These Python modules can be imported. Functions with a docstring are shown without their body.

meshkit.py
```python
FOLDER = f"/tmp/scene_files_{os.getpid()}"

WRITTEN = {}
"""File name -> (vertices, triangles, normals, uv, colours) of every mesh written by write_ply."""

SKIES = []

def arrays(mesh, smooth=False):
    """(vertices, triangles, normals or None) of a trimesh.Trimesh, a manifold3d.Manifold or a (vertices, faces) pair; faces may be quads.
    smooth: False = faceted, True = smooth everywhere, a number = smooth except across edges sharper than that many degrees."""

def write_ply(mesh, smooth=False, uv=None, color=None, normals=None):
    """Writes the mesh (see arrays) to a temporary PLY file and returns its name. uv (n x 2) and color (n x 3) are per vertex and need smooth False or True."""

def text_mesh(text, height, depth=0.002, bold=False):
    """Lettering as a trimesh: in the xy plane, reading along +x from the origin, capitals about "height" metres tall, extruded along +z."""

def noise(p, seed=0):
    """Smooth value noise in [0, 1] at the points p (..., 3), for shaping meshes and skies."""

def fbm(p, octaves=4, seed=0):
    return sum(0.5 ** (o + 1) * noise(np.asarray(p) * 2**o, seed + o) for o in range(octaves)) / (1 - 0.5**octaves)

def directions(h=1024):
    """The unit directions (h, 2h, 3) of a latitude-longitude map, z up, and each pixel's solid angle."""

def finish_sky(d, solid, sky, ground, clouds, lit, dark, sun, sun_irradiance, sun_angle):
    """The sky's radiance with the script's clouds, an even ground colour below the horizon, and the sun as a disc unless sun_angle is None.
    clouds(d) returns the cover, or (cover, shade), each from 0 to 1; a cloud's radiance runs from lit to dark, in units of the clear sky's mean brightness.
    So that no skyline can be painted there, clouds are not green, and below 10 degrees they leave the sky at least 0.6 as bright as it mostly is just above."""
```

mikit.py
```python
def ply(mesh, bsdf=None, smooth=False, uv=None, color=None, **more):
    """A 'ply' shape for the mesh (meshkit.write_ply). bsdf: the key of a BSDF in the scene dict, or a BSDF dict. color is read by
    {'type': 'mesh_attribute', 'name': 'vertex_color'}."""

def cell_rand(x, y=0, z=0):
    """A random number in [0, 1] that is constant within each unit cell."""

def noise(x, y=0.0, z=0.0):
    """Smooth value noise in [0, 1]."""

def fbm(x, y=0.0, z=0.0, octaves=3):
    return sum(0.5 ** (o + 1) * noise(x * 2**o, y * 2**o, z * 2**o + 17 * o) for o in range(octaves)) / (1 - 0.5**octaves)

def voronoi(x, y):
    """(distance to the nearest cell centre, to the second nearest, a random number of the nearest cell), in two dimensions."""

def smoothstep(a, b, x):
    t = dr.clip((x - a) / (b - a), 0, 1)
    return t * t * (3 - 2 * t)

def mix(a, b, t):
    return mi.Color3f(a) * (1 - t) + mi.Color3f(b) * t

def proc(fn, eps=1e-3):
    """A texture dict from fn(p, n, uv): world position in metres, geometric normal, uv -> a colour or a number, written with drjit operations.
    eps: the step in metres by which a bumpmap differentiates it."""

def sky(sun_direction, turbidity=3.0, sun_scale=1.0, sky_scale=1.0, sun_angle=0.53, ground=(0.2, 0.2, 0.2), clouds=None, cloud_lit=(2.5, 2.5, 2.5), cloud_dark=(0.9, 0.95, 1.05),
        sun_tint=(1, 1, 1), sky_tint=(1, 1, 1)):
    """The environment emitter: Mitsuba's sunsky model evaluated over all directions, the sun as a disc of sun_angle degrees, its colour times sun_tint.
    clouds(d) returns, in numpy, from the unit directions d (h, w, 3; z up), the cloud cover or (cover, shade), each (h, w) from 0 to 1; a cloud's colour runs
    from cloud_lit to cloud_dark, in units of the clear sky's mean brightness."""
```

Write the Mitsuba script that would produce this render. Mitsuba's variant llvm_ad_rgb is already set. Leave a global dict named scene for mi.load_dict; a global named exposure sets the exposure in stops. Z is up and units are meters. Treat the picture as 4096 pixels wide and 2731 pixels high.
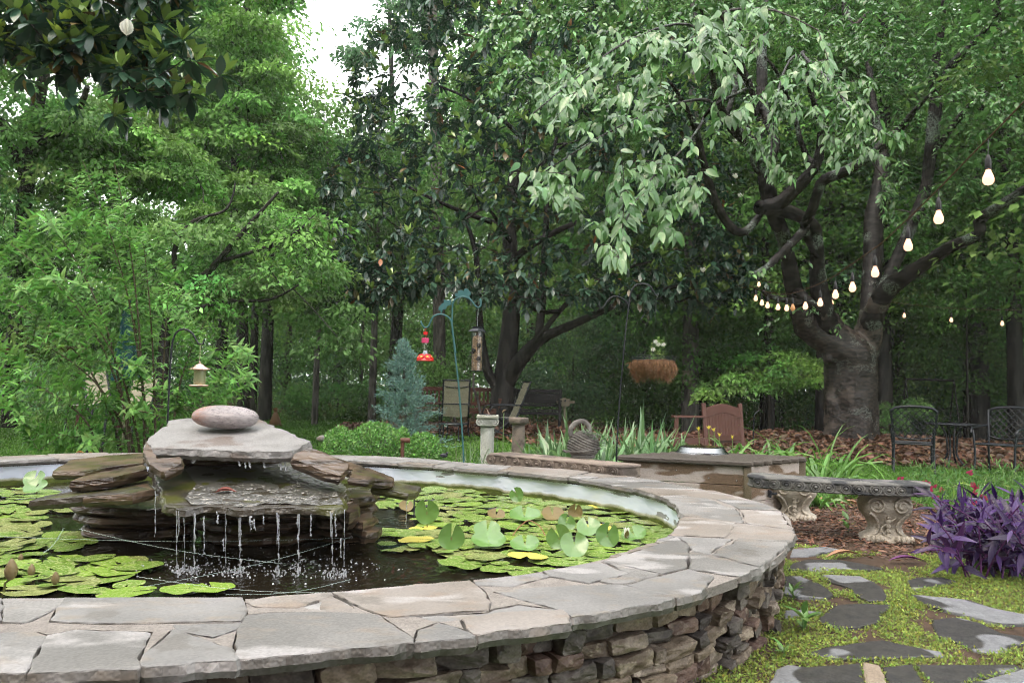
import math, numpy as np, trimesh, drjit as dr, mitsuba as mi, mikit, meshkit
from mikit import noise, fbm, voronoi, cell_rand, smoothstep, mix
from scipy.spatial import cKDTree, Voronoi
from shapely.geometry import Polygon, Point, LineString
from shapely import affinity
T = mi.ScalarTransform4f
scene, labels = {}, {}
# ---------------------------------------------------------------- camera, sky, exposure
EYE = np.array([0.0, 0.0, 1.05]); FOCAL = 800.0; PITCH = 0.057; ROLL = 0.021
fwd = np.array([0, math.cos(PITCH), math.sin(PITCH)])
up0 = np.array([0, -math.sin(PITCH), math.cos(PITCH)]); right0 = np.array([1.0, 0, 0])
upv = up0 * math.cos(ROLL) - right0 * math.sin(ROLL)
exposure = 3.7
scene['camera'] = {'type': 'perspective', 'fov': math.degrees(2 * math.atan(512 / FOCAL)), 'fov_axis': 'x', 'near_clip': 0.05, 'far_clip': 2000.0,
                   'to_world': T().look_at(origin=EYE.tolist(), target=(EYE + fwd).tolist(), up=upv.tolist())}
scene['daylight'] = mikit.sky([-0.25, -0.35, 0.9], turbidity=4, sun_scale=0.12, sun_angle=30, clouds=lambda d: 1.0,
                              cloud_lit=(2.5, 2.5, 2.55), ground=(0.10, 0.12, 0.07))
# ---------------------------------------------------------------- measuring: a point of the photograph at a known distance or height
SC = 2352 / 1024.0
def ray(x, y):
    a, b = (x / SC - 512) / FOCAL, -(y / SC - 341) / FOCAL
    c, s = math.cos(ROLL), math.sin(ROLL)
    a, b = c * a - s * b, s * a + c * b
    return np.array([a, math.cos(PITCH) - b * math.sin(PITCH), math.sin(PITCH) + b * math.cos(PITCH)])
def at(x, y, Y):
    d = ray(x, y); return EYE + d * (Y / d[1])
def onz(x, y, z=0.0):
    d = ray(x, y); return EYE + d * ((z - EYE[2]) / d[2])
def nat(x, y): return x * 2352 / 4096, y * 2352 / 4096
rng = np.random.default_rng(7)
def U(a, b, *s): return rng.uniform(a, b, s if s else None)

# ---------------------------------------------------------------- scene entries
used = {}
class _Mats(dict):
    def __setitem__(s, k, v): scene['mat_' + k] = v
mats = _Mats()
def key(name):
    n = used.get(name, 0); used[name] = n + 1
    return name if n == 0 else f'{name}_{n:03d}'
def tag(k, label=None, cat=None, group=None, kind=None):
    d = labels.setdefault(k, {})
    for a, b in (('label', label), ('category', cat), ('group', group), ('kind', kind)):
        if b: d[a] = b
    return k
def thing(name, label, cat, group=None):
    return tag(key(name), label, cat, group)
def put(name, mesh, mat, parent=None, smooth=False, color=None, label=None, cat=None, group=None, kind=None, **more):
    k = key(f'{parent}__{name}' if parent else name)
    scene[k] = mikit.ply(mesh, 'mat_' + mat if isinstance(mat, str) else mat, smooth=smooth, color=color, **more)
    if label or cat or group or kind: tag(k, label, cat, group, kind)
    return k
def put_ply(name, ply, M, parent=None, **tags):
    k = key(f'{parent}__{name}' if parent else name)
    scene[k] = {**ply, 'to_world': T(np.asarray(M, float).tolist())}
    if tags: tag(k, **tags)
    return k
def frame(p, X, N, s=1.0):
    X = np.asarray(X, float); X = X / np.linalg.norm(X); N = np.asarray(N, float); N = N - X * (X @ N); N = N / (np.linalg.norm(N) + 1e-9)
    M = np.eye(4); M[:3, 0], M[:3, 1], M[:3, 2], M[:3, 3] = X * s, np.cross(N, X) * s, N * s, p
    return M
def rotz(a):
    c, s = math.cos(a), math.sin(a); return np.array([[c, -s, 0], [s, c, 0], [0, 0, 1.0]])
def rotx(a):
    c, s = math.cos(a), math.sin(a); return np.array([[1, 0, 0], [0, c, -s], [0, s, c.real]])
def roty(a):
    c, s = math.cos(a), math.sin(a); return np.array([[c, 0, s], [0, 1, 0], [-s, 0, c]])

# ---------------------------------------------------------------- mesh tools: a mesh is (vertices, triangles)
def cat(*ms):
    ms = [m for m in ms if m is not None and len(m[0])]
    at_ = np.cumsum([0] + [len(m[0]) for m in ms])
    return np.vstack([m[0] for m in ms]), np.vstack([np.asarray(m[1]) + a for m, a in zip(ms, at_)])
def xf(m, R=None, t=None):
    v = np.asarray(m[0], float)
    if R is not None: v = v @ np.asarray(R).T
    return (v if t is None else v + np.asarray(t)), m[1]
def hull(p):
    h = trimesh.convex.convex_hull(np.asarray(p, float)); return np.array(h.vertices), np.array(h.faces)
def box(c, s, b=0.004):
    s = np.asarray(s, float) / 2; b = min(b, s.min() * 0.6); p = []
    for sg in np.ndindex(2, 2, 2):
        g = np.array(sg) * 2 - 1.0
        for k in range(3):
            q = s - b; q[k] = s[k]; p.append(g * q)
    return xf(hull(p), None, c)
def bar(p0, p1, w, h, up=(0, 0, 1), b=0.003):
    p0, p1 = np.asarray(p0, float), np.asarray(p1, float); d = p1 - p0; L = np.linalg.norm(d)
    M = frame((p0 + p1) / 2, d, np.asarray(up, float) if abs(d[2]) < 0.95 * L or abs(up[2]) < 0.5 else (0, 1, 0))
    return xf(box((0, 0, 0), (L, w, h), b), M[:3, :3], M[:3, 3])
def tube(pts, r, n=8, cap=True):
    p = np.asarray(pts, float); m = len(p); r = np.broadcast_to(r, (m,)).astype(float)
    t = np.gradient(p, axis=0); t /= np.linalg.norm(t, axis=1, keepdims=True) + 1e-12
    a = np.cross(t[0], [0, 0, 1.0] if abs(t[0][2]) < 0.9 else [1.0, 0, 0]); A = []
    for k in range(m):
        a = a - t[k] * (a @ t[k]); a = a / (np.linalg.norm(a) + 1e-12); A.append(a)
    A = np.array(A); B = np.cross(t, A); g = np.arange(n) * 2 * np.pi / n
    v = (p[:, None] + r[:, None, None] * (np.cos(g)[None, :, None] * A[:, None] + np.sin(g)[None, :, None] * B[:, None])).reshape(-1, 3)
    i, j = np.meshgrid(np.arange(m - 1), np.arange(n), indexing='ij'); i, j = i.ravel(), j.ravel(); j2 = (j + 1) % n
    f = np.vstack([np.stack([i * n + j, i * n + j2, (i + 1) * n + j2], 1), np.stack([i * n + j, (i + 1) * n + j2, (i + 1) * n + j], 1)])
    if cap:
        c = len(v); v = np.vstack([v, p[:1], p[-1:]]); k = np.arange(n)
        f = np.vstack([f, np.stack([np.full(n, c), (k + 1) % n, k], 1), np.stack([np.full(n, c + 1), (m - 1) * n + k, (m - 1) * n + (k + 1) % n], 1)])
    return v, f
def spline(pts, n=24):
    p = np.asarray(pts, float); t = np.r_[0, np.cumsum(np.linalg.norm(np.diff(p[:, :3], axis=0), axis=1) + 1e-9)]
    from scipy.interpolate import PchipInterpolator
    return PchipInterpolator(t, p)(np.linspace(0, t[-1], n))
def lathe(prof, n=24, c=(0, 0, 0)):
    pr = np.asarray(prof, float); g = np.arange(n) * 2 * np.pi / n; m = len(pr)
    v = np.stack([pr[:, 0, None] * np.cos(g), pr[:, 0, None] * np.sin(g), np.repeat(pr[:, 1, None], n, 1)], -1).reshape(-1, 3) + np.asarray(c)
    i, j = np.meshgrid(np.arange(m - 1), np.arange(n), indexing='ij'); i, j = i.ravel(), j.ravel(); j2 = (j + 1) % n
    f = np.vstack([np.stack([i * n + j, i * n + j2, (i + 1) * n + j2], 1), np.stack([i * n + j, (i + 1) * n + j2, (i + 1) * n + j], 1)])
    return v, f
def poly_slab(poly, z0, z1, bev=0.006, rough=0.0, seed=0, step=0.03, tilt=(0, 0), under=0.6, split=False):
    """A stone slab over a polygon: flat top, small worn edge, broken side."""
    P = Polygon(poly).buffer(0)
    if P.geom_type != 'Polygon': P = max(P.geoms, key=lambda g: g.area)
    L = P.exterior.length; n = max(10, int(L / step)); cen = np.array(P.centroid.coords[0])
    q = np.array([P.exterior.interpolate(k / n * L).coords[0] for k in range(n)])
    if not P.exterior.is_ccw: q = q[::-1]
    tq = np.roll(q, -1, 0) - np.roll(q, 1, 0); nr = np.stack([tq[:, 1], -tq[:, 0]], 1); nr /= np.linalg.norm(nr, axis=1, keepdims=True) + 1e-9
    if rough: q = q + nr * (meshkit.noise(np.c_[q * 23, np.full(n, seed)], seed)[:, None] - 0.5) * 2 * rough
    z = lambda xy, h: h + (xy - cen) @ np.array(tilt)
    rings = []
    for dn, h, jt in ((-bev * 1.6, z1, 0), (-bev * 0.3, z1 - bev * 0.5, 0), (0, z1 - bev * 1.3, 0.5), (rough * .8, z1 - (z1 - z0) * .55, 1.0), (-rough * under, z0, 1.0)):
        k = q + nr * (dn + jt * rough * 1.4 * (meshkit.noise(np.c_[q * 41, np.full(n, h * 97)], seed + 3)[:, None] - .5)); rings.append(np.c_[k, z(k, h)])
    inner = Polygon(rings[0][:, :2]).buffer(0)
    v, f = trimesh.creation.triangulate_polygon(Polygon(rings[0][:, :2]), engine='earcut') if inner.is_valid else (None, None)
    v = np.vstack(rings); k = np.arange(n); k2 = (k + 1) % n; F = []
    for a in range(4):
        F += [np.stack([(a + 1) * n + k, (a + 1) * n + k2, a * n + k2], 1), np.stack([(a + 1) * n + k, a * n + k2, a * n + k], 1)]
    import mapbox_earcut as me
    F.append(np.asarray(me.triangulate_float64(rings[0][:, :2], np.array([n], np.uint32))).reshape(-1, 3))
    F.append(np.asarray(me.triangulate_float64(rings[-1][:, :2], np.array([n], np.uint32))).reshape(-1, 3)[:, ::-1] + 4 * n)
    F = np.vstack(F)
    if split:   # the worn top and the broken edge apart
        e = (F >= 2 * n).all(1); return (v, F[~e]), (v, F[e])
    return v, F
def blob(c, s, seed=0, amp=0.12, freq=2.0, sub=2, sq=1.0, R=None):
    """A worn stone: a sphere pulled towards a box, roughened."""
    m = trimesh.creation.icosphere(subdivisions=sub); v = np.array(m.vertices)
    if sq != 1: v = np.sign(v) * np.abs(v) ** sq; v /= np.maximum(np.abs(v).max(1, keepdims=True) * .45 + np.linalg.norm(v, axis=1, keepdims=True) * .55, 1e-9)
    v = v * (1 + amp * 2 * (meshkit.fbm(v * freq + seed * 7.3, 3, seed)[:, None] - .5)) * np.asarray(s)
    return xf((v, np.array(m.faces)), R, c)

def rubble(c, s, seed, R=None):
    """A split stone: an angular block with knocked-off corners."""
    r = np.random.default_rng(seed); p = []
    for sg in np.ndindex(2, 2, 2):
        g = np.array(sg) * 2 - 1.0; q = g * r.uniform(.80, 1.0, 3)
        for a in range(3): b = q.copy(); b[a] *= r.uniform(.62, .9); p.append(b)
    for a in range(3):
        for sg in (-1, 1): b = r.uniform(-.5, .5, 3); b[a] = sg * r.uniform(.98, 1.1); p.append(b)
    m = trimesh.convex.convex_hull(np.array(p)).subdivide().subdivide(); v = np.array(m.vertices); v = v + unit(v) * (meshkit.fbm(v * 2.3 + seed % 97, 3, seed)[:, None] - .5) * .17
    return xf((v * np.asarray(s), np.array(m.faces)), R, c)
# ---------------------------------------------------------------- leaves
def leaf_tpl(w=0.45, fold=0.12, droop=0.15, k=3, wide=0.45, tip=1.0):
    """Unit leaf along +x, k stations, folded at the midrib and curved down."""
    xs = np.linspace(0, 1, k + 2); v = [[0, 0, 0]]; f = []
    def z(x): return -droop * x * x
    for x in xs[1:-1]:
        h = w / 2 * (math.sin(math.pi * x ** (math.log(.5) / math.log(wide)))) ** .9 if True else 0
        v += [[x, h, z(x) + fold * h], [x, 0, z(x)], [x, -h, z(x) + fold * h]]
    v.append([1, 0, z(1)]); n = len(v) - 1
    f += [[0, 2, 1], [0, 3, 2]]
    for a in range(k - 1):
        i, j = 1 + 3 * a, 4 + 3 * a
        f += [[i, i + 1, j + 1], [i, j + 1, j], [i + 1, i + 2, j + 2], [i + 1, j + 2, j + 1]]
    i = 1 + 3 * (k - 1); f += [[i, i + 1, n], [i + 1, i + 2, n]]
    return np.array(v, float), np.array(f)
LEAF1 = (np.array([[0, 0, 0], [.45, .27, .05], [1, 0, -.12], [.45, -.27, .05]]), np.array([[0, 2, 1], [0, 3, 2]]))
LEAF_M = (np.array([[0, 0, 0], [.3, .42, .03], [.55, .22, 0], [.72, .38, -.05], [1, 0, -.1], [.72, -.38, -.05], [.55, -.22, 0], [.3, -.42, .03]]),
          np.array([[0, 2, 1], [2, 4, 3], [0, 4, 2], [0, 6, 4], [0, 7, 6], [6, 5, 4]]))
def unit(a): return a / (np.linalg.norm(a, axis=-1, keepdims=True) + 1e-12)
def leaves(tpl, P, X, N, size, col):
    """All leaves as one mesh; col is one colour per leaf. Returns ((v, f), vertex colours)."""
    tv, tf = tpl; n, k = len(P), len(tv); X = unit(np.asarray(X, float)); N = np.asarray(N, float); N = unit(N - X * (X * N).sum(-1, keepdims=True)); Y = np.cross(N, X)
    s = np.broadcast_to(np.asarray(size, float), (n,))[:, None, None]
    v = P[:, None] + s * (tv[None, :, 0, None] * X[:, None] + tv[None, :, 1, None] * Y[:, None] + tv[None, :, 2, None] * N[:, None])
    f = tf[None] + (np.arange(n) * k)[:, None, None]
    return (v.reshape(-1, 3).astype(np.float32), f.reshape(-1, 3)), np.repeat(np.clip(col, 0, 1), k, 0)
def tint(base, n, var=0.25, hue=0.12):
    b = np.asarray(base, float); g = np.exp(rng.normal(0, var, (n, 1))); return np.clip(b * g * np.exp(rng.normal(0, hue, (n, 3)) * [1, .35, .8]), 0.003, .9)
def ball(n):
    v = rng.normal(size=(n, 3)); return unit(v) * rng.uniform(0, 1, (n, 1)) ** (1 / 3)

# ---------------------------------------------------------------- branching
class Skeleton:
    """Grows towards targets: each target joins the nearest node of what has grown so far."""
    def __init__(s): s.p, s.par, s.load, s.r = [], [], [], []
    def limb(s, pts, radii=None, parent=-1, n=None):
        """A limb through given points, thick as given."""
        pts = np.asarray(pts, float); rr = np.broadcast_to(radii, (len(pts),))
        q = spline(np.c_[pts, rr], n or max(6, len(pts) * 4)); i0 = len(s.p)
        for k, row in enumerate(q):
            s.p.append(row[:3]); s.par.append(parent if k == 0 else len(s.p) - 2); s.r.append(row[3])
        return i0
    def near(s, t, skip=0):
        d = np.linalg.norm(np.array(s.p) - t, axis=1); return int(d.argmin())
    def grow(s, targets, arch=0.15, step=0.35, wob=0.05, root=None, bias=0.0, order=None):
        root = np.asarray(s.p[0]) if root is None else root
        o = np.argsort(np.linalg.norm(targets - root, axis=1)) if order is None else order; ends = []
        cap = len(s.p) + 40 * len(targets) + 10; buf = np.empty((cap, 3)); buf[:len(s.p)] = s.p
        for t in targets[o]:
            n0 = len(s.p); d = buf[:n0] - t; L = np.linalg.norm(d, axis=1)
            if bias: L = L * (1 + bias * np.maximum(0, d[:, 2] / (L + 1e-6)))
            i = int(L.argmin()); a = buf[i].copy(); D = np.linalg.norm(t - a); m = max(2, int(D / step)); prev = i
            mid = (a + t) / 2 + np.array([0, 0, arch * D]) + rng.normal(0, wob * D, 3)
            for k in range(1, min(m, 38) + 1):
                u = k / min(m, 38); q = (1 - u) ** 2 * a + 2 * u * (1 - u) * mid + u * u * t
                s.p.append(q); buf[len(s.p) - 1] = q; s.par.append(prev); s.r.append(0.0); prev = len(s.p) - 1
            ends.append(prev)
        return ends
    def meshes(s, tip=0.006, power=0.42, sides=5, thick=None):
        """One mesh of all limbs: given radii where they were given, else from the number of tips carried."""
        n = len(s.p); par = np.array(s.par); P = np.array(s.p); R = np.array(s.r, float); load = np.zeros(n); kids = [[] for _ in range(n)]
        for i in range(n):
            if par[i] >= 0: kids[par[i]].append(i)
        for i in range(n - 1, -1, -1):
            load[i] = max(1, load[i])
            if par[i] >= 0: load[par[i]] += load[i] if not (R[i] > 0 and R[par[i]] == 0) else 0
        R = np.where(R > 0, R, tip * load ** power)
        for i in range(n):
            if par[i] >= 0 and s.r[i] == 0: R[i] = min(R[i], R[par[i]] * .9)
        out = []; done = np.zeros(n, bool)
        for i in range(n):
            if done[i]: continue
            chain = [i] if par[i] < 0 else [par[i], i]; done[i] = True; j = i
            while True:
                ks = [k for k in kids[j] if not done[k]]
                if not ks: break
                j = ks[int(np.argmax(R[ks]))] if s.r[j] == 0 else (j + 1 if j + 1 in ks and s.r[j + 1] > 0 else -1)
                if j < 0: break
                done[j] = True; chain.append(j)
            if len(chain) < 2: continue
            rr = R[chain].copy()
            if par[i] >= 0: rr[0] = min(rr[0], rr[1] * 1.15)
            out.append(tube(P[chain], rr, sides if rr.max() < .03 else 9 if rr.max() < .12 else 18, cap=True))
        return out, P, R
def rough_bark(m, amp, freq=(6, 6, 2.5), seed=0):
    v = np.asarray(m[0], float); t = trimesh.Trimesh(v, m[1], process=False); n = np.array(t.vertex_normals)
    return v + n * (meshkit.fbm(v * np.asarray(freq), 3, seed)[:, None] - .5) * 2 * amp, m[1]
# ---------------------------------------------------------------- materials
def rgb(*c): return {'type': 'rgb', 'value': list(map(float, c if len(c) > 1 else (c * 3)))}
VC = {'type': 'mesh_attribute', 'name': 'vertex_color'}
def prin(col, rough=0.6, spec=0.5, **k):
    return {'type': 'principled', 'base_color': col if isinstance(col, dict) else rgb(*col), 'roughness': rough, 'specular': spec, **k}
def two(b): return {'type': 'twosided', 'bsdf': b}
def bump(b, fn, scale, eps=2e-3): return {'type': 'bumpmap', 'arbitrary': mikit.proc(fn, eps), 'scale': scale, 'bsdf': b}
def leafmat(rough, spec, trans, col=VC):
    return {'type': 'blendbsdf', 'weight': trans, 'a': two(prin(col, rough, spec)), 'b': {'type': 'principledthin', 'base_color': col, 'roughness': .6, 'diff_trans': 2.0}}
mats['leaf_soft'] = leafmat(0.5, 0.25, 0.36)
mats['leaf_gloss'] = leafmat(0.3, 0.6, 0.10)
mats['leaf_wax'] = leafmat(0.38, 0.95, 0.10)
mats['leaf_dew'] = leafmat(0.34, 0.8, 0.25)
mats['vc_matte'] = two(prin(VC, 0.85, 0.2))
mats['vc_wet'] = two(prin(VC, 0.45, 0.5))
def bark(a, b, fr=(9, 9, 2.2), lichen=0.0, wet=0.6, sp=0.4):
    def fn(p, n, uv):
        f = fbm(p.x * fr[0], p.y * fr[1], p.z * fr[2], 4); g = fbm(p.x * 3.1 + 7, p.y * 3.1, p.z * 2.3, 3)
        c = mix(a, b, smoothstep(.35, .7, f))
        if lichen:
            l = smoothstep(.55, .68, g) * smoothstep(.47, .53, fbm(p.x * 60, p.y * 60, p.z * 60, 3)); c = mix(c, (.20, .25, .21), l * lichen)
        return c
    return two(bump(prin(mikit.proc(fn), wet, sp), lambda p, n, uv: fbm(p.x * fr[0] * 1.7, p.y * fr[1] * 1.7, p.z * fr[2] * 1.7, 3), 0.02, 4e-3))
mats['bark_dark'] = bark((.009, .0075, .0065), (.030, .025, .021))
mats['bark_grey'] = bark((.05, .044, .04), (.13, .115, .105), (14, 14, 3))
mats['bark_cherry'] = bark((.007, .0055, .005), (.024, .019, .017), (6, 6, 13), .7, .5, .25)
def trunk_fn(p, n, uv):
    f = fbm(p.x * 15, p.y * 15, p.z * 30, 4); g = fbm(p.x * 2.6 + 7, p.y * 2.6, p.z * 1.9, 4); c = mix((.010, .008, .007), (.040, .029, .024), smoothstep(.30, .75, f))
    c = mix(c, (.095, .074, .062), smoothstep(.57, .66, g + .12 * smoothstep(1.1, .3, p.z) + .05 * (f - .5)) * (.35 + .5 * f))     # pale scuffed bark
    return mix(c, (.20, .24, .21), smoothstep(.58, .66, fbm(p.x * 5 + 3, p.y * 5, p.z * 4, 3)) * smoothstep(.5, .56, fbm(p.x * 50, p.y * 50, p.z * 50, 2)) * .3)
mats['bark_trunk'] = two(bump(prin(mikit.proc(trunk_fn), .5, .4), lambda p, n, uv: fbm(p.x * 16, p.y * 16, p.z * 22, 4), .018, 4e-3))
mats['bark_base'] = bark((.012, .009, .008), (.062, .048, .041), (6, 6, 9), .3, .5, .3)
mats['twig'] = two(prin((.030, .021, .017), .7))
def lawn_fn(p, n, uv):
    return mix((.040, .095, .018), (.075, .15, .030), fbm(p.x * 3, p.y * 3, 0, 4)) * (.75 + .5 * noise(p.x * 45, p.y * 45))
mats['lawn'] = two(prin(mikit.proc(lawn_fn), .9, .1))
def soil_fn(p, n, uv): return mix((.028, .018, .012), (.075, .048, .032), fbm(p.x * 22, p.y * 22, 0, 4))
mats['soil'] = two(bump(prin(mikit.proc(soil_fn), .85, .3), lambda p, n, uv: fbm(p.x * 40, p.y * 40, 0, 3), .02, 3e-3))
def litter_fn(p, n, uv): return mix((.030, .017, .010), (.095, .055, .033), fbm(p.x * 9, p.y * 9, 0, 4))
mats['litter_ground'] = two(prin(mikit.proc(litter_fn), .8, .3))
def flagc(a, b, warm, seed):
    def fn(p, n, uv):
        q = fbm(p.x * 2.3 + seed, p.y * 2.3, p.z * 2, 3); s = fbm(p.x * 9 + seed * 3, p.y * 17, p.z * 9, 4); g = noise(p.x * 160, p.y * 160, p.z * 160)
        c = mix(a, b, smoothstep(.3, .7, q)); c = mix(c, warm, smoothstep(.52, .75, s) * .55)
        c = mix(c, (.33, .32, .32), smoothstep(.56, .74, fbm(p.x * 4 + 4 * seed, p.y * 7 + 9, 0, 4)) * .6)
        c = mix(c, (.085, .075, .062), smoothstep(.60, .72, fbm(p.x * 7 + 2 * seed, p.y * 9 + 3, p.z * 9, 4)) * .45)      # damp dirt stains
        return c * (.86 + .28 * g)
    return two(bump(prin(mikit.proc(fn), .5, .5), lambda p, n, uv: fbm(p.x * 14, p.y * 14, p.z * 14, 4) + .25 * noise(p.x * 150, p.y * 150, p.z * 150), .010, 2e-3))
mats['flagstone_a'] = flagc((.135, .133, .13), (.215, .21, .207), (.20, .165, .125), 1.0)
mats['flagstone_b'] = flagc((.155, .135, .115), (.235, .215, .20), (.205, .155, .115), 5.0)
mats['flagstone_c'] = flagc((.12, .117, .112), (.20, .194, .188), (.185, .15, .115), 9.0)
mats['flag_edge'] = flagc((.075, .070, .064), (.145, .137, .128), (.16, .13, .10), 3.0)
def mortar_fn(p, n, uv): return mix((.14, .126, .114), (.225, .208, .192), fbm(p.x * 30, p.y * 30, p.z * 30, 3)) * (.8 + .4 * noise(p.x * 210, p.y * 210, p.z * 210))
mats['mortar'] = two(bump(prin(mikit.proc(mortar_fn), .8, .3), lambda p, n, uv: noise(p.x * 120, p.y * 120, p.z * 120), .006, 1.5e-3))
def stone(a, b, c, seed):
    def fn(p, n, uv):
        f = fbm(p.x * 7 + seed, p.y * 7, p.z * 9, 4); g = fbm(p.x * 30, p.y * 30 + seed, p.z * 34, 3)
        k = mix(a, b, smoothstep(.3, .7, f)); k = mix(k, c, smoothstep(.55, .75, g) * .7)
        return k * (.75 + .5 * noise(p.x * 190, p.y * 190, p.z * 190))
    return two(bump(prin(mikit.proc(fn), .6, .4), lambda p, n, uv: fbm(p.x * 26, p.y * 26, p.z * 26, 4), .022, 2e-3))
mats['wall_stone_tan'] = stone((.085, .062, .045), (.19, .15, .112), (.28, .235, .18), 0)
mats['wall_stone_grey'] = stone((.050, .042, .038), (.13, .112, .098), (.035, .03, .03), 3)
mats['wall_stone_rust'] = stone((.065, .038, .032), (.14, .092, .072), (.21, .16, .125), 6)
mats['wall_stone_pale'] = stone((.12, .095, .075), (.25, .205, .165), (.33, .28, .23), 9)
mats['wall_core'] = two(prin((.095, .075, .06), .9, .2))
WATER = 0.176
def plaster_fn(p, n, uv):
    h = (p.z - WATER) + .035 * (fbm(p.x * 8, p.y * 8, 0, 3) - .5)
    k = fbm(p.x * 12, p.y * 12, p.z * 40, 3); c = mix((.62, .68, .80), (.74, .79, .88), k)
    c = mix(c, (.16, .15, .13), smoothstep(.70, .74, fbm(p.x * 5 + 31, p.y * 5, p.z * 16, 4)) * .8)              # peeled spots
    algae = mix((.035, .05, .012), (.13, .16, .03), fbm(p.x * 30, p.y * 30, p.z * 50, 3))
    c = mix(mix(algae, (.42, .42, .30), smoothstep(.028, .048, h)), c, smoothstep(.045, .062, h))                 # the tide line of algae
    return c
mats['pond_plaster'] = two(bump(prin(mikit.proc(plaster_fn), .85, .2), lambda p, n, uv: fbm(p.x * 22, p.y * 22, p.z * 45, 4), .007, 3e-3))
mats['pond_water'] = two(bump(prin((.010, .008, .005), .03, .5), lambda p, n, uv: fbm(p.x * 16, p.y * 22, 0, 3), .0022, 3e-3))
def slab_fn(p, n, uv):
    f = fbm(p.x * 4, p.y * 5, p.z * 7, 4); c = mix((.115, .108, .102), (.20, .195, .192), smoothstep(.3, .65, f))
    c = mix(c, (.09, .058, .04), smoothstep(.56, .72, fbm(p.x * 6 + 8, p.y * 6, p.z * 12, 3)) * .6)
    return c * (.85 + .3 * noise(p.x * 150, p.y * 150, p.z * 150))
mats['slab_dry'] = two(bump(prin(mikit.proc(slab_fn), .5, .5), lambda p, n, uv: fbm(p.x * 12, p.y * 14, p.z * 25, 4), .02, 2e-3))
def slabw_fn(p, n, uv):
    f = fbm(p.x * 6, p.y * 6, p.z * 50, 4); c = mix((.030, .020, .014), (.105, .070, .046), smoothstep(.3, .7, f))
    return mix(c, (.052, .052, .014), smoothstep(.54, .74, fbm(p.x * 7 + 3, p.y * 7, p.z * 7, 3)) * .8)
mats['slab_wet'] = two(bump(prin(mikit.proc(slabw_fn), .28, .6), lambda p, n, uv: fbm(p.x * 12, p.y * 12, p.z * 70, 4), .02, 2e-3))
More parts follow.
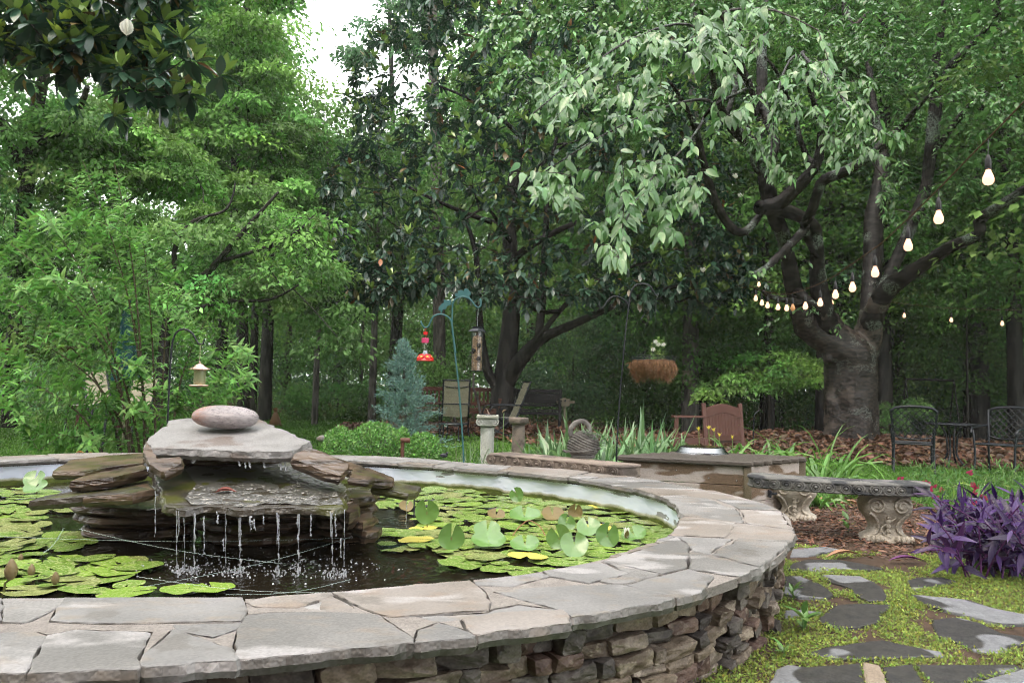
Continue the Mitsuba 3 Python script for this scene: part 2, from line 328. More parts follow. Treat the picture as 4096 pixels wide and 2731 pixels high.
def slabm_fn(p, n, uv):
    c = mix((.014, .012, .009), (.045, .036, .024), fbm(p.x * 9, p.y * 9, p.z * 30, 4))
    return mix(c, (.048, .050, .009), smoothstep(.48, .68, fbm(p.x * 5, p.y * 5 + 2, p.z * 9, 3)))
mats['slab_moss'] = two(bump(prin(mikit.proc(slabm_fn), .36, .6), lambda p, n, uv: fbm(p.x * 20, p.y * 34, p.z * 30, 3), .012, 2e-3))
mats['water_film'] = two(bump(prin((.06, .058, .05), .11, 1.0, clearcoat=1.0, clearcoat_gloss=.9), lambda p, n, uv: fbm(p.x * 45, p.y * 75, 0, 3), .012, 1.5e-3))
mats['water_clear'] = {'type': 'dielectric', 'int_ior': 1.33, 'ext_ior': 1.0}
mats['water_air'] = {'type': 'blendbsdf', 'weight': .32, 'a': {'type': 'dielectric', 'int_ior': 1.33, 'ext_ior': 1.0}, 'b': two(prin((.72, .75, .80), .25, .6))}
mats['foam'] = two(prin((.75, .78, .82), .3, .6))
def granite_fn(p, n, uv):
    k = noise(p.x * 230, p.y * 230, p.z * 230); q = noise(p.x * 190 + 9, p.y * 190, p.z * 190)
    left = smoothstep(-.05, .03, (p.x + 1.63) + .09 * (fbm(p.x * 9, p.y * 9, p.z * 9, 3) - .5))
    c = mix((.27, .145, .11), (.28, .25, .25), left); c = mix(c, (.085, .075, .08), smoothstep(.52, .62, k) * (.55 + .4 * left))
    return mix(c, (.36, .33, .33), smoothstep(.64, .72, q) * .8)
mats['granite'] = two(prin(mikit.proc(granite_fn), .45, .5))
def conc(a, b, dark, amt, seed=0):
    def fn(p, n, uv):
        c = mix(a, b, fbm(p.x * 8 + seed, p.y * 8, p.z * 8, 4)); d = smoothstep(.48, .62, fbm(p.x * 6 + 5 + seed, p.y * 6, p.z * 9, 4)) * amt
        return mix(c, dark, d) * (.8 + .4 * noise(p.x * 170, p.y * 170, p.z * 170))
    return two(bump(prin(mikit.proc(fn), .75, .35), lambda p, n, uv: fbm(p.x * 45, p.y * 45, p.z * 45, 3), .008, 2e-3))
mats['concrete_pale'] = conc((.36, .32, .26), (.48, .43, .36), (.20, .18, .14), .5)
mats['concrete_dark'] = conc((.085, .085, .085), (.17, .165, .15), (.030, .032, .036), .9, 3)
mats['concrete_white'] = conc((.42, .42, .39), (.56, .56, .53), (.22, .23, .19), .5, 5)
mats['concrete_grey'] = conc((.15, .14, .128), (.25, .238, .22), (.06, .055, .05), .7, 11)
mats['concrete_brown'] = conc((.15, .12, .10), (.25, .205, .17), (.06, .05, .045), .7, 7)
mats['lichen'] = conc((.30, .30, .25), (.42, .42, .36), (.12, .12, .10), .6, 9)
def wood(a, b, ax, bare=None, rough=.6):
    def fn(p, n, uv):
        l, t, z = (p.x, p.y, p.z) if ax == 0 else (p.y, p.x, p.z)
        w = fbm(l * 1.2, t * 5, z * 5, 3) * 6 + fbm(l * 2, t * 60, z * 60, 2); s = dr.abs((w * 5) - dr.floor(w * 5) - .5) * 2
        c = mix(a, b, s * .7 + .3 * fbm(l * 6, t * 90, z * 90, 2))
        if bare: c = mix(c, mix(bare, (.50, .44, .41), s), smoothstep(.44, .49, fbm(l * 2.3 + 5, t * 2, z * 7, 3)))
        return c
    return two(bump(prin(mikit.proc(fn), rough, .35), lambda p, n, uv: fbm((p.x if ax == 0 else p.y) * 3, (p.y if ax == 0 else p.x) * 80, p.z * 80, 2), .004, 2e-3))
mats['wood_box'] = wood((.11, .070, .046), (.22, .15, .10), 0, (.40, .34, .30))
mats['wood_lid'] = wood((.05, .042, .036), (.11, .095, .08), 0, None, .45)
mats['wood_post'] = wood((.11, .09, .055), (.19, .15, .10), 1)
mats['wood_bench'] = two(prin((.105, .042, .032), .5, .4))
mats['wood_red'] = two(prin((.11, .045, .030), .6, .3))
mats['wood_weathered'] = wood((.15, .13, .09), (.25, .22, .16), 1)
mats['iron_black'] = two(prin((.012, .014, .020), .36, .45))
mats['iron_teal'] = two(bump(prin((.035, .12, .125), .45, .5), lambda p, n, uv: noise(p.x * 90, p.y * 90, p.z * 90), .001))
mats['copper'] = two({'type': 'roughconductor', 'material': 'Cu', 'alpha': .22})
mats['steel'] = two({'type': 'roughconductor', 'material': 'Al', 'alpha': .24, 'specular_reflectance': rgb(.40, .42, .44)})
mats['glass_pane'] = {'type': 'thindielectric', 'int_ior': 1.5}
mats['glass_frosted'] = {'type': 'blendbsdf', 'weight': .45, 'a': two(prin((.34, .36, .20), .3)), 'b': {'type': 'thindielectric', 'int_ior': 1.5}}
mats['plastic_red'] = two(prin((.60, .022, .020), .28, .5)); mats['plastic_pink'] = two(prin((.52, .05, .15), .35)); mats['plastic_yellow'] = two(prin((.75, .50, .10), .4))
def seed_fn(p, n, uv):
    a = noise(p.x * 210, p.y * 210, p.z * 210); c = mix((.16, .085, .04), (.48, .36, .22), a); return mix(c, (.03, .02, .015), smoothstep(.62, .7, noise(p.x * 150 + 7, p.y * 150, p.z * 150)))
mats['bird_seed'] = two(prin(mikit.proc(seed_fn), .7))
mats['coir'] = two(prin((.17, .095, .052), .9, .2))
def sling_fn(p, n, uv): return mix((.20, .185, .13), (.30, .275, .20), .5 + .5 * dr.sin(p.z * 420)) * (.85 + .3 * fbm(p.x * 12, p.y * 12, p.z * 12, 3))
mats['sling_khaki'] = two(prin(mikit.proc(sling_fn), .7, .3)); mats['sling_grey'] = two(prin((.26, .24, .22), .75, .2))
mats['umbrella_teal'] = two(prin((.012, .052, .058), .8, .2)); mats['roof_dark'] = two(prin((.03, .033, .045), .5, .5))
mats['petal_white'] = leafmat(.6, .3, .3, rgb(.80, .80, .74)); mats['petal_pink'] = leafmat(.5, .3, .3, rgb(.62, .06, .20)); mats['petal_yellow'] = leafmat(.5, .3, .3, rgb(.75, .62, .10))
mats['rubber_black'] = two(prin((.014, .013, .014), .45, .4)); mats['cord_brown'] = two(prin((.07, .03, .015), .5, .4)); mats['thread'] = two(prin((.36, .46, .42), .3, .6))
def slate(seed):
    def fn(p, n, uv):
        q = fbm(p.x * 2.6 + seed, p.y * 2.6, 0, 3); wet = smoothstep(.40, .44, q)     # drying stone: hard-edged damp patches
        dry = mix((.125, .128, .138), (.18, .185, .195), fbm(p.x * 30, p.y * 30, 0, 3)); d = mix((.024, .024, .026), (.046, .043, .040), fbm(p.x * 24, p.y * 24, 0, 3))
        return mix(dry, d, wet) * (.85 + .3 * noise(p.x * 130, p.y * 130))
    return two(bump(prin(mikit.proc(fn), .42, .5), lambda p, n, uv: fbm(p.x * 20, p.y * 20, 0, 4), .008, 2e-3))
mats['slate_a'], mats['slate_b'], mats['slate_c'] = slate(0.0), slate(4.6), slate(8.3)
mats['sandstone'] = conc((.17, .135, .10), (.25, .205, .16), (.09, .07, .05), .7, 2)
# ---------------------------------------------------------------- ground
CH = at(1955, 1000, 14.0); MG = at(1150, 985, 17.0)
def gz(x, y):
    x, y = np.asarray(x, float), np.asarray(y, float)
    a = np.exp(-((x - CH[0]) ** 2 / 2 / 2.6 ** 2 + (y - CH[1] - .3) ** 2 / 2 / 1.5 ** 2)) * (CH[2] - .02)
    b = np.exp(-((x - MG[0]) ** 2 / 2 / 3.0 ** 2 + (y - MG[1] - .3) ** 2 / 2 / 1.6 ** 2)) * max(MG[2], .05)
    return a + b + .02 * (np.sin(x * .7) * np.cos(y * .5)) * np.clip((y - 9) / 4, 0, 1)
def grid_sheet(xs, ys, z, keep=None):
    X, Y = np.meshgrid(xs, ys, indexing='ij'); v = np.stack([X, Y, z(X, Y)], -1).reshape(-1, 3); n = len(ys)
    i, j = np.meshgrid(np.arange(len(xs) - 1), np.arange(n - 1), indexing='ij'); a = (i * n + j).ravel()
    q = np.stack([a, a + n, a + n + 1, a + 1], 1)
    if keep is not None:
        c = v[q].mean(1); q = q[keep(c)]
    return v, np.vstack([q[:, [0, 1, 2]], q[:, [0, 2, 3]]])
def inside(poly):
    import shapely
    P = Polygon(poly).buffer(0)
    return lambda c: shapely.contains_xy(P, c[:, 0], c[:, 1])
def sheet(poly, z, res):
    p = np.asarray(poly); lo, hi = p.min(0), p.max(0)
    return grid_sheet(np.arange(lo[0], hi[0] + res, res), np.arange(lo[1], hi[1] + res, res), z, inside(poly))
PC = np.array([-1.284, 4.770]); COP = 0.376
AZ_O = [(-100, 2.92), (-87, 2.90), (-80, 2.87), (-73, 2.83), (-60, 2.80), (-20, 2.80), (0, 2.87), (8, 2.83), (24, 2.74), (37, 2.71), (50, 2.62), (60, 2.53), (67, 2.50), (74, 2.60), (80, 2.71), (88, 2.78), (110, 3.05), (128, 3.42), (145, 3.68), (165, 3.75), (190, 3.65), (220, 3.38), (245, 3.08)]
AZ_I = [(-97, 2.29), (-60, 2.25), (-9, 2.27), (0, 2.28), (10, 2.29), (26, 2.24), (37, 2.19), (55, 2.13), (69, 2.14), (87, 2.24), (110, 2.55), (128, 2.88), (142, 3.15), (148, 3.22), (165, 3.28), (190, 3.15), (220, 2.85), (245, 2.52)]
def rad(tab, az):
    t = np.array(tab, float); a = (np.asarray(az, float) - t[0, 0]) % 360 + t[0, 0]
    from scipy.interpolate import PchipInterpolator
    return PchipInterpolator(np.r_[t[:, 0], t[0, 0] + 360], np.r_[t[:, 1], t[0, 1]])(a)
def pol(az, r):
    a = np.radians(az); return np.stack([PC[0] + r * np.cos(a), PC[1] + r * np.sin(a)], -1)
AZ = np.arange(-100, 260, 1.0)
def curve(tab, off=0): return pol(AZ, rad(tab, AZ) + off)
OUT_POLY = Polygon(curve(AZ_O, -.07)); IN_POLY = Polygon(curve(AZ_I, .02))
xs = np.unique(np.r_[-115, -80, -60, np.arange(-40, 40, 1.0), 40, 60, 80, 115, np.arange(CH[0] - 8, CH[0] + 8, .3)])
ys = np.unique(np.r_[-110, -80, -50, -20, np.arange(-10, 60, 1.0), 60, 80, 120, np.arange(10, 22, .3)])
put('lawn', grid_sheet(xs, ys, lambda x, y: gz(x, y)), 'lawn', smooth=True, kind='structure')
# forest floor of old leaves behind the lawn, right and back
FOREST = [(-60, 27), (-9, 27), (-5, 25), (-3.4, 20.5), (3.2, 20.5), (5.0, 16.6), (8, 15.6), (12, 15.0), (60, 14.6), (60, 90), (-60, 90)]
put('forest_floor', sheet(FOREST, lambda x, y: gz(x, y) + .006, .5), 'litter_ground', smooth=True, kind='structure')
BED_C = [CH[:2] + np.array([3.9 * math.cos(a) * (1 + .1 * math.sin(3 * a)), -.1 + 2.5 * math.sin(a) * (1 + .08 * math.cos(5 * a))]) for a in np.linspace(0, 2 * np.pi, 40, endpoint=False)]
BED_M = [MG[:2] + np.array([3.6 * math.cos(a), .8 + 2.2 * math.sin(a)]) for a in np.linspace(0, 2 * np.pi, 40, endpoint=False)]
put('leaf_bed', sheet(BED_C, lambda x, y: gz(x, y) + .012, .15), 'litter_ground', smooth=True, kind='structure')
put('leaf_bed', sheet(BED_M, lambda x, y: gz(x, y) + .012, .2), 'litter_ground', smooth=True, kind='structure')
MULCH = [onz(x, y)[:2] for x, y in [(1800, 1205), (1800, 1160), (1850, 1120), (1930, 1120), (2010, 1128), (2110, 1160), (2170, 1190), (2170, 1290), (2060, 1290), (1960, 1278), (1870, 1268), (1800, 1250)]]
put('bark_bed', sheet(MULCH, lambda x, y: .004 + 0 * x, .06), 'soil', kind='structure')
PATH = [onz(x, y)[:2] for x, y in [(1770, 1250), (1960, 1278), (2200, 1290), (2352, 1330), (2480, 1400), (2560, 1600), (1500, 1700), (1500, 1600), (1700, 1450)]]
put('path_bed', sheet(PATH, lambda x, y: .008 + .008 * meshkit.fbm(np.stack([x * 5, y * 5, 0 * x], -1), 3), .06), 'soil', smooth=True, kind='structure')
put('patio', sheet([(-9, -2.6), (7, -2.6), (7, 1.2), (.9, 1.9), (-1.3, 1.75), (-4, 2.2), (-9, 3)], lambda x, y: .006 + 0 * x, .25), 'slate_a', kind='structure')
# ---------------------------------------------------------------- the pond: wall, coping, plaster, water
pond = thing('garden_pond', 'round raised garden pond with stacked stone wall, flagstone coping and white plastered inside', 'pond')
def ring_wall(ro, z0, z1, flip=False, res=1.5):
    az = np.arange(-100, 260, res); n = len(az); p = pol(az, ro(az)); zs = np.linspace(z0, z1, 5); m = len(zs)
    v = np.vstack([np.c_[p, np.full(n, z)] for z in zs]); k = np.arange(n); k2 = (k + 1) % n; F = []
    for a in range(m - 1):
        q = [a * n + k, a * n + k2, (a + 1) * n + k2, (a + 1) * n + k]
        if flip: q = q[::-1]
        F += [np.stack(q[:3], 1), np.stack([q[0], q[2], q[3]], 1)]
    return v, np.vstack(F)
def ring_top(a, b, z, res=1.5):
    az = np.arange(-100, 260, res); n = len(az); v = np.vstack([np.c_[pol(az, a(az)), np.full(n, z)], np.c_[pol(az, b(az)), np.full(n, z)]]); k = np.arange(n); k2 = (k + 1) % n
    return v, np.vstack([np.stack([k, n + k, n + k2], 1), np.stack([k, n + k2, k2], 1)])
ro, ri = lambda a: rad(AZ_O, a), lambda a: rad(AZ_I, a)
put('wall_core', ring_wall(lambda a: ro(a) - .125, -.05, COP - .048), 'wall_core', pond, smooth=True)
put('plaster', ring_wall(lambda a: ri(a) + .016 + .010 * (meshkit.noise(np.c_[pol(a, 2.2) * 3, 0 * a]) - .5), .05, COP - .047, True, .75), 'pond_plaster', pond, smooth=True)
put('mortar_bed', cat(ring_top(lambda a: ri(a) + .03, lambda a: ro(a) - .05, COP - .032), ring_top(lambda a: ro(a) - .05, lambda a: ri(a) + .03, COP - .05), ring_wall(lambda a: ro(a) - .05, COP - .05, COP - .032), ring_wall(lambda a: ri(a) + .03, COP - .05, COP - .032, True)), 'wall_core', pond)
laid = []
# traced stones of the near coping (photograph pixels of two zooms, laid on the coping's plane)
def z7(x, y): return x * .34178, 1032.4 + y * .34178
def z8(x, y): return 746.5 + x * .34178, 1032.4 + y * .34178
def z9(x, y): return 1548.1 + x * .34178, 1032.4 + y * .34178
NEAR = [(z7, [(-420, 985), (10, 990), (0, 1140), (-200, 1190), (-430, 1180)]), (z7, [(25, 993), (425, 992), (405, 1035), (275, 1105), (200, 1140), (150, 1152), (15, 1150)]),
        (z7, [(435, 992), (1628, 990), (1648, 1090), (1605, 1142), (690, 1158), (352, 1142), (372, 1095)]), (z7, [(1650, 1005), (1760, 985), (2228, 948), (2222, 968), (1990, 1048), (1725, 1043)]),
        (z7, [(-520, 1215), (-60, 1200), (-70, 1480), (-560, 1470)]), (z7, [(-40, 1222), (250, 1218), (305, 1236), (285, 1262), (172, 1482), (-50, 1484)]),
        (z7, [(212, 1476), (235, 1400), (335, 1232), (500, 1200), (1005, 1214), (945, 1335), (922, 1456)]), (z7, [(1160, 1205), (985, 1360), (965, 1448), (1585, 1404), (1568, 1340), (1350, 1262), (1300, 1240)]),
        (z7, [(1185, 1168), (1640, 1152), (1595, 1192), (1430, 1246), (1215, 1202)]), (z7, [(2062, 1042), (2238, 972), (2340, 1030), (2340, 1055), (2110, 1072)]),
        (z8, [(-560, 1150), (-520, 1100), (-370, 1085), (0, 1082), (350, 1098), (585, 1256), (588, 1285), (0, 1342), (-590, 1392), (-600, 1300)]),
        (z8, [(55, 952), (500, 910), (975, 872), (1066, 942), (1102, 1020), (1088, 1068), (460, 1112), (352, 1092), (175, 1018)]),
        (z8, [(-40, 982), (30, 965), (150, 1022), (180, 1050), (60, 1070), (-30, 1062)]), (z8, [(612, 1252), (632, 1200), (760, 1152), (900, 1190), (1008, 1236), (1000, 1246), (612, 1278)]),
        (z8, [(922, 1132), (1200, 1090), (1590, 1072), (1638, 1118), (1636, 1158), (1022, 1232), (952, 1192)]),
        (z8, [(1155, 948), (1400, 922), (2000, 902), (2345, 985), (2335, 1004), (1662, 1118), (1598, 1076), (1450, 1030)]),
        (z8, [(1005, 872), (1445, 822), (1508, 842), (1250, 908), (1015, 900)]), (z8, [(1475, 815), (1845, 752), (2035, 832), (1768, 888), (1510, 842)]),
        (z8, [(1868, 750), (2190, 652), (2360, 585), (2440, 640), (2420, 790), (2270, 828), (1890, 752)]), (z8, [(2030, 905), (2290, 838), (2450, 800), (2600, 850), (2520, 950), (2365, 990)]), (z8, [(630, 1105), (1085, 1085), (1140, 1060), (1300, 1030), (1540, 1062), (930, 1122), (760, 1140)])]
FL = ['flagstone_a', 'flagstone_b', 'flagstone_c']
def flagstone(t): f = put('flagstone', t[0], FL[int(U(0, 3))], pond); put('broken_edge', t[1], 'flag_edge', f)
for i, (zf, pts) in enumerate(NEAR):
    p = np.array(Polygon(np.array([onz(*zf(*q), COP)[:2] for q in pts])).buffer(.004, join_style=2).exterior.coords)[:-1]; laid.append(p); dz = U(-.002, .003); shard = i in (9, 12, 20)
    flagstone(poly_slab(p, COP - .045 + dz, COP + dz - .004 * shard, .004, .008, i, .018, (U(-.004, .004), U(-.004, .004)), split=True))
# the rest of the coping: stones one or two deep
from shapely.ops import unary_union
az = -50.0; i = 100; prev = (az, az); traced = unary_union([Polygon(q).buffer(0).buffer(.009) for q in laid])
while az < 259.5:
    two_deep = U(0, 1) < .62; w = math.degrees(U(.22, .52) / 2.55); w = min(w, 260 - az); w = 260 - az if 260 - az - w < 4 else w
    a1 = az + w; sk = U(-3, 3) if a1 < 259 else 3.0; nxt = (a1 - sk, a1 + sk) if a1 < 259 else (257, 257)
    r_i, r_o = float(ri(az + w / 2)), float(ro(az + w / 2)); fr = [0.0, 1.0]
    if two_deep: fr = [0.0, U(.34, .66), 1.0]
    for k in range(len(fr) - 1):
        f0, f1 = fr[k], fr[k + 1]; t0, t1 = (f0 + U(-.06, .06) if k else 0), (f1 + (U(-.06, .06) if f1 < 1 else 0))
        def pt(f, s):
            a = (prev[0] + (prev[1] - prev[0]) * f) if s == 0 else (nxt[0] + (nxt[1] - nxt[0]) * f)
            a += (.13 if s == 0 else -.13); return pol(a, float(ri(a)) + (float(ro(a)) - float(ri(a))) * f + (.007 if f == f0 and k else -.004))
        def edge(f, n=4): return [pt(f, 0) * (1 - s) + pt(f, 1) * s + (pol(az + w * s, 1) - PC) * (U(-.012, .012) if 0 < s < 1 else 0) for s in np.linspace(0, 1, n)]
        poly = edge(t0) + edge(t1)[::-1]
        if not Polygon(poly).is_valid: continue
        if az < -25:
            df = Polygon(poly).difference(traced); df = max(df.geoms, key=lambda g: g.area) if df.geom_type == 'MultiPolygon' else df
            if df.is_empty or df.area < .004: continue
            poly = list(df.buffer(-.004).buffer(.004).simplify(.002).exterior.coords)[:-1]
        dz = U(-.004, .006); laid.append(np.array(poly))
        flagstone(poly_slab(poly, COP - U(.038, .05) + dz, COP + dz, .005, .011, i, .028, (U(-.01, .01), U(-.01, .01)), split=True))
        i += 1
    prev = nxt; az = a1
from shapely.ops import unary_union
gap = Polygon(curve(AZ_O, -.012), [curve(AZ_I, .010)]).difference(unary_union([Polygon(q).buffer(0).buffer(.0035) for q in laid])); mo = []
for g in getattr(gap, 'geoms', [gap]):
    g = g.buffer(-.001).simplify(.0008)
    for h in getattr(g, 'geoms', [g]):
        if h.area > 2e-5: e = trimesh.creation.extrude_polygon(h, .034, engine='earcut'); mo.append((np.array(e.vertices) + [0, 0, COP - .038], np.array(e.faces)))
put('mortar', cat(*mo), 'mortar', pond, kind='stuff')
# stacked stones of the outer face
zc = 0.0; row = 0; STM = ['wall_stone_tan', 'wall_stone_grey', 'wall_stone_rust', 'wall_stone_pale', 'wall_stone_tan', 'wall_stone_grey']
while zc < COP - .075:
    h = U(.038, .066); h = COP - .048 - zc if COP - .048 - zc - h < .045 else h; az = -106 + U(0, 3)
    while az < 24:
        w = U(.06, .18) * (1.2 if row == 0 else 1); da = math.degrees(w / 2.74); a = az + da / 2; c = pol(a, float(ro(a)) - .135 + U(-.028, .022)); hh = h * U(.82, 1.12)
        split = w < .14 and h > .058 and U(0, 1) < .3
        for s in ((-1, 1) if split else (0,)):
            put('stone', rubble((c[0], c[1], zc + h / 2 + s * h * .26 + U(-.006, .006)), (w * .53, U(.055, .085), hh * (.27 if split else .52)), int((az + 200) * 70 + row * 31 + s),
                              rotz(math.radians(a + 90 + U(-12, 12))) @ roty(U(-.13, .13)) @ rotx(U(-.14, .14))), STM[int(U(0, 6))], pond, smooth=False)
        az += da
    zc += h; row += 1
# ---- fountain stones standing in the water
def z10(x, y): return 287.1 + x * .29297, 890 + y * .29297
def rock_slab(name, pts, th, mat, label, rough=.012, seed=0, bev=.006, step=.02, zf=z10, cate='rock'):
    P = np.array([at(*zf(x, y), Y) for x, y, Y in pts]); c = P.mean(0); n = np.linalg.svd(P - c)[2][2]; n = n if n[2] > 0 else -n
    X = unit(np.cross([0, 1.0, 0], n)); M = np.stack([X, np.cross(n, X), n], 1); q = (P - c) @ M
    m = poly_slab(q[:, :2], -th, 0, bev, rough, seed, step, (0, 0), 1.4)
    return put(name, xf(m, M, c), mat, smooth=False, label=label, cat=cate, group=None), M, c
# plane heights of the two broad slabs: depth runs with the height on the picture
TOP = [(165, 408, 4.18), (232, 335, 4.38), (292, 302, 4.5), (338, 290, 4.53), (332, 258, 4.66), (400, 247, 4.7), (520, 237, 4.74), (1040, 240, 4.74), (1180, 300, 4.52), (1350, 362, 4.33), (1445, 402, 4.22), (1420, 430, 4.15), (1305, 500, 4.02),
       (1150, 508, 4.0), (800, 490, 4.02), (500, 478, 4.05), (230, 470, 4.06)]
rock_slab('fountain_slab', TOP, .062, 'slab_dry', 'broad pale grey slab lying on top of the fountain stones under the boulder', .012, 2, step=.016)
LOW = [(195, 640, 4.35), (240, 740, 4.1), (300, 905, 3.75), (330, 935, 3.7), (480, 950, 3.66), (600, 925, 3.71), (800, 930, 3.7), (900, 955, 3.66), (1080, 935, 3.7), (1300, 930, 3.7), (1600, 940, 3.68), (1720, 935, 3.7), (1742, 800, 3.98), (1700, 720, 4.15), (1500, 620, 4.4), (1300, 565, 4.52), (430, 565, 4.52)]
lowk, LM, LC = rock_slab('fountain_slab', LOW, .05, 'slab_moss', 'wide wet mossy slab from whose front edge the water falls', .013, 4, step=.016)
film = [(470, 640, 4.33), (600, 598, 4.45), (1280, 600, 4.45), (1480, 660, 4.3), (1640, 800, 3.98), (1712, 915, 3.74), (1500, 922, 3.73), (1100, 918, 3.74), (900, 940, 3.69), (760, 915, 3.75), (520, 925, 3.72), (470, 880, 3.82), (560, 760, 4.06)]
P = np.array([at(*z10(x, y), Y) for x, y, Y in film]); q = (P - LC) @ LM
gm = sheet(q[:, :2], lambda x, y: -.0045 + .003 * meshkit.noise(np.stack([x * 50, y * 80, 0 * x], -1), 3) + .011 * meshkit.noise(np.stack([x * 20, y * 34, 0 * x], -1), 5), .005)
put('water_film', xf(gm, LM, LC), 'water_film', lowk, smooth=True, label='thin rippling sheet of water')
blk = at(*z10(788, 228), 4.42)
v = trimesh.creation.icosphere(subdivisions=4).vertices; v = np.sign(v) * np.abs(v) ** np.array([.86, .9, .86]); v = v * (1 + .05 * (meshkit.fbm(v * 1.5, 3, 3)[:, None] - .5))
put('boulder', xf((v * [.178, .115, .060], trimesh.creation.icosphere(subdivisions=4).faces), roty(.045) @ rotx(.14), blk), 'granite', smooth=True, label='smooth speckled pink and grey granite boulder resting on the top slab', cat='rock')
def q7(x, y): return 1.16661 * x - 980, 1.16661 * y + 486.1
def t7(*p): return [(*q7(x, y), Y) for x, y, Y in p]
SIDE = [
 (t7((352, 148, 4.22), (385, 112, 4.38), (475, 64, 4.7), (700, 40, 4.9), (968, 17, 5.05), (968, 80, 4.6), (720, 112, 4.38), (560, 142, 4.25)), .045, 'slab_wet', 'long dark slab sticking out farthest left just under the top slab'),
 (t7((462, 212, 4.08), (560, 168, 4.28), (760, 130, 4.42), (965, 98, 4.55), (992, 126, 4.32), (760, 176, 4.1), (600, 205, 4.06)), .055, 'slab_wet', 'brown plank of rock in the middle of the left stack'),
 (t7((200, 348, 3.92), (300, 300, 4.08), (430, 284, 4.14), (700, 250, 4.28), (1000, 206, 4.38), (1032, 254, 4.04), (880, 292, 3.92), (560, 304, 3.94), (400, 318, 3.92)), .05, 'slab_moss', 'lowest mossy slab of the left stack, its tip over the pads'),
 (t7((560, 318, 3.93), (700, 268, 4.14), (1000, 226, 4.25), (1034, 258, 4.0), (890, 300, 3.88)), .05, 'slab_wet', 'tan broken rock lying on the lowest mossy slab at left'),
 ([(165, 420, 4.15), (230, 470, 4.0), (230, 540, 3.98), (440, 545, 4.0), (440, 600, 3.95), (300, 660, 3.88), (190, 620, 3.95), (145, 520, 4.05)], .06, 'slab_wet', 'angular brown rock wedged under the left front of the top slab'),
 ([(1330, 500, 4.0), (1450, 462, 4.15), (1600, 520, 4.12), (1765, 605, 4.05), (1745, 640, 3.95), (1690, 690, 3.88), (1560, 640, 3.88), (1310, 570, 3.95)], .055, 'slab_wet', 'brown plank shaped slab sloping down at the right front of the top slab'),
 ([(1760, 700, 4.05), (1795, 625, 4.35), (1900, 625, 4.5), (2112, 705, 4.4), (2105, 730, 4.25), (1900, 720, 4.1)], .04, 'slab_wet', 'flat wet brown slab at the right, above the spout stone'),
 ([(1930, 770, 4.25), (2110, 735, 4.5), (2320, 770, 4.5), (2300, 805, 4.35), (2225, 838, 4.25)], .04, 'slab_moss', 'dark mossy spout stone reaching out farthest right over the pads'),
 ([(1700, 905, 4.1), (1830, 905, 4.2), (1840, 940, 4.05), (1760, 985, 3.95), (1700, 960, 4.0)], .09, 'slab_wet', 'rusty rock under the right end of the mossy slab'),
 ([(1800, 1005, 4.2), (1930, 960, 4.4), (1950, 1010, 4.2), (1860, 1050, 4.05), (1800, 1040, 4.08)], .06, 'slab_wet', 'reddish wedge of rock in the lower right stack'),
 ([(1785, 1085, 4.15), (1900, 1060, 4.35), (2020, 1090, 4.3), (1990, 1120, 4.15), (1880, 1125, 4.08)], .06, 'slab_wet', 'low flat rock just above the water at the right'),
 ([(1520, 560, 4.5), (1650, 540, 4.75), (1880, 620, 4.7), (1860, 650, 4.5), (1650, 610, 4.4)], .05, 'slab_wet', 'thin brown slab behind the sloping plank at the right')]
for i, (pts, th, m, lb) in enumerate(SIDE): rock_slab('rock', pts, th, m, lb, .007, 20 + i, step=.022, bev=.003)
def pile(cx, cy, z0, z1, rx, ry, n, lb, seed):
    ms = []
    for k in range(n):
        a = np.linspace(0, 2 * np.pi, 11, endpoint=False) + U(-.15, .15, 11); r = U(.8, 1.08, 11); h = (z1 - z0) / n
        ms.append(poly_slab(np.c_[cx + rx * r * np.cos(a) + U(-.03, .03), cy + ry * r * np.sin(a) + U(-.02, .02)], z0 + k * h, z0 + (k + .93) * h, .008, .02, seed + k, .04, (U(-.04, .04), U(-.04, .04)), 1.2))
    kk = thing('rock_pile', lb, 'rock pile')
    for m in ms: put('slab', m, 'slab_wet', kk)
c = at(*z10(980, 1150), 4.35); pile(c[0], 4.62, .05, .40, .38, .32, 6, 'dark wet stack of slabs carrying the fountain behind the falling water', 60)
c = at(*z10(-70, 1050), 4.35); pile(c[0], 4.62, .05, .36, .34, .27, 5, 'dark wet stack of slabs under the left fountain stones', 70)
c = at(*z10(1740, 1000), 4.5); pile(c[0], 4.55, .05, .44, .17, .22, 6, 'dark wet stack of slabs under the right fountain stones', 80)
c = at(*z10(800, 500), 4.5); pile(c[0], 4.58, .40, .63, .36, .18, 4, 'dark stack of slabs between the mossy slab and the top slab', 90)
# ---- water with ripples where the drops fall
STREAMS = [(238, 800, 1165, .3), (405, 960, 1440, .5), (462, 965, 1440, .25), (548, 985, 1440, 1.0), (618, 1000, 1300, .6), (730, 985, 1060, .8), (768, 1180, 1275, .8), (790, 985, 1400, .2), (905, 1010, 1440, 1.3), (985, 1010, 1120, .7), (1012, 1030, 1110, .6), (1085, 1000, 1060, .4),
           (1205, 990, 1440, .9), (1355, 990, 1430, .9), (1460, 985, 1160, .6), (1620, 980, 1420, .6), (1650, 985, 1160, .5), (1690, 1180, 1330, .5), (1722, 950, 1400, .3), (2208, 860, 1090, .35)]
drip = np.array([onz(*z10(x, min(1440, 1420 + 0 * y1)), WATER) for x, y0, y1, w in STREAMS] + [onz(*z7(175, 660), WATER), onz(*z8(540, 470), WATER)])
def wz(x, y):
    z = WATER + 0 * x
    for k, d in enumerate(drip):
        r = np.hypot(x - d[0], y - d[1]); z = z + .0030 * np.sin(r * (85 + 7 * (k % 4)) + k) * np.exp(-r * 3.2) * np.clip(r * 30, 0, 1)
    return z + .0010 * (meshkit.fbm(np.stack([x * 7, y * 7, 0 * x], -1), 3) - .5)
b = IN_POLY.bounds
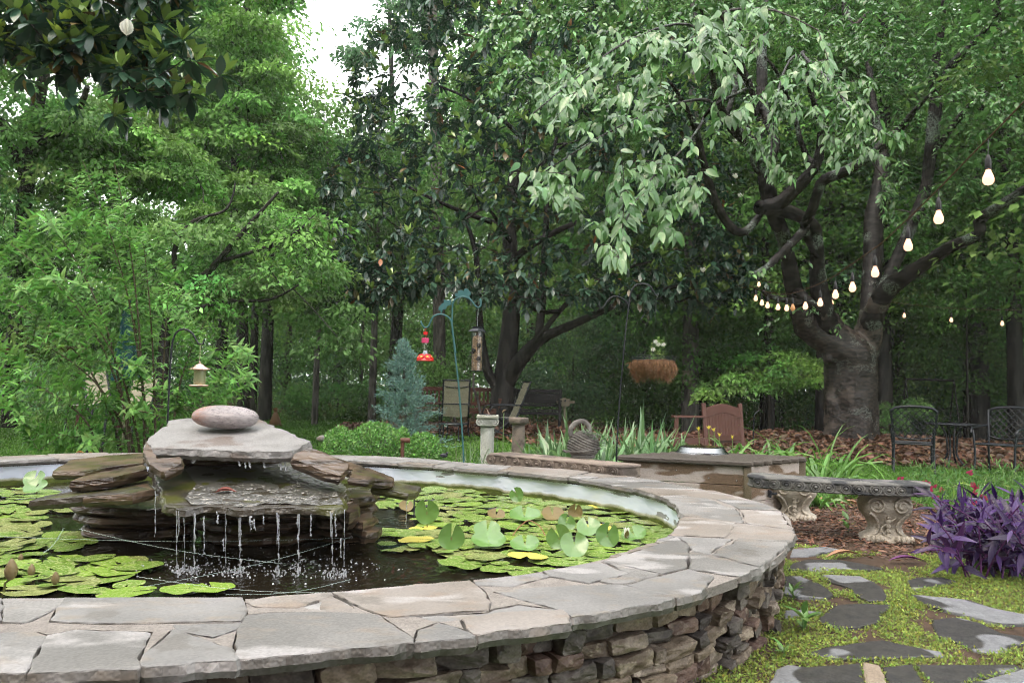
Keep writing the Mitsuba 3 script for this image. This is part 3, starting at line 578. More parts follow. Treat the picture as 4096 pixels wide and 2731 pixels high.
put('water', grid_sheet(np.arange(b[0], b[2], .022), np.arange(b[1], b[3], .022), wz, inside(Polygon(IN_POLY).buffer(.06).exterior.coords)), 'pond_water', smooth=True, kind='structure')
# falling water: beaded threads, drops, crowns where they land
for i, (x, y0, y1, w) in enumerate(STREAMS):
    Yd = 3.66 if x < 1750 else 4.3; p0 = at(*z10(x, y0), Yd); p1 = at(*z10(x + U(-8, 8), y1), Yd); n = 46
    u = np.linspace(0, 1, n)[:, None]; p = p0 * (1 - u) + p1 * u; ph = U(0, 6)
    p[:, 0] += .0035 * w * np.sin(u[:, 0] * 26 + ph) * u[:, 0]; p[:, 1] += .003 * np.cos(u[:, 0] * 19 + ph)
    r = .0011 + .0048 * w * np.clip(np.abs(np.sin(u[:, 0] * (9 + 3 * u[:, 0]) + ph)) ** 3 * (.2 + .8 * np.abs(np.sin(u[:, 0] * 47 + ph))) + .08, 0, 1) * np.exp(rng.normal(0, .35, n)); r = np.where((u[:, 0] > .45) & (np.sin(u[:, 0] * 31 + ph * 3) > .72), .0004, r)
    st = thing('water_stream', 'beaded thread of falling water at the fountain edge', 'water stream', 'threads of water falling from the mossy slab'); ms = [tube(p, r, 7)]
    if w > .45 and x < 1750:
        q = p0 + U(-.01, .01, 3); s = U(.3, .6); ms.append(tube([q, q + (p1 - p0) * s * .5 + U(-.004, .004, 3), q + (p1 - p0) * s], [.004 * w, .0022, .0008], 6))
    put('thread', cat(*ms), 'water_air', st, smooth=True)
    if y1 > 1380:
        cr = []
        for k in range(int(18 + 26 * w)):
            a, rr = U(0, 6.28), abs(rng.normal(0, .022)); h = U(.004, .045) * (1 - rr * 12 if rr < .06 else .2); c = np.array([p1[0] + rr * math.cos(a), p1[1] + rr * math.sin(a), WATER + max(h, .002)])
            cr.append(blob(c, U(.0012, .0042) * np.array([1, 1, U(.8, 2.2)]), k, .2, 2, 1))
        put('splash', cat(*cr), 'water_air', st, smooth=True, kind='stuff')
for x, y0, y1 in [(888, 548, 612), (935, 545, 628), (968, 548, 620), (1082, 550, 625), (1165, 552, 578), (1212, 560, 640), (1250, 560, 645)]:
    p0, p1 = at(*z10(x, y0), 4.06), at(*z10(x + 12, y1), 4.02); u = np.linspace(0, 1, 18)[:, None]; p = p0 * (1 - u) + p1 * u; p[:, 0] += .002 * np.sin(u[:, 0] * 20 + x)
    put('water_trickle', tube(p, .0018 + .0035 * np.abs(np.sin(u[:, 0] * 11 + x)), 7), 'water_air', smooth=True, label='short trickle of water dripping from the top slab onto the mossy slab', cat='water stream', group='trickles under the top slab')
dr_, fm = [], []
for k in range(230):
    d = drip[int(U(0, len(STREAMS) - 1))]; c = np.array([d[0] + rng.normal(0, .10), d[1] + rng.normal(-.03, .13), WATER + abs(rng.normal(0, .022)) + .002]); s = U(.0015, .0045)
    dr_.append(blob(c, (s, s, s * U(.8, 1.6)), k, .1, 2, 1))
put('spray_drops', cat(*dr_), 'water_air', smooth=True, label='drops of water jumping above the dark pond', cat='water drops', kind='stuff')
for k in range(110):
    d = drip[int(U(0, len(STREAMS) - 1))]; c = np.array([d[0] + rng.normal(0, .13), d[1] + rng.normal(-.05, .16), WATER + .001]); s = U(.002, .005); fm.append(blob(c, (s, s, s * .7), k, .1, 2, 1))
put('foam_bubbles', cat(*fm), 'foam', smooth=True, label='white bubbles floating where the water falls in', cat='bubbles', kind='stuff')
# dead leaf on the wet slab
def curled(L, w, curl, twist=0.0, n=7):
    xs = np.linspace(0, 1, n); v = []
    for x in xs:
        h = w * L / 2 * max(.03, math.sin(math.pi * x ** .85)); a = curl * 1.0; zc = .10 * L * math.sin(x * 3.0)
        for s in (-1, -.5, 0, .5, 1): v.append([x * L, h * s * math.cos(a * abs(s)), zc + h * abs(s) * math.sin(a * abs(s)) + twist * s * x * h])
    f = []
    for i in range(n - 1):
        for j in range(4): q = i * 5 + j; f += [[q, q + 5, q + 6], [q, q + 6, q + 1]]
    return np.array(v), np.array(f)
lp = at(*z10(700, 840), 3.9)
lk = put('fallen_leaf', xf(curled(.105, .42, .75), LM @ rotz(.08), lp + np.array([0, 0, .012])), two(prin((.20, .055, .04), .5, .4)), smooth=True, label='curled red brown dead leaf lying on the wet mossy slab', cat='leaf')
put('stalk', tube([lp + [0, 0, .012], lp + [-.02, .01, .016], lp + [-.035, .03, .012]], [.002, .0016, .0012], 5), 'twig', lk)
for (x, y, L, lb) in ((533, 20, .07, 'larger orange dead leaf lying on the far left coping'), (607, 16, .03, 'small orange leaf scrap beside the larger one on the far left coping')):
    p = onz(*z7(x, y), COP + .01); put('fallen_leaf', xf(curled(L, .5, .7), rotz(U(-.5, .5)), p - [L / 2, 0, 0]), two(prin((.42, .17, .06), .6, .3)), smooth=True, label=lb, cat='leaf')
# ---- netting lines strung over the pond
for a, b, lb in [((0, 580), (2352, 588), 'straight thread stretched level across the fountain'), ((530, 530), (1880, 760), 'dewy thread falling rightwards in front of the stack'), ((950, 920), (2352, 585), 'dewy thread rising rightwards in front of the stack'), ((930, 850), (2352, 955), 'low thread falling rightwards over the open water'),
                 ((1520, 970), (2352, 868), 'lowest thread near the coping at the centre'), ((430, 520), (290, 690), 'short slanting thread left of the fountain')]:
    p0, p1 = onz(*z7(*a), WATER + .16), onz(*z7(*b), WATER + .10); u = np.linspace(0, 1, 90)[:, None]; p = p0 * (1 - u) + p1 * u; p[:, 2] -= .02 * np.sin(u[:, 0] * np.pi)
    ms = [tube(p, .0005, 4)] + [blob(q, (.0011,) * 3, 0, 0, 1, 0) for q in p[::1] + U(-.004, .004, 90, 3) * [1, 1, 0]]
    put('netting_line', cat(*ms), 'thread', label=lb, cat='netting line')
# ---- lily pads
def pad_tpl(seed, cup=0.0, notch=.35, wave=.02):
    g = np.linspace(notch / 2, 2 * np.pi - notch / 2, 27); v = [[0, 0, 0]]; n = len(g)
    for r in (.45, .8, 1.0):
        for a in g:
            rr = r * (1 + .04 * math.sin(3 * a + seed) * r); v.append([rr * math.cos(a), rr * math.sin(a), cup * r * r + wave * r ** 3 * math.sin(5 * a + seed * 2)])
    f = [[0, 1 + k, 2 + k] for k in range(n - 1)]
    for q in range(2):
        for k in range(n - 1):
            i = 1 + q * n + k; f += [[i, i + n, i + n + 1], [i, i + n + 1, i + 1]]
    return np.array(v), np.array(f)
def pad_fn(a, b, sp):
    def fn(p, n, uv):
        c = mix(a, b, fbm(p.x * 14, p.y * 14, 0, 3)); return mix(c, (.34, .36, .16), smoothstep(.64, .7, noise(p.x * 120, p.y * 120, 0)) * sp)
    return two(bump(prin(mikit.proc(fn), .3, .5), lambda p, n, uv: fbm(p.x * 60, p.y * 60, 0, 3), .003, 1.5e-3))
mats['pad_green'] = pad_fn((.085, .155, .020), (.135, .215, .038), .55); mats['pad_lime'] = pad_fn((.125, .22, .026), (.175, .275, .04), .5); mats['pad_old'] = pad_fn((.10, .145, .03), (.19, .195, .07), .5)
mats['pad_raised'] = two(prin((.105, .205, .05), .26, .7)); mats['pad_under'] = two(prin((.16, .12, .045), .5, .4)); mats['pad_yellow'] = two(prin((.50, .44, .08), .5, .3))
PADM = ['pad_green', 'pad_lime', 'pad_green', 'pad_old', 'pad_green']
PADS = [{m: mikit.ply(pad_tpl(s, .02 * (s % 2), .2 + .1 * s, .012 + .014 * (s % 3)), 'mat_' + m, smooth=True) for m in set(PADM + ['pad_yellow'])} for s in range(4)]
def wpoly(zf, pts): return Polygon([onz(*zf(*q), WATER)[:2] for q in pts]).intersection(IN_POLY.buffer(-.02))
RIGHT = wpoly(z8, [(330, 290), (640, 250), (1100, 300), (1900, 400), (2352, 540), (2352, 700), (1500, 830), (1000, 850), (880, 790), (760, 700), (460, 690), (260, 660), (290, 570), (420, 540), (640, 520), (620, 400), (340, 400)])
LEFT = unary_union([wpoly(z7, [(-500, 290), (300, 270), (540, 350), (560, 420), (280, 430), (260, 540), (220, 590), (-400, 620)]), wpoly(z7, [(-400, 640), (430, 640), (640, 750), (930, 780), (1000, 950), (980, 990), (400, 1000), (-400, 1000)]), wpoly(z7, [(190, 590), (620, 580), (610, 640), (200, 640)])])
pads = []
def scatter_pads(region, n, rmin, rmax, gap, grp, tries=40):
    b = region.bounds; mine = []
    for _ in range(n):
        for _t in range(tries):
            p = np.array([U(b[0], b[2]), U(b[1], b[3])]); r = U(rmin, rmax)
            if region.contains(Point(p)) and all(np.hypot(*(p - q)) > gap * (r + s) for q, s in mine): mine.append((p, r)); break
    pads.extend((p, r, grp) for p, r in mine)
scatter_pads(RIGHT, 300, .045, .112, .47, 'right side')
scatter_pads(LEFT, 150, .05, .118, .5, 'left side')
pads.sort(key=lambda t: -t[1]); few = []
for i, (p, r, grp) in enumerate(pads):
    m = 'pad_yellow' if U(0, 1) < .02 else PADM[int(U(0, 5))]; M = np.eye(4); M[:3, :3] = rotz(U(0, 6.28)) @ rotx(rng.normal(0, .05)) @ roty(rng.normal(0, .05)) * r; M[:3, 3] = (p[0], p[1], WATER + .010 + .016 * U(0, 1) ** 2)
    zone = ('by the back plaster wall' if p[1] > 5.5 else 'by the fountain stones' if np.hypot(p[0] + 1.4, p[1] - 4.4) < 1.15 else 'near the front coping' if p[1] < 3.6 else 'by the right coping' if p[0] > .45 else 'in the middle')
    look = {'pad_yellow': 'yellowing', 'pad_lime': 'lime green', 'pad_old': 'dull olive', 'pad_green': 'green'}[m]
    if i < 290: put_ply('lily_pad', PADS[int(U(0, 4))][m], M, label=f'{look} lily pad floating flat {zone}, {grp}', cat='lily pad', group=f'{look} lily pads {zone}, {grp}')
    else: few.append(xf(pad_tpl(i % 4, .02, .3, .02), M[:3, :3], M[:3, 3]))
if few: put('small_lily_pads', cat(*few), 'pad_green', smooth=True, label='smallest green lily pads floating between the bigger ones', cat='lily pads', kind='stuff')
for x, y, r in [(1220, 965, .085), (1425, 955, .088), (770, 775, .10), (800, 838, .11)]:
    p = onz(*z7(x, y), WATER); M = np.eye(4); M[:3, :3] = rotz(U(0, 6)) * r; M[:3, 3] = p + [0, 0, .02]
    put_ply('lily_pad', PADS[1]['pad_lime'], M, label='bright lime lily pad at the front by the near coping', cat='lily pad', group='bright lime pads near the coping')
# pads lifted out of the water
RAISE = [(z8, 685, 412, 82, 112, -.1, 'broad shiny lily pad standing upright right of the spout stone'), (z8, 850, 580, 88, 95, .15, 'upright pad leaning left at the near side of the right pads'), (z8, 1100, 620, 118, 40, 0, 'pale folded pad lying lens shaped in the middle of the right pads'), (z8, 1345, 645, 100, 38, -.1, 'smaller folded pad right of the pale lens shaped one'),
         (z8, 1575, 585, 85, 85, -.5, 'tilted pad with brown underside at the left of the raised cluster'), (z8, 1675, 640, 95, 80, .0, 'largest upright pad in front of the raised cluster'), (z8, 1620, 490, 62, 60, .3, 'small tilted pad at the back left of the raised cluster'), (z8, 1770, 520, 82, 55, -.2, 'pale pad at the back of the raised cluster'),
         (z8, 1895, 570, 82, 82, .35, 'heart shaped pad at the right of the raised cluster'), (z8, 2080, 575, 85, 35, -.5, 'rightmost raised pad beside the white bud'), (z8, 1090, 545, 90, 55, .1, 'half sunk tilted pad behind the pale lens shaped one'), (z8, 1290, 300, 50, 50, -.6, 'narrow pad poking up alone near the back plaster wall'),
         (z8, 1530, 440, 75, 38, -.1, 'brownish rolled pad behind the raised cluster'), (z8, 1340, 450, 105, 35, 0, 'low folded pad in the centre behind the others'), (z8, 1680, 410, 24, 40, .2, 'rolled brown pad standing like a tube at the back'), (z8, 545, 380, 42, 28, .3, 'small brown folded pad below the spout stone'),
         (z8, 1150, 440, 60, 30, .2, 'brown curled pad near the middle of the right pads'), (z7, 230, 195, 68, 52, .1, 'upper of two glossy pads standing by the left plaster wall'), (z7, 240, 255, 74, 42, .0, 'lower of two glossy pads standing by the left plaster wall')]
for i, (zf, x, y, hw, hh, roll, lb) in enumerate(RAISE):
    base = onz(*zf(x, y + hh), WATER + .01); Yd = base[1] + .02; c = at(*zf(x, y), Yd); pw = np.linalg.norm(at(*zf(x + hw, y), Yd) - c); ph = np.linalg.norm(at(*zf(x, y - hh), Yd) - c)
    e = math.asin(min(1, max(.12, ph / pw))); N = np.array([math.sin(roll) * .6, -math.sin(e), math.cos(e) + .05]); X = np.array([math.cos(roll), 0, -math.sin(roll)]); X = np.cross(np.cross(N, X), N)
    t = pad_tpl(i, .28 if hh < 45 else .18, .35, .04); M = frame(c, np.cross(N, X), N); M[:3, :3] *= max(pw, .05)
    k = put('raised_lily_pad', xf(t, M[:3, :3], M[:3, 3]), 'pad_raised' if 'brown' not in lb or 'underside' in lb else 'pad_under', smooth=True, label=lb, cat='lily pad')
    put('stalk', tube([c - [0, 0, .004], (c + base) / 2 + [0, .012, 0], [base[0], base[1] + .02, WATER - .02]], .004, 6), 'pad_under', k)
def bud(zf, x, y, base, h, lb, white=False):
    b = onz(*zf(*base), WATER); c = at(*zf(x, y), b[1]); s = h * .34; k = thing('lily_bud', lb, 'flower bud')
    pr = [(0, -.5), (.12, -.47), (.25, -.3), (.29, -.05), (.22, .2), (.1, .42), (0, .52)]; R = rotx(U(-.1, .1)) @ roty(U(-.12, .12))
    if white:
        for a in np.arange(7) * .9: put('petal', xf(leaf_tpl(.42, .5, .05, 4), rotz(a) @ roty(-1.32), c - [0, 0, h / 2]) if False else xf((leaf_tpl(.42, .5, .05, 4)[0] * h, leaf_tpl(.42, .5, .05, 4)[1]), rotz(a) @ roty(-1.35), c - np.array([0, 0, h / 2])), 'petal_white', k, smooth=True)
        put('sepal', xf((leaf_tpl(.42, .5, .02, 4)[0] * h * .9, leaf_tpl(.42, .5, .02, 4)[1]), rotz(-1.4) @ roty(-1.25), c - np.array([0, 0.006, h / 2])), 'pad_under', k, smooth=True)
    else: put('bud', xf(lathe(np.array(pr) * h, 10), R, c), two(prin((.17, .13, .06), .5, .4)), k, smooth=True)
    put('stalk', tube([c - [0, 0, h * .45], (c + b) / 2 - [.006, 0, 0], b - [.0, 0, .02]], .0045, 6), two(prin((.10, .11, .03), .5)), k)
bud(z7, 75, 800, (15, 985), .085, 'large brown green lily bud closest to the left edge'); bud(z7, 373, 858, (372, 940), .055, 'brown lily bud standing rightmost of the four'); bud(z7, 212, 805, (205, 850), .055, 'green brown lily bud second from the right'); bud(z7, 140, 722, (138, 752), .04, 'smallest lily bud, behind the large one')
bud(z8, 2026, 560, (2030, 620), .075, 'white water lily opening beside the rightmost raised pad', True)
p0, p1, p2 = onz(*z8(1245, 605), WATER), at(*z8(1370, 472), onz(*z8(1370, 560), WATER)[1]), onz(*z8(1490, 600), WATER)
put('bent_stalk', tube(spline([p0, p0 * .4 + p1 * .6 + [0, 0, .02], p1, p1 * .5 + p2 * .5 + [0, 0, .03], p2], 24), .003, 5), two(prin((.24, .10, .05), .5)), label='bent reddish stalk arching over the right pads', cat='stalk')
p = onz(*z8(600, 470), WATER); q = at(*z8(600, 300), p[1]); put('support_rod', tube([p - [0, 0, .1], q], .005, 6), 'iron_black', label='thin black rod holding up the spout stone in the water', cat='rod')
# ---------------------------------------------------------------- trees and shrubs
def limb_px(s, pts, parent=-1, n=None):
    """Limb traced on the photograph: (x, y, distance, width in its pixels)."""
    P = [at(x, y, Y) for x, y, Y, w in pts]; R = [w / 2 / SC * Y / FOCAL for x, y, Y, w in pts]; return s.limb(P, R, parent, n)
def px_targets(poly, n, y0, y1, bulge=None):
    P = Polygon(poly); b = P.bounds; out = []
    while len(out) < n:
        x, y = U(b[0], b[2]), U(b[1], b[3])
        if P.contains(Point(x, y)): out.append(at(x, y, (bulge(x, y) if bulge else 0) + U(y0, y1)))
    return np.array(out)
def clumps(C, per, rad, flat, size, base, var=.22, cvar=.25, droop=.35, tpl=LEAF1, dome=.5, up=1.0):
    """Leafy sprays: flat domes of leaves round each centre."""
    n = len(C) * per; c = np.repeat(C, per, 0); rr = np.repeat(np.broadcast_to(rad, (len(C),)), per)[:, None]; q = ball(n); q[:, 2] *= flat
    q[:, 2] -= dome * (q[:, :2] ** 2).sum(1) * .6; P = c + q * rr; X = q * [1, 1, .3] + rng.normal(0, .45, (n, 3)) + [0, 0, -droop]
    N = rng.normal(0, .42, (n, 3)) + q * .5 + [0, 0, up]; s = size * rng.uniform(.7, 1.25, n)
    col = np.repeat(tint(base, len(C), cvar, .10), per, 0) * np.exp(rng.normal(0, var, (n, 1)))
    return leaves(tpl, P, X, N, s, col)
def tree(label, base, H, h0, R, n, per, size, col, trunk=.16, lean=(0, 0), clump=.8, flat=.35, group=None, bark_='bark_dark', cat_='tree', name='tree', shell=.45, off=(0, 0), limbs=True, rag=.25, dens=1.0):
    k = thing(name, label, cat_, group); base = np.asarray(base, float); s = Skeleton(); top = base + [lean[0], lean[1], H * .93]
    s.limb([base - [0, 0, .15], base + [lean[0] * .1, lean[1] * .1, H * .25], base + [lean[0] * .4 + U(-.2, .2), lean[1] * .4, H * .6], top], [trunk * 1.25, trunk, trunk * .62, .03], -1, 22)
    u = rng.uniform(0, 1, n); a = rng.uniform(0, 2 * np.pi, n); prof = np.sin(np.pi * np.clip(.12 + .86 * u, 0, 1)) ** .7
    r = R * prof * (shell + (1 - shell) * rng.uniform(0, 1, n) ** .5) * (1 + rng.normal(0, rag * .5, n)); z = h0 + (H - h0) * u
    C = np.stack([base[0] + off[0] + lean[0] * u + r * np.cos(a), base[1] + off[1] + lean[1] * u + r * np.sin(a), base[2] + z], 1)
    if limbs: s.grow(C - [0, 0, .1], .12, .7, .06, bias=.8); ms, P, RR = s.meshes(.008, .42, 4)
    else: ms, P, RR = s.meshes(.008, .42, 4)
    put('trunk', ms[0], bark_, k, smooth=True)
    if len(ms) > 1: put('branches', cat(*ms[1:]), bark_, k, smooth=True)
    m, c = clumps(C, per, clump * np.exp(rng.normal(0, .2, n)), flat, size, col)
    put('crown', m, 'leaf_soft', k, color=c, kind='stuff'); return k
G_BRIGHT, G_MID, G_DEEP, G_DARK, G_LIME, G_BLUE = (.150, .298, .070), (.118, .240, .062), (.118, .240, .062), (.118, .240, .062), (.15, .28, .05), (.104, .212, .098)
# --- woodland: crowns are copies of a few leafy shapes (unit height), each tree its own trunk and crown
PROTO = {}
def proto(nm, col, n, per, R, leaf, flat, clump, seed, low=0.0, rag=.35):
    global rng
    keep = rng; rng = np.random.default_rng(seed); u = rng.uniform(0, 1, n); a = rng.uniform(0, 6.2832, n); prof = np.sin(np.pi * np.clip(.16 + .82 * u, 0, 1)) ** .6
    r = R * prof * (.35 + .65 * rng.uniform(0, 1, n) ** .5) * (1 + rng.normal(0, rag * .5, n)); C = np.stack([r * np.cos(a), r * np.sin(a), low + (1 - low) * u], 1)
    m, c = clumps(C, per, clump * np.exp(rng.normal(0, .25, n)), flat, leaf, col, droop=.4, dome=.9, cvar=.3); rng = keep
    scene['group_' + nm] = {'type': 'shapegroup', 'crown': mikit.ply(m, 'mat_leaf_soft', color=c)}; PROTO[nm] = 'group_' + nm
FAM = {'bright': G_BRIGHT, 'mid': G_MID, 'blue': G_BLUE, 'deep': G_DEEP, 'dark': G_DARK}
for i, (nm, c) in enumerate(FAM.items()):
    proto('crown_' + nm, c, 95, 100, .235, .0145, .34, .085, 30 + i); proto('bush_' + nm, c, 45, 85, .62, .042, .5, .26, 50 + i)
def inst(k, nm, X, Y, Z, sx, sz, rot): M = np.eye(4); M[:3, :3] = rotz(rot) @ np.diag([sx, sx, sz]); M[:3, 3] = (X, Y, Z); kk = key(k); scene[kk] = {'type': 'instance', 'group': {'type': 'ref', 'id': PROTO[nm]}, 'to_world': T(M.tolist())}; return kk
r2 = np.random.default_rng(11)
def cap_gap(X, Y, H, R, slope=.335):
    t = X / max(Y, .1)   # the opening in the wood where the white sky shows
    return min(H, 1.05 + slope * Y + r2.uniform(-1.0, .2)) if abs(t + .195) < .075 + R / Y else H
def wood_tree(label, X, Y, H, low, fam, tr, group, wide=1.0):
    k = thing('tree', label, 'tree', group); le = r2.uniform(-.4, .4); put('trunk', tube([[X, Y, -.2], [X + le * .3, Y, H * .3], [X + le, Y, H * .6], [X + le, Y, H * .9]], [tr * 1.2, tr, tr * .65, .03], 8), 'bark_dark', k, smooth=True)
    tag(inst(k + '__crown', 'crown_' + fam, X + le, Y, low, H * wide, H - low, r2.uniform(0, 6.28)), kind='stuff'); return k
ROWS = [(24.5, 4.2, (11, 14), 'front'), (31, 4.6, (14, 18), 'second'), (40, 5.4, (19, 24), 'third'), (52, 6.5, (25, 31), 'rearmost')]
for row, (yy, dx, hh, nm) in enumerate(ROWS):
    x = -yy * .9
    while x < yy * .9:
        X, Y = x + r2.uniform(-1.2, 1.2), yy + r2.uniform(-2.0, 2.0); t = X / Y; H = r2.uniform(*hh); x += dx
        H = cap_gap(X, Y, H, H * .16, .355 if row < 2 else .33)
        if t < -.44 and row > 0: H = min(H, 1.05 + .22 * Y)
        if row == 0 and -.36 < t < .05: continue
        side = 'left' if t < -.34 else 'centre left' if t < -.05 else 'centre right' if t < .3 else 'right'
        fam = ['bright', 'mid', 'blue', 'mid', 'deep'][int(r2.integers(0, 5))]
        wood_tree(f'tall green woodland tree in the {nm} row behind the lawn, {side}', X, Y, H, H * [.12, .16, .16, .12][row], fam, .17 + .04 * row, f'woodland trees, {nm} row, {side}')
for row, (yy, hh) in enumerate([(21.5, (1.4, 2.6)), (27, (2.5, 4.0)), (35, (3.5, 5.5)), (46, (5, 8))]):
    for t in np.arange(-.95, .95, 2.2 * hh[0] / yy * .62):
        Y = yy + r2.uniform(-1.5, 1.5); h = r2.uniform(*hh); t = t + r2.uniform(-.02, .02)
        if row == 0 and -.46 < t < .12: continue
        if row == 1 and -.36 < t < -.14: h *= .8
        side = 'left' if t < -.34 else 'centre' if t < .3 else 'right'; fam = ['mid', 'deep', 'blue', 'bright'][int(r2.integers(0, 4))]
        k = thing('bush', f'green undergrowth bush among the trunks of the far wood, {side}', 'bush', f'undergrowth of the far wood, {side}'); inst(k, 'bush_' + fam, t * Y, Y, -.1, h, h, r2.uniform(0, 6.28)) if False else scene.update({k: {'type': 'instance', 'group': {'type': 'ref', 'id': PROTO['bush_' + fam]}, 'to_world': T((np.vstack([np.c_[rotz(r2.uniform(0, 6.28)) @ np.diag([h, h, h]), [t * Y, Y, -.1]], [0, 0, 0, 1]])).tolist())}})
for x in np.arange(4.5, 25, 2.7):  # row added so its canopy darkens the wood at right
    Y = 19.5 + r2.uniform(-1.2, 1.6); H = r2.uniform(11, 15); wood_tree('woodland tree in the added nearest row, its crown shading the ground behind the patio chairs', x, Y, H, 3.4, ['mid', 'deep', 'blue', 'deep'][int(r2.integers(0, 4))], .17, 'woodland trees, nearest row at right', 1.1)
for x, Y in ((5.7, 17.6), (7.6, 18.4), (4.4, 19.0)): wood_tree('young woodland tree right behind the cherry limbs, bright leaf colour standing in for backlight', x, Y, 9.5, 2.2, 'bright', .10, 'young trees behind the cherry')  # backlight put into the brighter leaf colour
for x, Y, H in ((9.6, 10.2, 12), (12.5, 13.5, 14), (15.5, 9.0, 14)): wood_tree('woodland tree added beyond the right edge to block sky from the right', x, Y, H, 3.0, 'mid', .2, 'added trees beyond the right edge', 1.1)  # added mostly out of view so the right side gets less sky
# the wood goes on all round the garden: beyond the rows; unseen trees at both sides and behind the camera are added to block low sky
wk = tag('far_wood', 'mass of trees farther off all round the garden, the unseen ones added to block low sky', 'wood', kind='stuff'); used['far_wood'] = 1; c0 = np.array([0., 8.])
for a in np.arange(0, 360, 4.6):
    for q, (R_, h_) in enumerate(((62, 30), (70, 36)) if 25 < a < 155 else ((27, 15), (36, 22))):
        an = math.radians(a + r2.uniform(-2, 2) + 2.3 * q); R_ = R_ * r2.uniform(.94, 1.06); X, Y = c0[0] + R_ * math.cos(an), c0[1] + R_ * math.sin(an); t = X / max(Y, .1); H = h_ * r2.uniform(.85, 1.15)
        H = cap_gap(X, Y, H, H * .22, .30) if 25 < a < 155 else H
        if Y > 10 and t < -.44: H = min(H, 1.05 + .19 * Y)
        inst('far_wood__tree', ['crown_deep', 'crown_mid', 'crown_bright', 'crown_blue'][int(r2.integers(0, 4))], X, Y, .2, H * 1.15, H, r2.uniform(0, 6.28))
for kk in [k for k in list(scene) if k.startswith('far_wood__tree')]: scene['far_wood__%03d' % (len([1 for z in scene if z.startswith('far_wood__0')]) + 1)] = scene.pop(kk)
# --- slim far trunks seen under the crowns
for x, y, Y, w, H, lb in [(578, 960, 23.5, 17, 11.5, 'thinner dark trunk, left one of the close pair beyond the boulder'), (607, 962, 22, 26, 11, 'thick dark trunk right one of the close pair beyond the boulder'), (722, 975, 20, 13, 8, 'slim grey leaning trunk at the far lawn edge'), (853, 978, 20, 16, 8.2, 'straight grey brown trunk left of the blue cypress'), (828, 935, 27, 8, 9.5, 'thin dark trunk behind the straight grey brown one'), (658, 945, 30, 14, 10.5, 'faint trunk in the mist between the pair and the leaning one')]:
    b = at(x, y, Y); b[2] = 0
    tree('woodland tree with ' + lb, b, H, H * .5, 1.9, 46, 110, .15, G_BRIGHT if x < 700 else G_MID, w / 2 / SC * Y / FOCAL, (U(-.2, .1), 0), .9, .35, bark_='bark_grey' if 'grey' in lb else 'bark_dark')
# --- left: bright tall hardwoods
def px_tree(label, trunk_pts, poly, n, y0, y1, per, size, col, clump, flat=.3, mat='leaf_soft', bark_='bark_dark', extra=(), name='tree', cat_='tree', tpl=LEAF1, tip=.008, sides=4, droop=.35, arch=.1, above=None, dome=.8, cvar=.25):
    k = thing(name, label, cat_); s = Skeleton(); limb_px(s, trunk_pts)
    for e in extra: limb_px(s, e, s.near(at(*e[0][:3])))
    C = px_targets(poly, n, y0, y1)
    if above is not None: C = np.vstack([C, above])
    s.grow(C, arch, .5, .06, bias=.5); ms, P, R = s.meshes(tip, .42, sides); put('trunk', ms[0], bark_, k, smooth=True); put('branches', cat(*ms[1:]), bark_, k, smooth=True)
    m, c = clumps(C, per, clump * np.exp(rng.normal(0, .25, len(C))), flat, size, col, droop=droop, tpl=tpl, dome=dome, cvar=cvar); put('crown', m, mat, k, color=c, kind='stuff'); return k
px_tree('tall bright green hardwood tree filling the upper left, right of the magnolia branch', [(560, 960, 19, 30), (555, 700, 19, 26), (540, 400, 19, 22), (560, 100, 19, 18), (590, -200, 19, 12), (600, -500, 19, 6)],
        [(300, 300), (330, 60), (420, -120), (640, -160), (670, 0), (630, 90), (640, 200), (690, 260), (735, 350), (720, 470), (640, 520), (560, 470), (430, 420)], 165, 16.0, 20.5, 260, .14, G_BRIGHT, .62, .15, cvar=.4, above=np.array([at(x, y, Y) for x, y, Y in zip(U(280, 640, 70), U(-700, -120, 70), U(16, 21, 70))]))
px_tree('bright green tree with drooping leafy layers in the left middle', [(300, 940, 15.5, 30), (300, 700, 15.5, 26), (270, 500, 15.5, 20), (250, 330, 15.5, 12)],
        [(90, 250), (200, 225), (300, 260), (420, 330), (480, 420), (470, 480), (400, 440), (300, 400), (180, 390), (90, 330)], 70, 13.0, 15.5, 240, .12, G_BRIGHT, .52, .15, cvar=.4)
px_tree('tall dark trunked hardwood at the far left edge', [(20, 980, 14, 34), (45, 600, 14, 32), (70, 330, 13.6, 34), (95, 200, 13, 26), (130, 40, 12.4, 18), (150, -150, 12, 10)],
        [(-160, 150), (60, 130), (200, 250), (330, 480), (380, 640), (300, 780), (100, 800), (-160, 800)], 170, 12.0, 16, 150, .115, G_DEEP, .50, extra=[[(70, 330, 13.6, 24), (160, 280, 12.8, 18), (200, 200, 12, 12)], [(60, 420, 13.7, 22), (10, 300, 13, 18), (-30, 200, 12, 12)]],
        above=np.array([at(x, y, Y) for x, y, Y in zip(U(-350, 150, 60), U(-500, 100, 60), U(10.5, 15, 60))]))
px_tree('spreading dark limbed understory tree behind the leafy shrub', [(365, 990, 12.5, 26), (380, 760, 12.5, 24), (420, 690, 12.4, 20), (500, 600, 12, 15), (560, 530, 11.8, 11), (640, 440, 11.6, 6)],
        [(380, 500), (470, 440), (600, 400), (700, 440), (745, 520), (800, 690), (790, 780), (700, 760), (640, 700), (560, 700), (470, 740), (400, 650)], 95, 11.5, 16.5, 160, .11, G_MID, .52, .16, cvar=.4,
        extra=[[(385, 740, 12.5, 18), (430, 720, 12.2, 13), (520, 690, 12, 10), (600, 690, 11.8, 7), (690, 650, 11.6, 4)], [(420, 690, 12.4, 14), (400, 590, 12.2, 12), (440, 510, 12, 9), (520, 480, 11.8, 6), (540, 420, 11.8, 4)], [(500, 600, 12, 10), (600, 570, 11.9, 7), (700, 520, 11.7, 4)]])
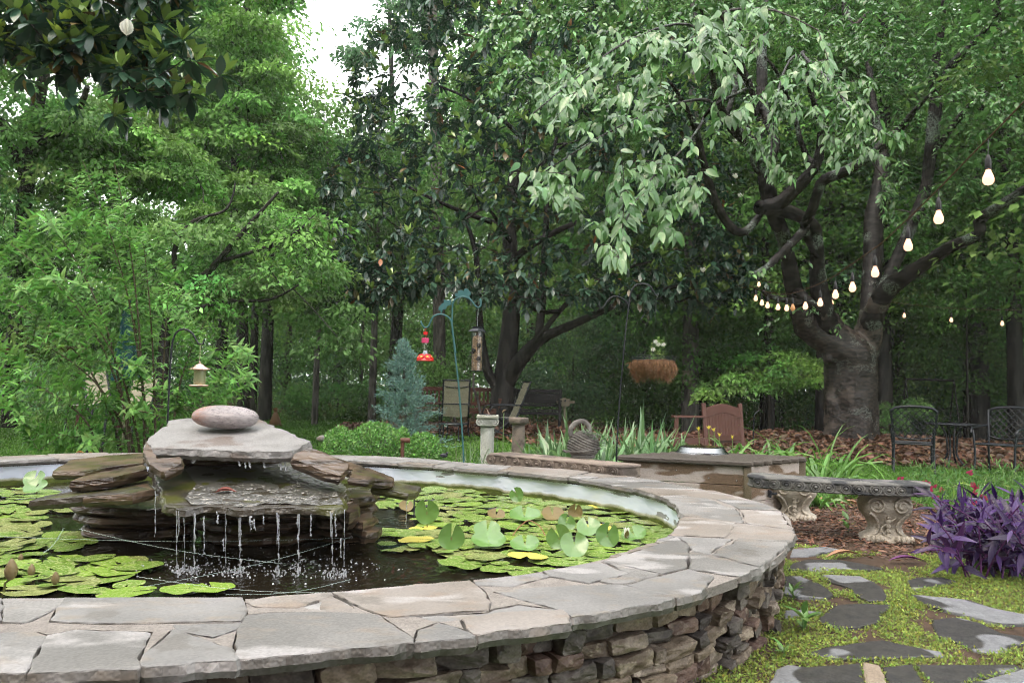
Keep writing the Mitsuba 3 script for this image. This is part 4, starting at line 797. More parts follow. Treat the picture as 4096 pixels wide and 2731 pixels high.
px_tree('hazy pine at the right edge of the bright sky gap', [(905, 900, 30, 14), (905, 500, 30, 13), (900, 200, 30, 11), (890, -100, 30, 8), (885, -400, 30, 5)], [(850, 20), (850, -60), (980, -150), (1050, 60), (960, 220), (900, 150), (850, 140), (780, 175), (760, 140)], 36, 28, 31, 150, .22, G_BLUE, .7, .3)
px_tree('tall tree with mottled pale trunk behind the magnolia', [(1010, 980, 24, 30), (1005, 500, 24, 27), (995, 150, 24, 24), (990, -200, 24, 18)], [(1040, -300), (1300, -300), (1500, 0), (1500, 500), (1200, 600), (950, 560), (880, 450), (900, 350), (1020, 150)], 190, 22, 27, 130, .18, G_MID, .85, bark_='bark_grey')
# --- right: deep wood behind the cherry
DK = [(2245, 990, 19, 46, 'thick dark trunk in the shade behind the patio chairs'), (2030, 990, 18, 36, 'dark trunk rising just right of the cherry'), (1585, 985, 17.5, 34, 'grey straight trunk behind the brown wooden bench'), (2335, 980, 17, 30, 'dark trunk at the right edge of the photo'), (1760, 985, 20, 24, 'dim trunk in the shade between bench and cherry'), (1480, 975, 22, 22, 'dim trunk in the middle of the bushes')]
for x, y, Y, w, lb in DK:
    b = at(x, y, Y); b[2] = float(gz(b[0], b[1])); H = U(13, 17)
    tree('woodland tree with ' + lb, b, H, 4.2, 3.6, 120, 120, .15, G_MID, w / 2 / SC * Y / FOCAL, (U(-.4, .4), 0), .8, .35, bark_='bark_grey' if 'grey' in lb else 'bark_dark')
def bush(label, poly, n, y0, y1, per, size, col, clump, cat_='bush', flat=.5, root=None, grp=None, mat='leaf_soft', name='bush', tpl=LEAF1, droop=.3, dome=.6):
    C = px_targets(poly, n, y0, y1); k = thing(name, label, cat_, grp); b = C.mean(0); b[2] = float(gz(b[0], b[1])); s = Skeleton(); s.limb([b - [0, 0, .1], b + [0, 0, max(.15, (C[:, 2].max() - b[2]) * .6)]], [.03, .015])
    s.grow(C, .1, .5, .06); ms, P, R = s.meshes(.004, .4, 4); put('stems', cat(*ms), 'bark_dark', k, smooth=True)
    m, c = clumps(C, per, clump, flat, size, col, droop=droop, tpl=tpl, dome=dome); put('foliage', m, mat, k, color=c, kind='stuff'); return k
bush('pale green leafy bush to the right of the magnolia trunk', [(1200, 800), (1290, 730), (1400, 700), (1440, 800), (1380, 900), (1360, 950), (1210, 960), (1195, 880)], 80, 18, 21, 130, .085, (.085, .165, .075), .42)
bush('big dark green bush in the shade behind the hanging basket', [(1380, 760), (1480, 700), (1620, 740), (1640, 900), (1560, 960), (1370, 960)], 110, 18.5, 22, 130, .095, G_DEEP, .5)
bush('light green branchy bush behind the brown bench, left of the cherry', [(1570, 900), (1620, 850), (1660, 860), (1700, 800), (1760, 815), (1810, 790), (1890, 820), (1880, 880), (1830, 870), (1770, 910), (1700, 870), (1640, 910)], 44, 14.6, 17, 95, .095, G_BRIGHT, .32, flat=.14, dome=1.0)
bush('dim green foliage in the shade above the brown bench', [(1500, 740), (1700, 680), (1820, 720), (1840, 810), (1700, 850), (1560, 900), (1500, 850)], 90, 17, 19.5, 120, .1, G_DEEP, .45)
bush('dark leafy undergrowth right of the cherry trunk', [(2020, 620), (2352, 560), (2420, 700), (2420, 960), (2250, 900), (2100, 960), (2020, 900)], 150, 17.5, 21, 120, .10, G_DEEP, .5)
bush('yellow green leaves lit at the right above the bulb string', [(2080, 470), (2200, 400), (2352, 430), (2400, 600), (2300, 720), (2150, 740), (2060, 650)], 70, 15.5, 17.5, 110, .095, G_MID, .42, cat_='tree', name='tree')
bush('small clipped bush in the shade between cherry and patio chair', [(2020, 930), (2110, 915), (2150, 950), (2150, 1000), (2015, 1005)], 40, 14.6, 15.4, 150, .035, G_MID, .16, mat='leaf_gloss')
bush('green bush behind the blue cypress', [(950, 850), (1010, 820), (1035, 900), (1030, 960), (960, 960)], 30, 18, 20, 120, .09, G_DEEP, .42)
bush('low bushes under the far trunks at centre left', [(640, 900), (760, 870), (880, 870), (890, 960), (650, 965)], 60, 22.5, 26, 110, .12, G_DEEP, .55)
# --- bird-feeder-side blue cypress
b = at(938, 1010, 12.4); b[2] = 0; k = thing('blue_cypress', 'small blue green feathery conifer standing behind the clipped hedge', 'conifer'); s = Skeleton(); tp = at(925, 800, 12.4)
s.limb([b, (b + tp) / 2, tp], [.03, .018, .003]); n = 210; u = rng.uniform(0.02, 1, n) ** 1.1; a = U(0, 6.28, n); rr = .60 * (1 - u) ** .75 * U(.35, 1.25, n); ax = b + (tp - b) * u[:, None]; C = ax + np.stack([rr * np.cos(a), rr * np.sin(a), .10 + 0 * a], 1)
C = np.vstack([C, at(905, 850, 12.4) + U(-.04, .04, 6, 3), at(965, 880, 12.3) + U(-.05, .05, 8, 3)])
s.grow(C, -.1, .12, .03); ms, P, R = s.meshes(.0025, .4, 4); put('trunk', cat(*ms), 'twig', k, smooth=True); per = 72; c_ = np.repeat(C, per, 0); ax2 = np.repeat(np.vstack([ax, np.tile(b, (14, 1))]), per, 0); d = c_ - ax2; d[:, 2] = np.abs(d[:, 2]) * .5 + .04
t = rng.uniform(-.12, .75, (len(c_), 1)); P = c_ - d * t * .8 + rng.normal(0, .028, c_.shape); NEED = (np.array([[0, 0, 0], [.5, .10, 0], [1, 0, 0], [.5, -.10, 0]]), np.array([[0, 2, 1], [0, 3, 2]]))
m, c = leaves(NEED, P, unit(d) + rng.normal(0, .5, d.shape) + [0, 0, .25], rng.normal(size=d.shape), rng.uniform(.03, .065, len(P)), tint((.15, .26, .225), len(P), .3, .08)); put('foliage', m, 'vc_matte', k, color=c, kind='stuff')
# --- clipped box hedge
for i, (x0, x1, yt, Y, lb) in enumerate([(735, 815, 985, 8.6, 'leftmost rounded boxwood bush beyond the back coping'), (790, 925, 972, 9.6, 'tallest boxwood bush in the middle of the low hedge'), (905, 940, 985, 9.9, 'boxwood bush at the foot of the blue cypress'), (930, 1015, 998, 8.8, 'rightmost boxwood bush, beside the rusty pipe')]):
    p0, p1 = at(x0, yt, Y), at(x1, yt, Y); c = (p0 + p1) / 2; w = (p1 - p0)[0] / 2; h = c[2]; n = 5200; q = ball(n); q = unit(q) * (np.linalg.norm(q, axis=1, keepdims=True) ** .35); lump = 1 + .22 * (meshkit.fbm(q * 2.6 + i * 9, 3, i)[:, None] - .5) * 2
    P = np.array([c[0], Y + w * .5, h * .5]) + q * lump * [w, max(w * .8, .3), h * .52]; P = P[P[:, 2] > 0]; k = thing('boxwood_bush', lb, 'bush')
    m, cc = leaves(LEAF1, P, rng.normal(0, .6, P.shape) + [0, 0, .8] + q[:len(P)] * .4, rng.normal(0, .5, P.shape) + q[:len(P)] * .6 + [0, 0, .5], rng.uniform(.022, .042, len(P)), tint((.12, .27, .055), len(P), .3, .12)); put('foliage', m, 'leaf_gloss', k, color=cc, kind='stuff')
    put('stems', cat(*[tube([[c[0], Y + w * .5, 0], [c[0] + U(-w, w) * .5, Y + w * .5 + U(-.15, .15), h * U(.5, .85)]], [.012, .004], 5) for _ in range(8)]), 'twig', k)
# --- magnolias: rosettes of leathery leaves
MLEAF = leaf_tpl(.40, .10, .14, 2, .5)
def rosettes(C, D, nl, L, new, tpl=MLEAF, hang=.5):
    """Whorls of leaves at the branch ends C pointing along D; new = share of pale fresh whorls standing up in the middle."""
    P, X, N, S, K = [], [], [], [], []
    for c, d in zip(C, D):
        d = d / (np.linalg.norm(d) + 1e-9); fresh = U(0, 1) < new; a0 = U(0, 6.28); e1 = unit(np.cross(d, [.3, .2, 1.0])); e2 = np.cross(d, e1)
        for j in range(nl):
            a = a0 + j * 2.4; ra = e1 * math.cos(a) + e2 * math.sin(a); op = U(.35, 1.1); x = ra * math.sin(op + .35) + d * math.cos(op + .35) * .7 + np.array([0, 0, -hang * U(.3, 1.3)])
            P.append(c + d * U(-.12, .02) * L * 2); X.append(x); N.append(np.array([0, 0, 1.0]) + ra * .45 + d * .3); S.append(L * U(.75, 1.2)); r = U(0, 1)
            K.append(np.array((.030, .072, .042)) * math.exp(rng.normal(0, .22)) if r > .045 else np.array((.085, .062, .022)) * math.exp(rng.normal(0, .3)) if r > .006 else np.array((.30, .12, .05)))
        if fresh:
            for j in range(6):
                a = a0 + j * 1.05; ra = e1 * math.cos(a) + e2 * math.sin(a); up = d * .5 + np.array([0, 0, .8]); P.append(c + d * .02); X.append(unit(up) * U(.7, 1.1) + ra * U(.35, .8)); N.append(ra * -.6 + np.array([0, 0, .6])); S.append(L * U(.65, 1.0)); K.append(np.array((.17, .27, .055)) * math.exp(rng.normal(0, .2)))
    return [np.array(z) for z in (P, X, N, S, K)]
k = thing('magnolia_tree', 'big dark glossy magnolia with pale new leaf tips in the centre of the garden', 'tree'); s = Skeleton()
limb_px(s, [(1150, 1000, 17, 66), (1152, 930, 17, 56), (1160, 860, 17, 50), (1175, 700, 17, 40), (1170, 500, 16.9, 32), (1190, 350, 16.8, 24), (1215, 200, 16.8, 16), (1218, 50, 16.8, 11), (1225, -150, 16.9, 6)])
for e in [[(1158, 890, 17, 40), (1200, 820, 16.7, 34), (1240, 780, 16.4, 26), (1330, 738, 15.8, 18), (1440, 690, 15.2, 13), (1560, 655, 14.8, 8)], [(1150, 900, 17, 26), (1118, 845, 16.9, 22), (1102, 740, 16.8, 17), (1095, 600, 16.6, 13), (1060, 480, 16.4, 8)], [(1235, 785, 16.4, 20), (1245, 690, 16.5, 19), (1252, 560, 16.6, 16), (1262, 400, 16.6, 11), (1300, 250, 16.6, 7)],
          [(1172, 600, 17, 18), (1250, 545, 16.5, 15), (1350, 500, 16, 11), (1480, 455, 15.5, 7)], [(1170, 520, 16.9, 15), (1100, 500, 16.5, 12), (980, 450, 16, 8), (860, 380, 15.8, 5)], [(1174, 660, 17, 14), (1080, 640, 16.3, 11), (960, 625, 15.6, 8), (830, 650, 15.2, 5)], [(1200, 320, 16.8, 12), (1120, 250, 16.4, 8), (980, 190, 16.2, 5)], [(1172, 450, 16.9, 14), (1230, 390, 16.2, 10), (1300, 330, 15.5, 6)], [(1175, 560, 17, 13), (1150, 520, 16, 10), (1120, 480, 15, 7), (1050, 520, 14.4, 5)], [(1230, 790, 16.4, 14), (1380, 640, 15.4, 9), (1500, 600, 14.8, 6)]]:
    limb_px(s, e, s.near(at(*e[0][:3])))
MG_POLY = [(735, 400), (775, 270), (800, 150), (880, 60), (960, -40), (1300, -150), (1500, 0), (1650, 150), (1700, 400), (1740, 560), (1720, 670), (1560, 690), (1450, 655), (1300, 665), (1150, 690), (1000, 630), (900, 680), (800, 710), (730, 590)]
mgd = lambda x, y: 17.4 - 3.3 * max(0, 1 - ((x - 1215) / 560) ** 2) ** .5 * max(.1, 1 - ((y - 420) / 620) ** 2) ** .5
C = px_targets(MG_POLY, 430, -.15, .5, mgd); C2 = px_targets(MG_POLY, 230, .3, 2.4, mgd); C3 = px_targets([(740, 540), (900, 620), (1150, 650), (1560, 650), (1730, 560), (1740, 690), (1560, 700), (1300, 680), (1150, 700), (1000, 650), (800, 715), (730, 620)], 190, -.5, .5, mgd)
C = np.vstack([C, C2, C3]); ends = s.grow(C, -.12, .4, .05, bias=.3); ms, P, R = s.meshes(.007, .42, 5)
put('trunk', rough_bark(ms[0], .015), 'bark_dark', k, smooth=True); put('branches', cat(*ms[1:]), 'bark_dark', k, smooth=True); par = np.array(s.par)
def mg_leaves(k, E, nl, L, new, own=0, near_cam=None, hang=.5, extra=2):
    Q, D = [], []
    for e in E:
        p = s.p[e]; d = p - s.p[par[e]]; Q.append(p); D.append(unit(d) + [0, 0, .25])
        j = e
        for _ in range(extra):
            for _i in range(int(U(1, 3))): j = par[j] if par[j] >= 0 else j
            if R[j] < .02: Q.append(s.p[j] + rng.normal(0, L * .6, 3)); D.append(unit(d + rng.normal(0, .5, 3)))
    A, X, N, S, K = rosettes(np.array(Q), np.array(D), nl, L, new, hang=hang)
    return A, X, N, S, K
A, X, N, S, K = mg_leaves(k, ends, 8, .23, .26, extra=1); m, c = leaves(MLEAF, A, X, N, S, K); put('crown', m, 'leaf_wax', k, color=c, kind='stuff')
fl = C[rng.choice(len(C), 60, False)]; put('buds', cat(*[blob(p + [0, 0, .06], (.022, .022, .055), 1, .1, 2, 1) for p in fl]), two(prin((.42, .42, .22), .6)), k, kind='stuff')
for x, y in [(1660, 505), (1690, 330), (1645, 300), (1700, 455), (1615, 625), (1690, 410), (1575, 330), (1100, 290)]:
    p = at(x, y, mgd(x, y) - .3); put('flower', cat(*[xf((leaf_tpl(.7, .5, -.25, 3)[0] * U(.09, .12), leaf_tpl(.7, .5, -.25, 3)[1]), rotz(a) @ roty(-U(.5, 1.2)), p) for a in np.arange(7) * .9]), 'petal_white', k, smooth=True)
# near magnolia branch at the upper left, its trunk outside the frame
k = thing('magnolia_tree', 'near magnolia branch with white flower hanging into the upper left corner', 'tree'); s = Skeleton(); tb = np.array([-4.7, 4.6, 0.0])
s.limb([tb, tb + [.1, .1, 1.5], tb + [.2, .1, 2.6], tb + [.3, .1, 4.2], tb + [.2, .2, 6]], [.15, .13, .11, .08, .03]); i0 = s.near(tb + [.2, .1, 2.6])
for e in [[(-140, 120, 4.9, 26), (0, 135, 4.9, 18), (120, 152, 4.85, 12), (230, 165, 4.8, 9), (300, 195, 4.75, 6), (350, 222, 4.7, 4)], [(-140, 60, 4.8, 22), (40, 70, 4.9, 12), (180, 80, 4.95, 9), (300, 60, 5.0, 7), (400, 50, 5.1, 5)], [(-140, -40, 4.6, 20), (60, -20, 4.7, 12), (200, -10, 4.8, 8), (330, -10, 4.9, 5)]]:
    p0 = at(*e[0][:3]); a = s.p[i0]; ii = s.limb([a, (a + p0) / 2 + [0, 0, .1], p0], [.07, .05, e[0][3] / 2 / SC * 4.9 / FOCAL], i0); limb_px(s, e, len(s.p) - 1)
NEARP = [(-60, -60), (440, -60), (440, 40), (455, 120), (450, 200), (415, 235), (335, 225), (270, 195), (150, 160), (60, 140), (-60, 120)]
C = np.vstack([px_targets(NEARP, 95, 4.5, 5.5), np.array([at(*q) for q in [(290, 75, 4.7), (432, 130, 4.6), (300, 200, 4.6), (390, 220, 4.7), (220, 90, 4.6), (110, 60, 4.7), (130, 170, 4.7), (40, 20, 4.7), (190, 10, 4.7)]])]); ends = s.grow(C, -.1, .12, .04); ms, P, R = s.meshes(.0045, .42, 6); par = np.array(s.par)
put('trunk', ms[0], 'bark_dark', k, smooth=True); put('branches', cat(*ms[1:]), 'bark_dark', k, smooth=True)
ML5 = [leaf_tpl(.40, .10, .10 + .08 * q, 5, .5) for q in range(3)]; A, X, N, S, K = mg_leaves(k, ends, 8, .145, .75, hang=.5, extra=1)
MK = {q: tuple(c) for q, c in enumerate([(.020, .048, .030), (.028, .068, .032), (.016, .040, .026), (.25, .35, .05), (.31, .41, .07), (.10, .07, .02), (.26, .10, .05)])}
for q, c in MK.items(): mats[f'magnolia_leaf_{q}'] = leafmat(.36, .75, .10 if q < 3 else .3, rgb(*c))
LP = {(g, q): mikit.ply(ML5[g], f'mat_magnolia_leaf_{q}', smooth=True) for g in range(3) for q in MK}
view = np.array([(abs(p[0] / p[1] * FOCAL + 40) < 560) for p in A]); o = np.argsort(~view, kind='stable'); shown = 0; rest = []
for i in o:
    q = (3 if U(0, 1) < .6 else 4) if K[i][1] > .15 else 6 if K[i][0] > .2 else 5 if K[i][0] > .05 else int(U(0, 3))
    if view[i] and shown < 300: put_ply('leaf', LP[int(U(0, 3)), q], frame(A[i], X[i], N[i], S[i]), k); shown += 1
    else: rest.append(i)
if rest: m, c = leaves(ML5[1], A[rest], X[rest], N[rest], S[rest], K[rest]); put('foliage', m, 'leaf_gloss', k, color=c, kind='stuff', smooth=True)
def petals(p, L, n, open_, mat, k, nm='petal'):
    for a in np.arange(n) * 2 * np.pi / n: t = leaf_tpl(.75, .6, -.3, 4); put(nm, xf((t[0] * L, t[1]), rotz(a) @ roty(-open_), p), mat, k, smooth=True)
f = thing('magnolia_flower', 'large closed white flower on the near magnolia branch', 'flower'); petals(at(290, 82, 4.55), .10, 7, 1.25, 'petal_white', f)
f = thing('magnolia_bud', 'pointed cream bud at the right end of the near magnolia branch', 'flower bud'); put('bud', lathe([(0, 0), (.018, .012), (.022, .03), (.014, .06), (0, .08)], 10, at(436, 135, 4.6)), two(prin((.55, .53, .36), .5)), f, smooth=True)
# --- the cherry
k = thing('cherry_tree', 'old many limbed cherry tree with dark banded bark at the right', 'tree'); s = Skeleton()
def cx(x, y): return 1548.1 + .34178 * x, 516.8 + .34178 * y
def c3(x, y): return 1548.1 + .34178 * x, .34178 * y
def L6(*p): return [(*cx(x, y), Y, w * .34178) for x, y, Y, w in p]
def L3(*p): return [(*c3(x, y), Y, w * .34178) for x, y, Y, w in p]
TK = [[(1190, 1500, 14.05, 380), (1190, 1380, 14, 350), (1188, 1250, 14, 336), (1190, 1120, 14, 340), (1190, 990, 14, 336), (1185, 880, 13.95, 330), (1090, 800, 13.85, 240), (985, 745, 13.8, 178), (900, 690, 13.7, 154), (850, 560, 13.5, 126)], [(1185, 880, 13.95, 320), (1120, 780, 13.85, 220), (1060, 710, 13.78, 178), (1030, 660, 13.7, 166), (1000, 560, 13.5, 140)], [(1190, 900, 13.95, 320), (1270, 800, 14, 200), (1305, 700, 14, 160), (1318, 600, 14.1, 138), (1325, 400, 14.3, 127)],
      [(1280, 840, 13.95, 190), (1320, 680, 13.8, 150), (1385, 500, 13.4, 132)], [(1050, 1480, 13.9, 130), (1090, 1330, 13.9, 170), (1080, 1180, 13.9, 150)], [(1330, 1490, 13.9, 140), (1300, 1360, 13.9, 170), (1290, 1200, 13.9, 160)], [(1190, 1500, 13.75, 150), (1180, 1400, 13.8, 130)], [(960, 1500, 14.1, 60), (1060, 1440, 14, 110)], [(1430, 1500, 14.1, 70), (1340, 1440, 14, 120)], [(1205, 900, 13.72, 90), (1215, 850, 13.7, 70)], [(1040, 890, 13.75, 70), (1030, 840, 13.75, 60)]]
import manifold3d as mf
def fused(chains, step, smooth_n):
    tot = []
    for ch in chains:
        q = spline(np.array([[*at(x, y, Y), w / 2 / SC * Y / FOCAL] for x, y, Y, w in L6(*ch)]), len(ch) * 2); sph = [mf.Manifold.sphere(float(r), 24).translate([float(v) for v in p_]) for *p_, r in q]
        tot += [mf.Manifold.batch_hull([sph[i], sph[i + 1]]) for i in range(len(sph) - 1)]
    m = mf.Manifold.batch_boolean(tot, mf.OpType.Add).refine_to_length(step).to_mesh(); t = trimesh.Trimesh(np.array(m.vert_properties[:, :3]), np.array(m.tri_verts), process=True); trimesh.smoothing.filter_taubin(t, iterations=smooth_n); return np.array(t.vertices), np.array(t.faces)
tr = fused(TK, .07, 30)
for e in [TK[0][:9], TK[1], TK[2]]: limb_px(s, L6(*e))
nst = len(s.p)
CHL = [L6((930, 712, 13.73, 150), (900, 690, 13.7, 152), (850, 560, 13.5, 125), (800, 400, 13.2, 115), (760, 200, 12.9, 100), (730, 60, 12.6, 95)) + L3((690, 1480, 12.4, 105), (625, 1250, 12.0, 112), (600, 1050, 11.7, 100), (510, 950, 11.4, 86), (430, 890, 11.1, 82), (340, 790, 10.7, 70), (285, 640, 10.3, 50), (250, 450, 9.9, 36), (230, 250, 9.5, 26), (180, 60, 9.0, 18)),
       L3((640, 1080, 11.8, 70), (680, 950, 11.8, 66), (640, 840, 11.9, 62), (590, 650, 12.0, 80), (590, 420, 12.0, 72), (600, 200, 12.1, 56), (640, -60, 12.2, 40)), L3((620, 1200, 12, 30), (530, 1100, 11.7, 28), (505, 900, 11.5, 26), (485, 780, 11.4, 26), (520, 705, 11.4, 20)),
       L3((345, 790, 10.7, 40), (420, 560, 10.7, 36), (460, 430, 10.6, 34), (400, 360, 10.3, 30), (290, 290, 9.8, 24), (150, 200, 9.0, 16), (30, 120, 8.0, 10)), L3((560, 800, 12, 36), (520, 600, 11.8, 40), (455, 420, 11.6, 38), (430, 200, 11.4, 26), (380, 20, 11.2, 16)),
       L6((1040, 685, 13.72, 160), (1030, 670, 13.7, 166), (1000, 560, 13.5, 140), (965, 330, 13.1, 110), (960, 150, 12.8, 90), (950, 20, 12.6, 80)) + L3((905, 1490, 12.4, 82), (800, 1430, 12.1, 90), (690, 1400, 11.8, 100)), L3((570, 1390, 11.7, 98), (690, 1370, 11.6, 100), (800, 1280, 11.4, 92), (890, 1190, 11.2, 80), (970, 1060, 11.0, 66), (990, 900, 10.8, 50), (965, 760, 10.6, 42), (910, 580, 10.4, 32), (880, 400, 10.2, 20)),
       L3((900, 1060, 11.2, 40), (850, 940, 11.1, 36), (820, 820, 11.0, 34), (760, 640, 10.8, 26), (700, 500, 10.6, 22), (610, 380, 10.4, 16)),
       L6((1310, 660, 14.05, 136), (1318, 600, 14.1, 136), (1325, 400, 14.3, 126), (1340, 180, 14.5, 130)) + L3((1340, 1480, 14.6, 124), (1385, 1250, 14.8, 108), (1395, 1050, 15, 84), (1370, 880, 15.2, 66), (1340, 700, 15.3, 50), (1300, 400, 15.4, 40), (1200, 200, 15.5, 44), (1150, 40, 15.6, 50), (1180, -200, 15.6, 30)),
       L6((1320, 690, 13.8, 140), (1330, 640, 13.7, 142), (1385, 500, 13.4, 130), (1460, 410, 13.0, 125), (1650, 280, 12.3, 96), (1850, 150, 11.7, 82), (2060, 40, 11.1, 72)) + L3((2050, 1490, 11.1, 76), (2200, 1380, 10.6, 76), (2370, 1270, 10.1, 70), (2560, 1130, 9.6, 56), (2760, 950, 9.2, 40)),
       L6((1330, 620, 13.9, 90), (1450, 330, 13.9, 80)) + L3((1600, 1500, 13.9, 78), (1700, 1220, 13.8, 74), (1735, 950, 13.6, 90), (1765, 640, 13.4, 80), (1740, 480, 13.2, 60), (1780, 300, 13.0, 50), (1810, 60, 12.8, 40), (1830, -200, 12.6, 24)), L3((1800, 560, 13.3, 56), (1860, 450, 13.1, 60), (2000, 300, 12.8, 48), (2090, 200, 12.6, 34), (2200, 60, 12.3, 22)), L3((1790, 980, 13.6, 44), (1870, 850, 13.3, 44), (2050, 660, 12.8, 44), (2200, 560, 12.3, 42), (2360, 480, 11.8, 38), (2600, 350, 11.2, 26)),
       L6((960, 560, 12.6, 60), (860, 520, 12.2, 46), (740, 500, 11.9, 40), (650, 480, 11.6, 34), (600, 440, 11.4, 24)), L6((960, 200, 12.8, 50), (880, 20, 12.2, 60)) + L3((895, 1470, 11.8, 66), (950, 1340, 11.5, 68), (1000, 1215, 11.3, 76), (1150, 1150, 11.0, 70), (1350, 1020, 10.6, 62), (1530, 860, 10.2, 56), (1620, 740, 9.9, 36), (1760, 600, 9.5, 20)), L6((880, 20, 12.1, 62), (800, 110, 11.7, 58), (700, 210, 11.4, 56), (620, 285, 11.2, 44), (540, 320, 11.0, 30), (500, 330, 10.9, 16)),
       L3((600, 1400, 12, 44), (440, 1560, 11.9, 60), (300, 1400, 11.6, 60), (200, 1100, 11.2, 54), (150, 880, 10.8, 44), (80, 720, 10.4, 32), (-20, 560, 9.8, 20)) ,
       L3((1230, 160, 15.5, 30), (1340, 40, 15.4, 24), (1420, -60, 15.2, 14))]
for e in CHL: limb_px(s, e, s.near(at(*e[0][:3])))
nl0 = len(s.p)
for e in [[(1720, 200, 9.4, 9), (1610, 70, 7.5, 7), (1450, 90, 6.2, 5), (1310, 190, 5.6, 4), (1225, 260, 5.3, 3)], [(1640, 240, 9.5, 9), (1500, 255, 6.7, 6), (1350, 330, 5.7, 4), (1250, 395, 5.3, 3)], [(1615, 270, 9.8, 8), (1560, 350, 6.9, 6), (1480, 430, 5.8, 4), (1430, 520, 5.4, 3)], [(1700, 70, 9.0, 9), (1700, 20, 6.8, 6), (1800, 30, 6.2, 4), (1880, 70, 6.0, 3)], [(1855, 130, 10.3, 9), (1880, 160, 8.3, 7), (1950, 250, 7.6, 5), (2060, 320, 7.4, 3)], [(1850, 140, 10.3, 8), (1780, 250, 8.0, 5), (1770, 380, 7.6, 3)]]:
    limb_px(s, e, s.near(at(*e[0][:3])))
SP1 = [(1300, 110), (1420, 40), (1700, -10), (1900, 50), (1920, 140), (1780, 200), (1690, 270), (1640, 340), (1650, 450), (1570, 540), (1450, 620), (1390, 590), (1345, 490), (1240, 470), (1165, 405), (1215, 320), (1225, 220)]
SP2 = [(1690, 230), (1760, 170), (1900, 120), (2010, 190), (2100, 280), (2080, 350), (1960, 390), (1850, 420), (1780, 440), (1720, 390)]
TA = np.vstack([px_targets(SP1, 170, 5.0, 6.6), np.array([at(*q) for q in [(1400, 590, 5.2), (1420, 615, 5.2), (1365, 560, 5.3), (1270, 470, 5.2), (1175, 400, 5.2), (1550, 530, 5.4), (1610, 500, 5.5), (1500, 560, 5.3)]])]); TB = px_targets(SP2, 95, 7.0, 8.0)
TC = np.vstack([px_targets([(1640, -60), (2380, -60), (2380, 330), (2200, 330), (2080, 230), (1930, 110), (1700, 60)], 230, 9.0, 14.5), px_targets([(1090, 260), (1080, 60), (1110, -80), (1750, -80), (1640, 30), (1430, 90), (1330, 190), (1250, 260), (1170, 300)], 150, 8.0, 10.5), px_targets([(2000, 380), (2200, 330), (2352, 330), (2352, 450), (2150, 520), (2040, 560)], 70, 12, 14.5)])
TD = np.array([CH[0] - .5, 11.0, 6.6]) + ball(430) * [5.8, 4.6, 2.3]; TE = np.array([at(*q) for q in [(1740, 760, 12.4), (1800, 725, 12.6), (1850, 720, 12.8), (1760, 610, 10.9), (1720, 620, 10.9), (1900, 760, 13.4), (1940, 740, 13.2), (1960, 720, 13.2), (1930, 770, 13.2), (1860, 605, 11.5), (2050, 610, 12.5)]])
TD = TD[np.array([(p[2] - 1.05) / p[1] > .34 for p in TD])]  # crown overhead out of view, made denser to cover sky above the right
allT = np.vstack([TA, TB, TC, TD, TE]); n1, n2 = len(TA), len(TA) + len(TB); order = np.argsort(np.linalg.norm(allT - np.array([CH[0], CH[1], 4]), axis=1)); endm = s.grow(allT, .12, .22, .05, order=order); ends = np.empty(len(allT), int); ends[order] = endm
ms, P, R = s.meshes(.0022, .46, 5); par = np.array(s.par)
lims = ms[3:]
big = [m for m in lims if len(m[0]) > 0 and np.ptp(m[0], axis=0).max() > .8 and len(m[0]) > 60 and np.linalg.norm(m[0][0] - m[0][len(m[0]) % 9 and 2 or 4]) > .035]; ids = {id(m) for m in big}; put('trunk', rough_bark(rough_bark(tr, .05, (3.5, 3.5, 2.4), 3), .016, (13, 13, 8), 5), 'bark_trunk', k, smooth=True)
for m in lims:
    if id(m) in ids: put('limb', rough_bark(m, .008, (9, 9, 5), 4), 'bark_cherry', k, smooth=True)
put('twigs', cat(*[m for m in lims if id(m) not in ids]), 'twig', k, smooth=True, kind='stuff')
def twig_leaves(E, per, L, back, face, spread=.5):
    A, X, N, S = [], [], [], []
    for e in E:
        j, path = e, [s.p[e]]
        for _ in range(12):
            if par[j] < 0 or np.linalg.norm(np.array(path[-1]) - path[0]) > back: break
            j = par[j]; path.append(s.p[j])
        path = np.array(path); d = unit(path[0] - path[-1]); sd = unit(np.cross(d, [0, 0, 1.0]))
        for q in range(per):
            u = (q + U(0, .8)) / per * (len(path) - 1); i = min(int(u), len(path) - 2); p = path[i] + (path[min(i + 1, len(path) - 1)] - path[i]) * (u - i); sg = 1 if q % 2 else -1
            x = d * U(.3, .9) + sd * sg * U(.3, .9) * spread * 2 + np.array([0, 0, -U(.35, 1.25)]) + rng.normal(0, .18, 3)
            A.append(p + rng.normal(0, .008, 3)); X.append(x); N.append(face + sd * sg * .25 + rng.normal(0, .32, 3)); S.append(L * U(.55, 1.25))
    return np.array(A), np.array(X), np.array(N), np.array(S)
CL = [leaf_tpl(.42, .22, .12, 5, .38), leaf_tpl(.36, .12, .26, 5, .36), leaf_tpl(.46, .34, .06, 5, .40), leaf_tpl(.38, -.08, .36, 5, .36)]
A, X, N, S = twig_leaves(ends[:n1], 11, .112, .42, np.array([0, -.75, .6])); CK = [(.105, .225, .066), (.070, .175, .046), (.150, .285, .092)]
for q, c in enumerate(CK): mats[f'cherry_leaf_{q}'] = leafmat(.30, 1.0, .22, rgb(*c))
CP = {(g, q): mikit.ply(CL[g], f'mat_cherry_leaf_{q}', smooth=True) for g in range(4) for q in range(3)}
near_o = np.argsort(A[:, 1]); pick = near_o[:300]; others = near_o[300:]
for i in pick: put_ply('leaf', CP[int(U(0, 4)), int(U(0, 3))], frame(A[i], X[i], N[i], S[i]), k)
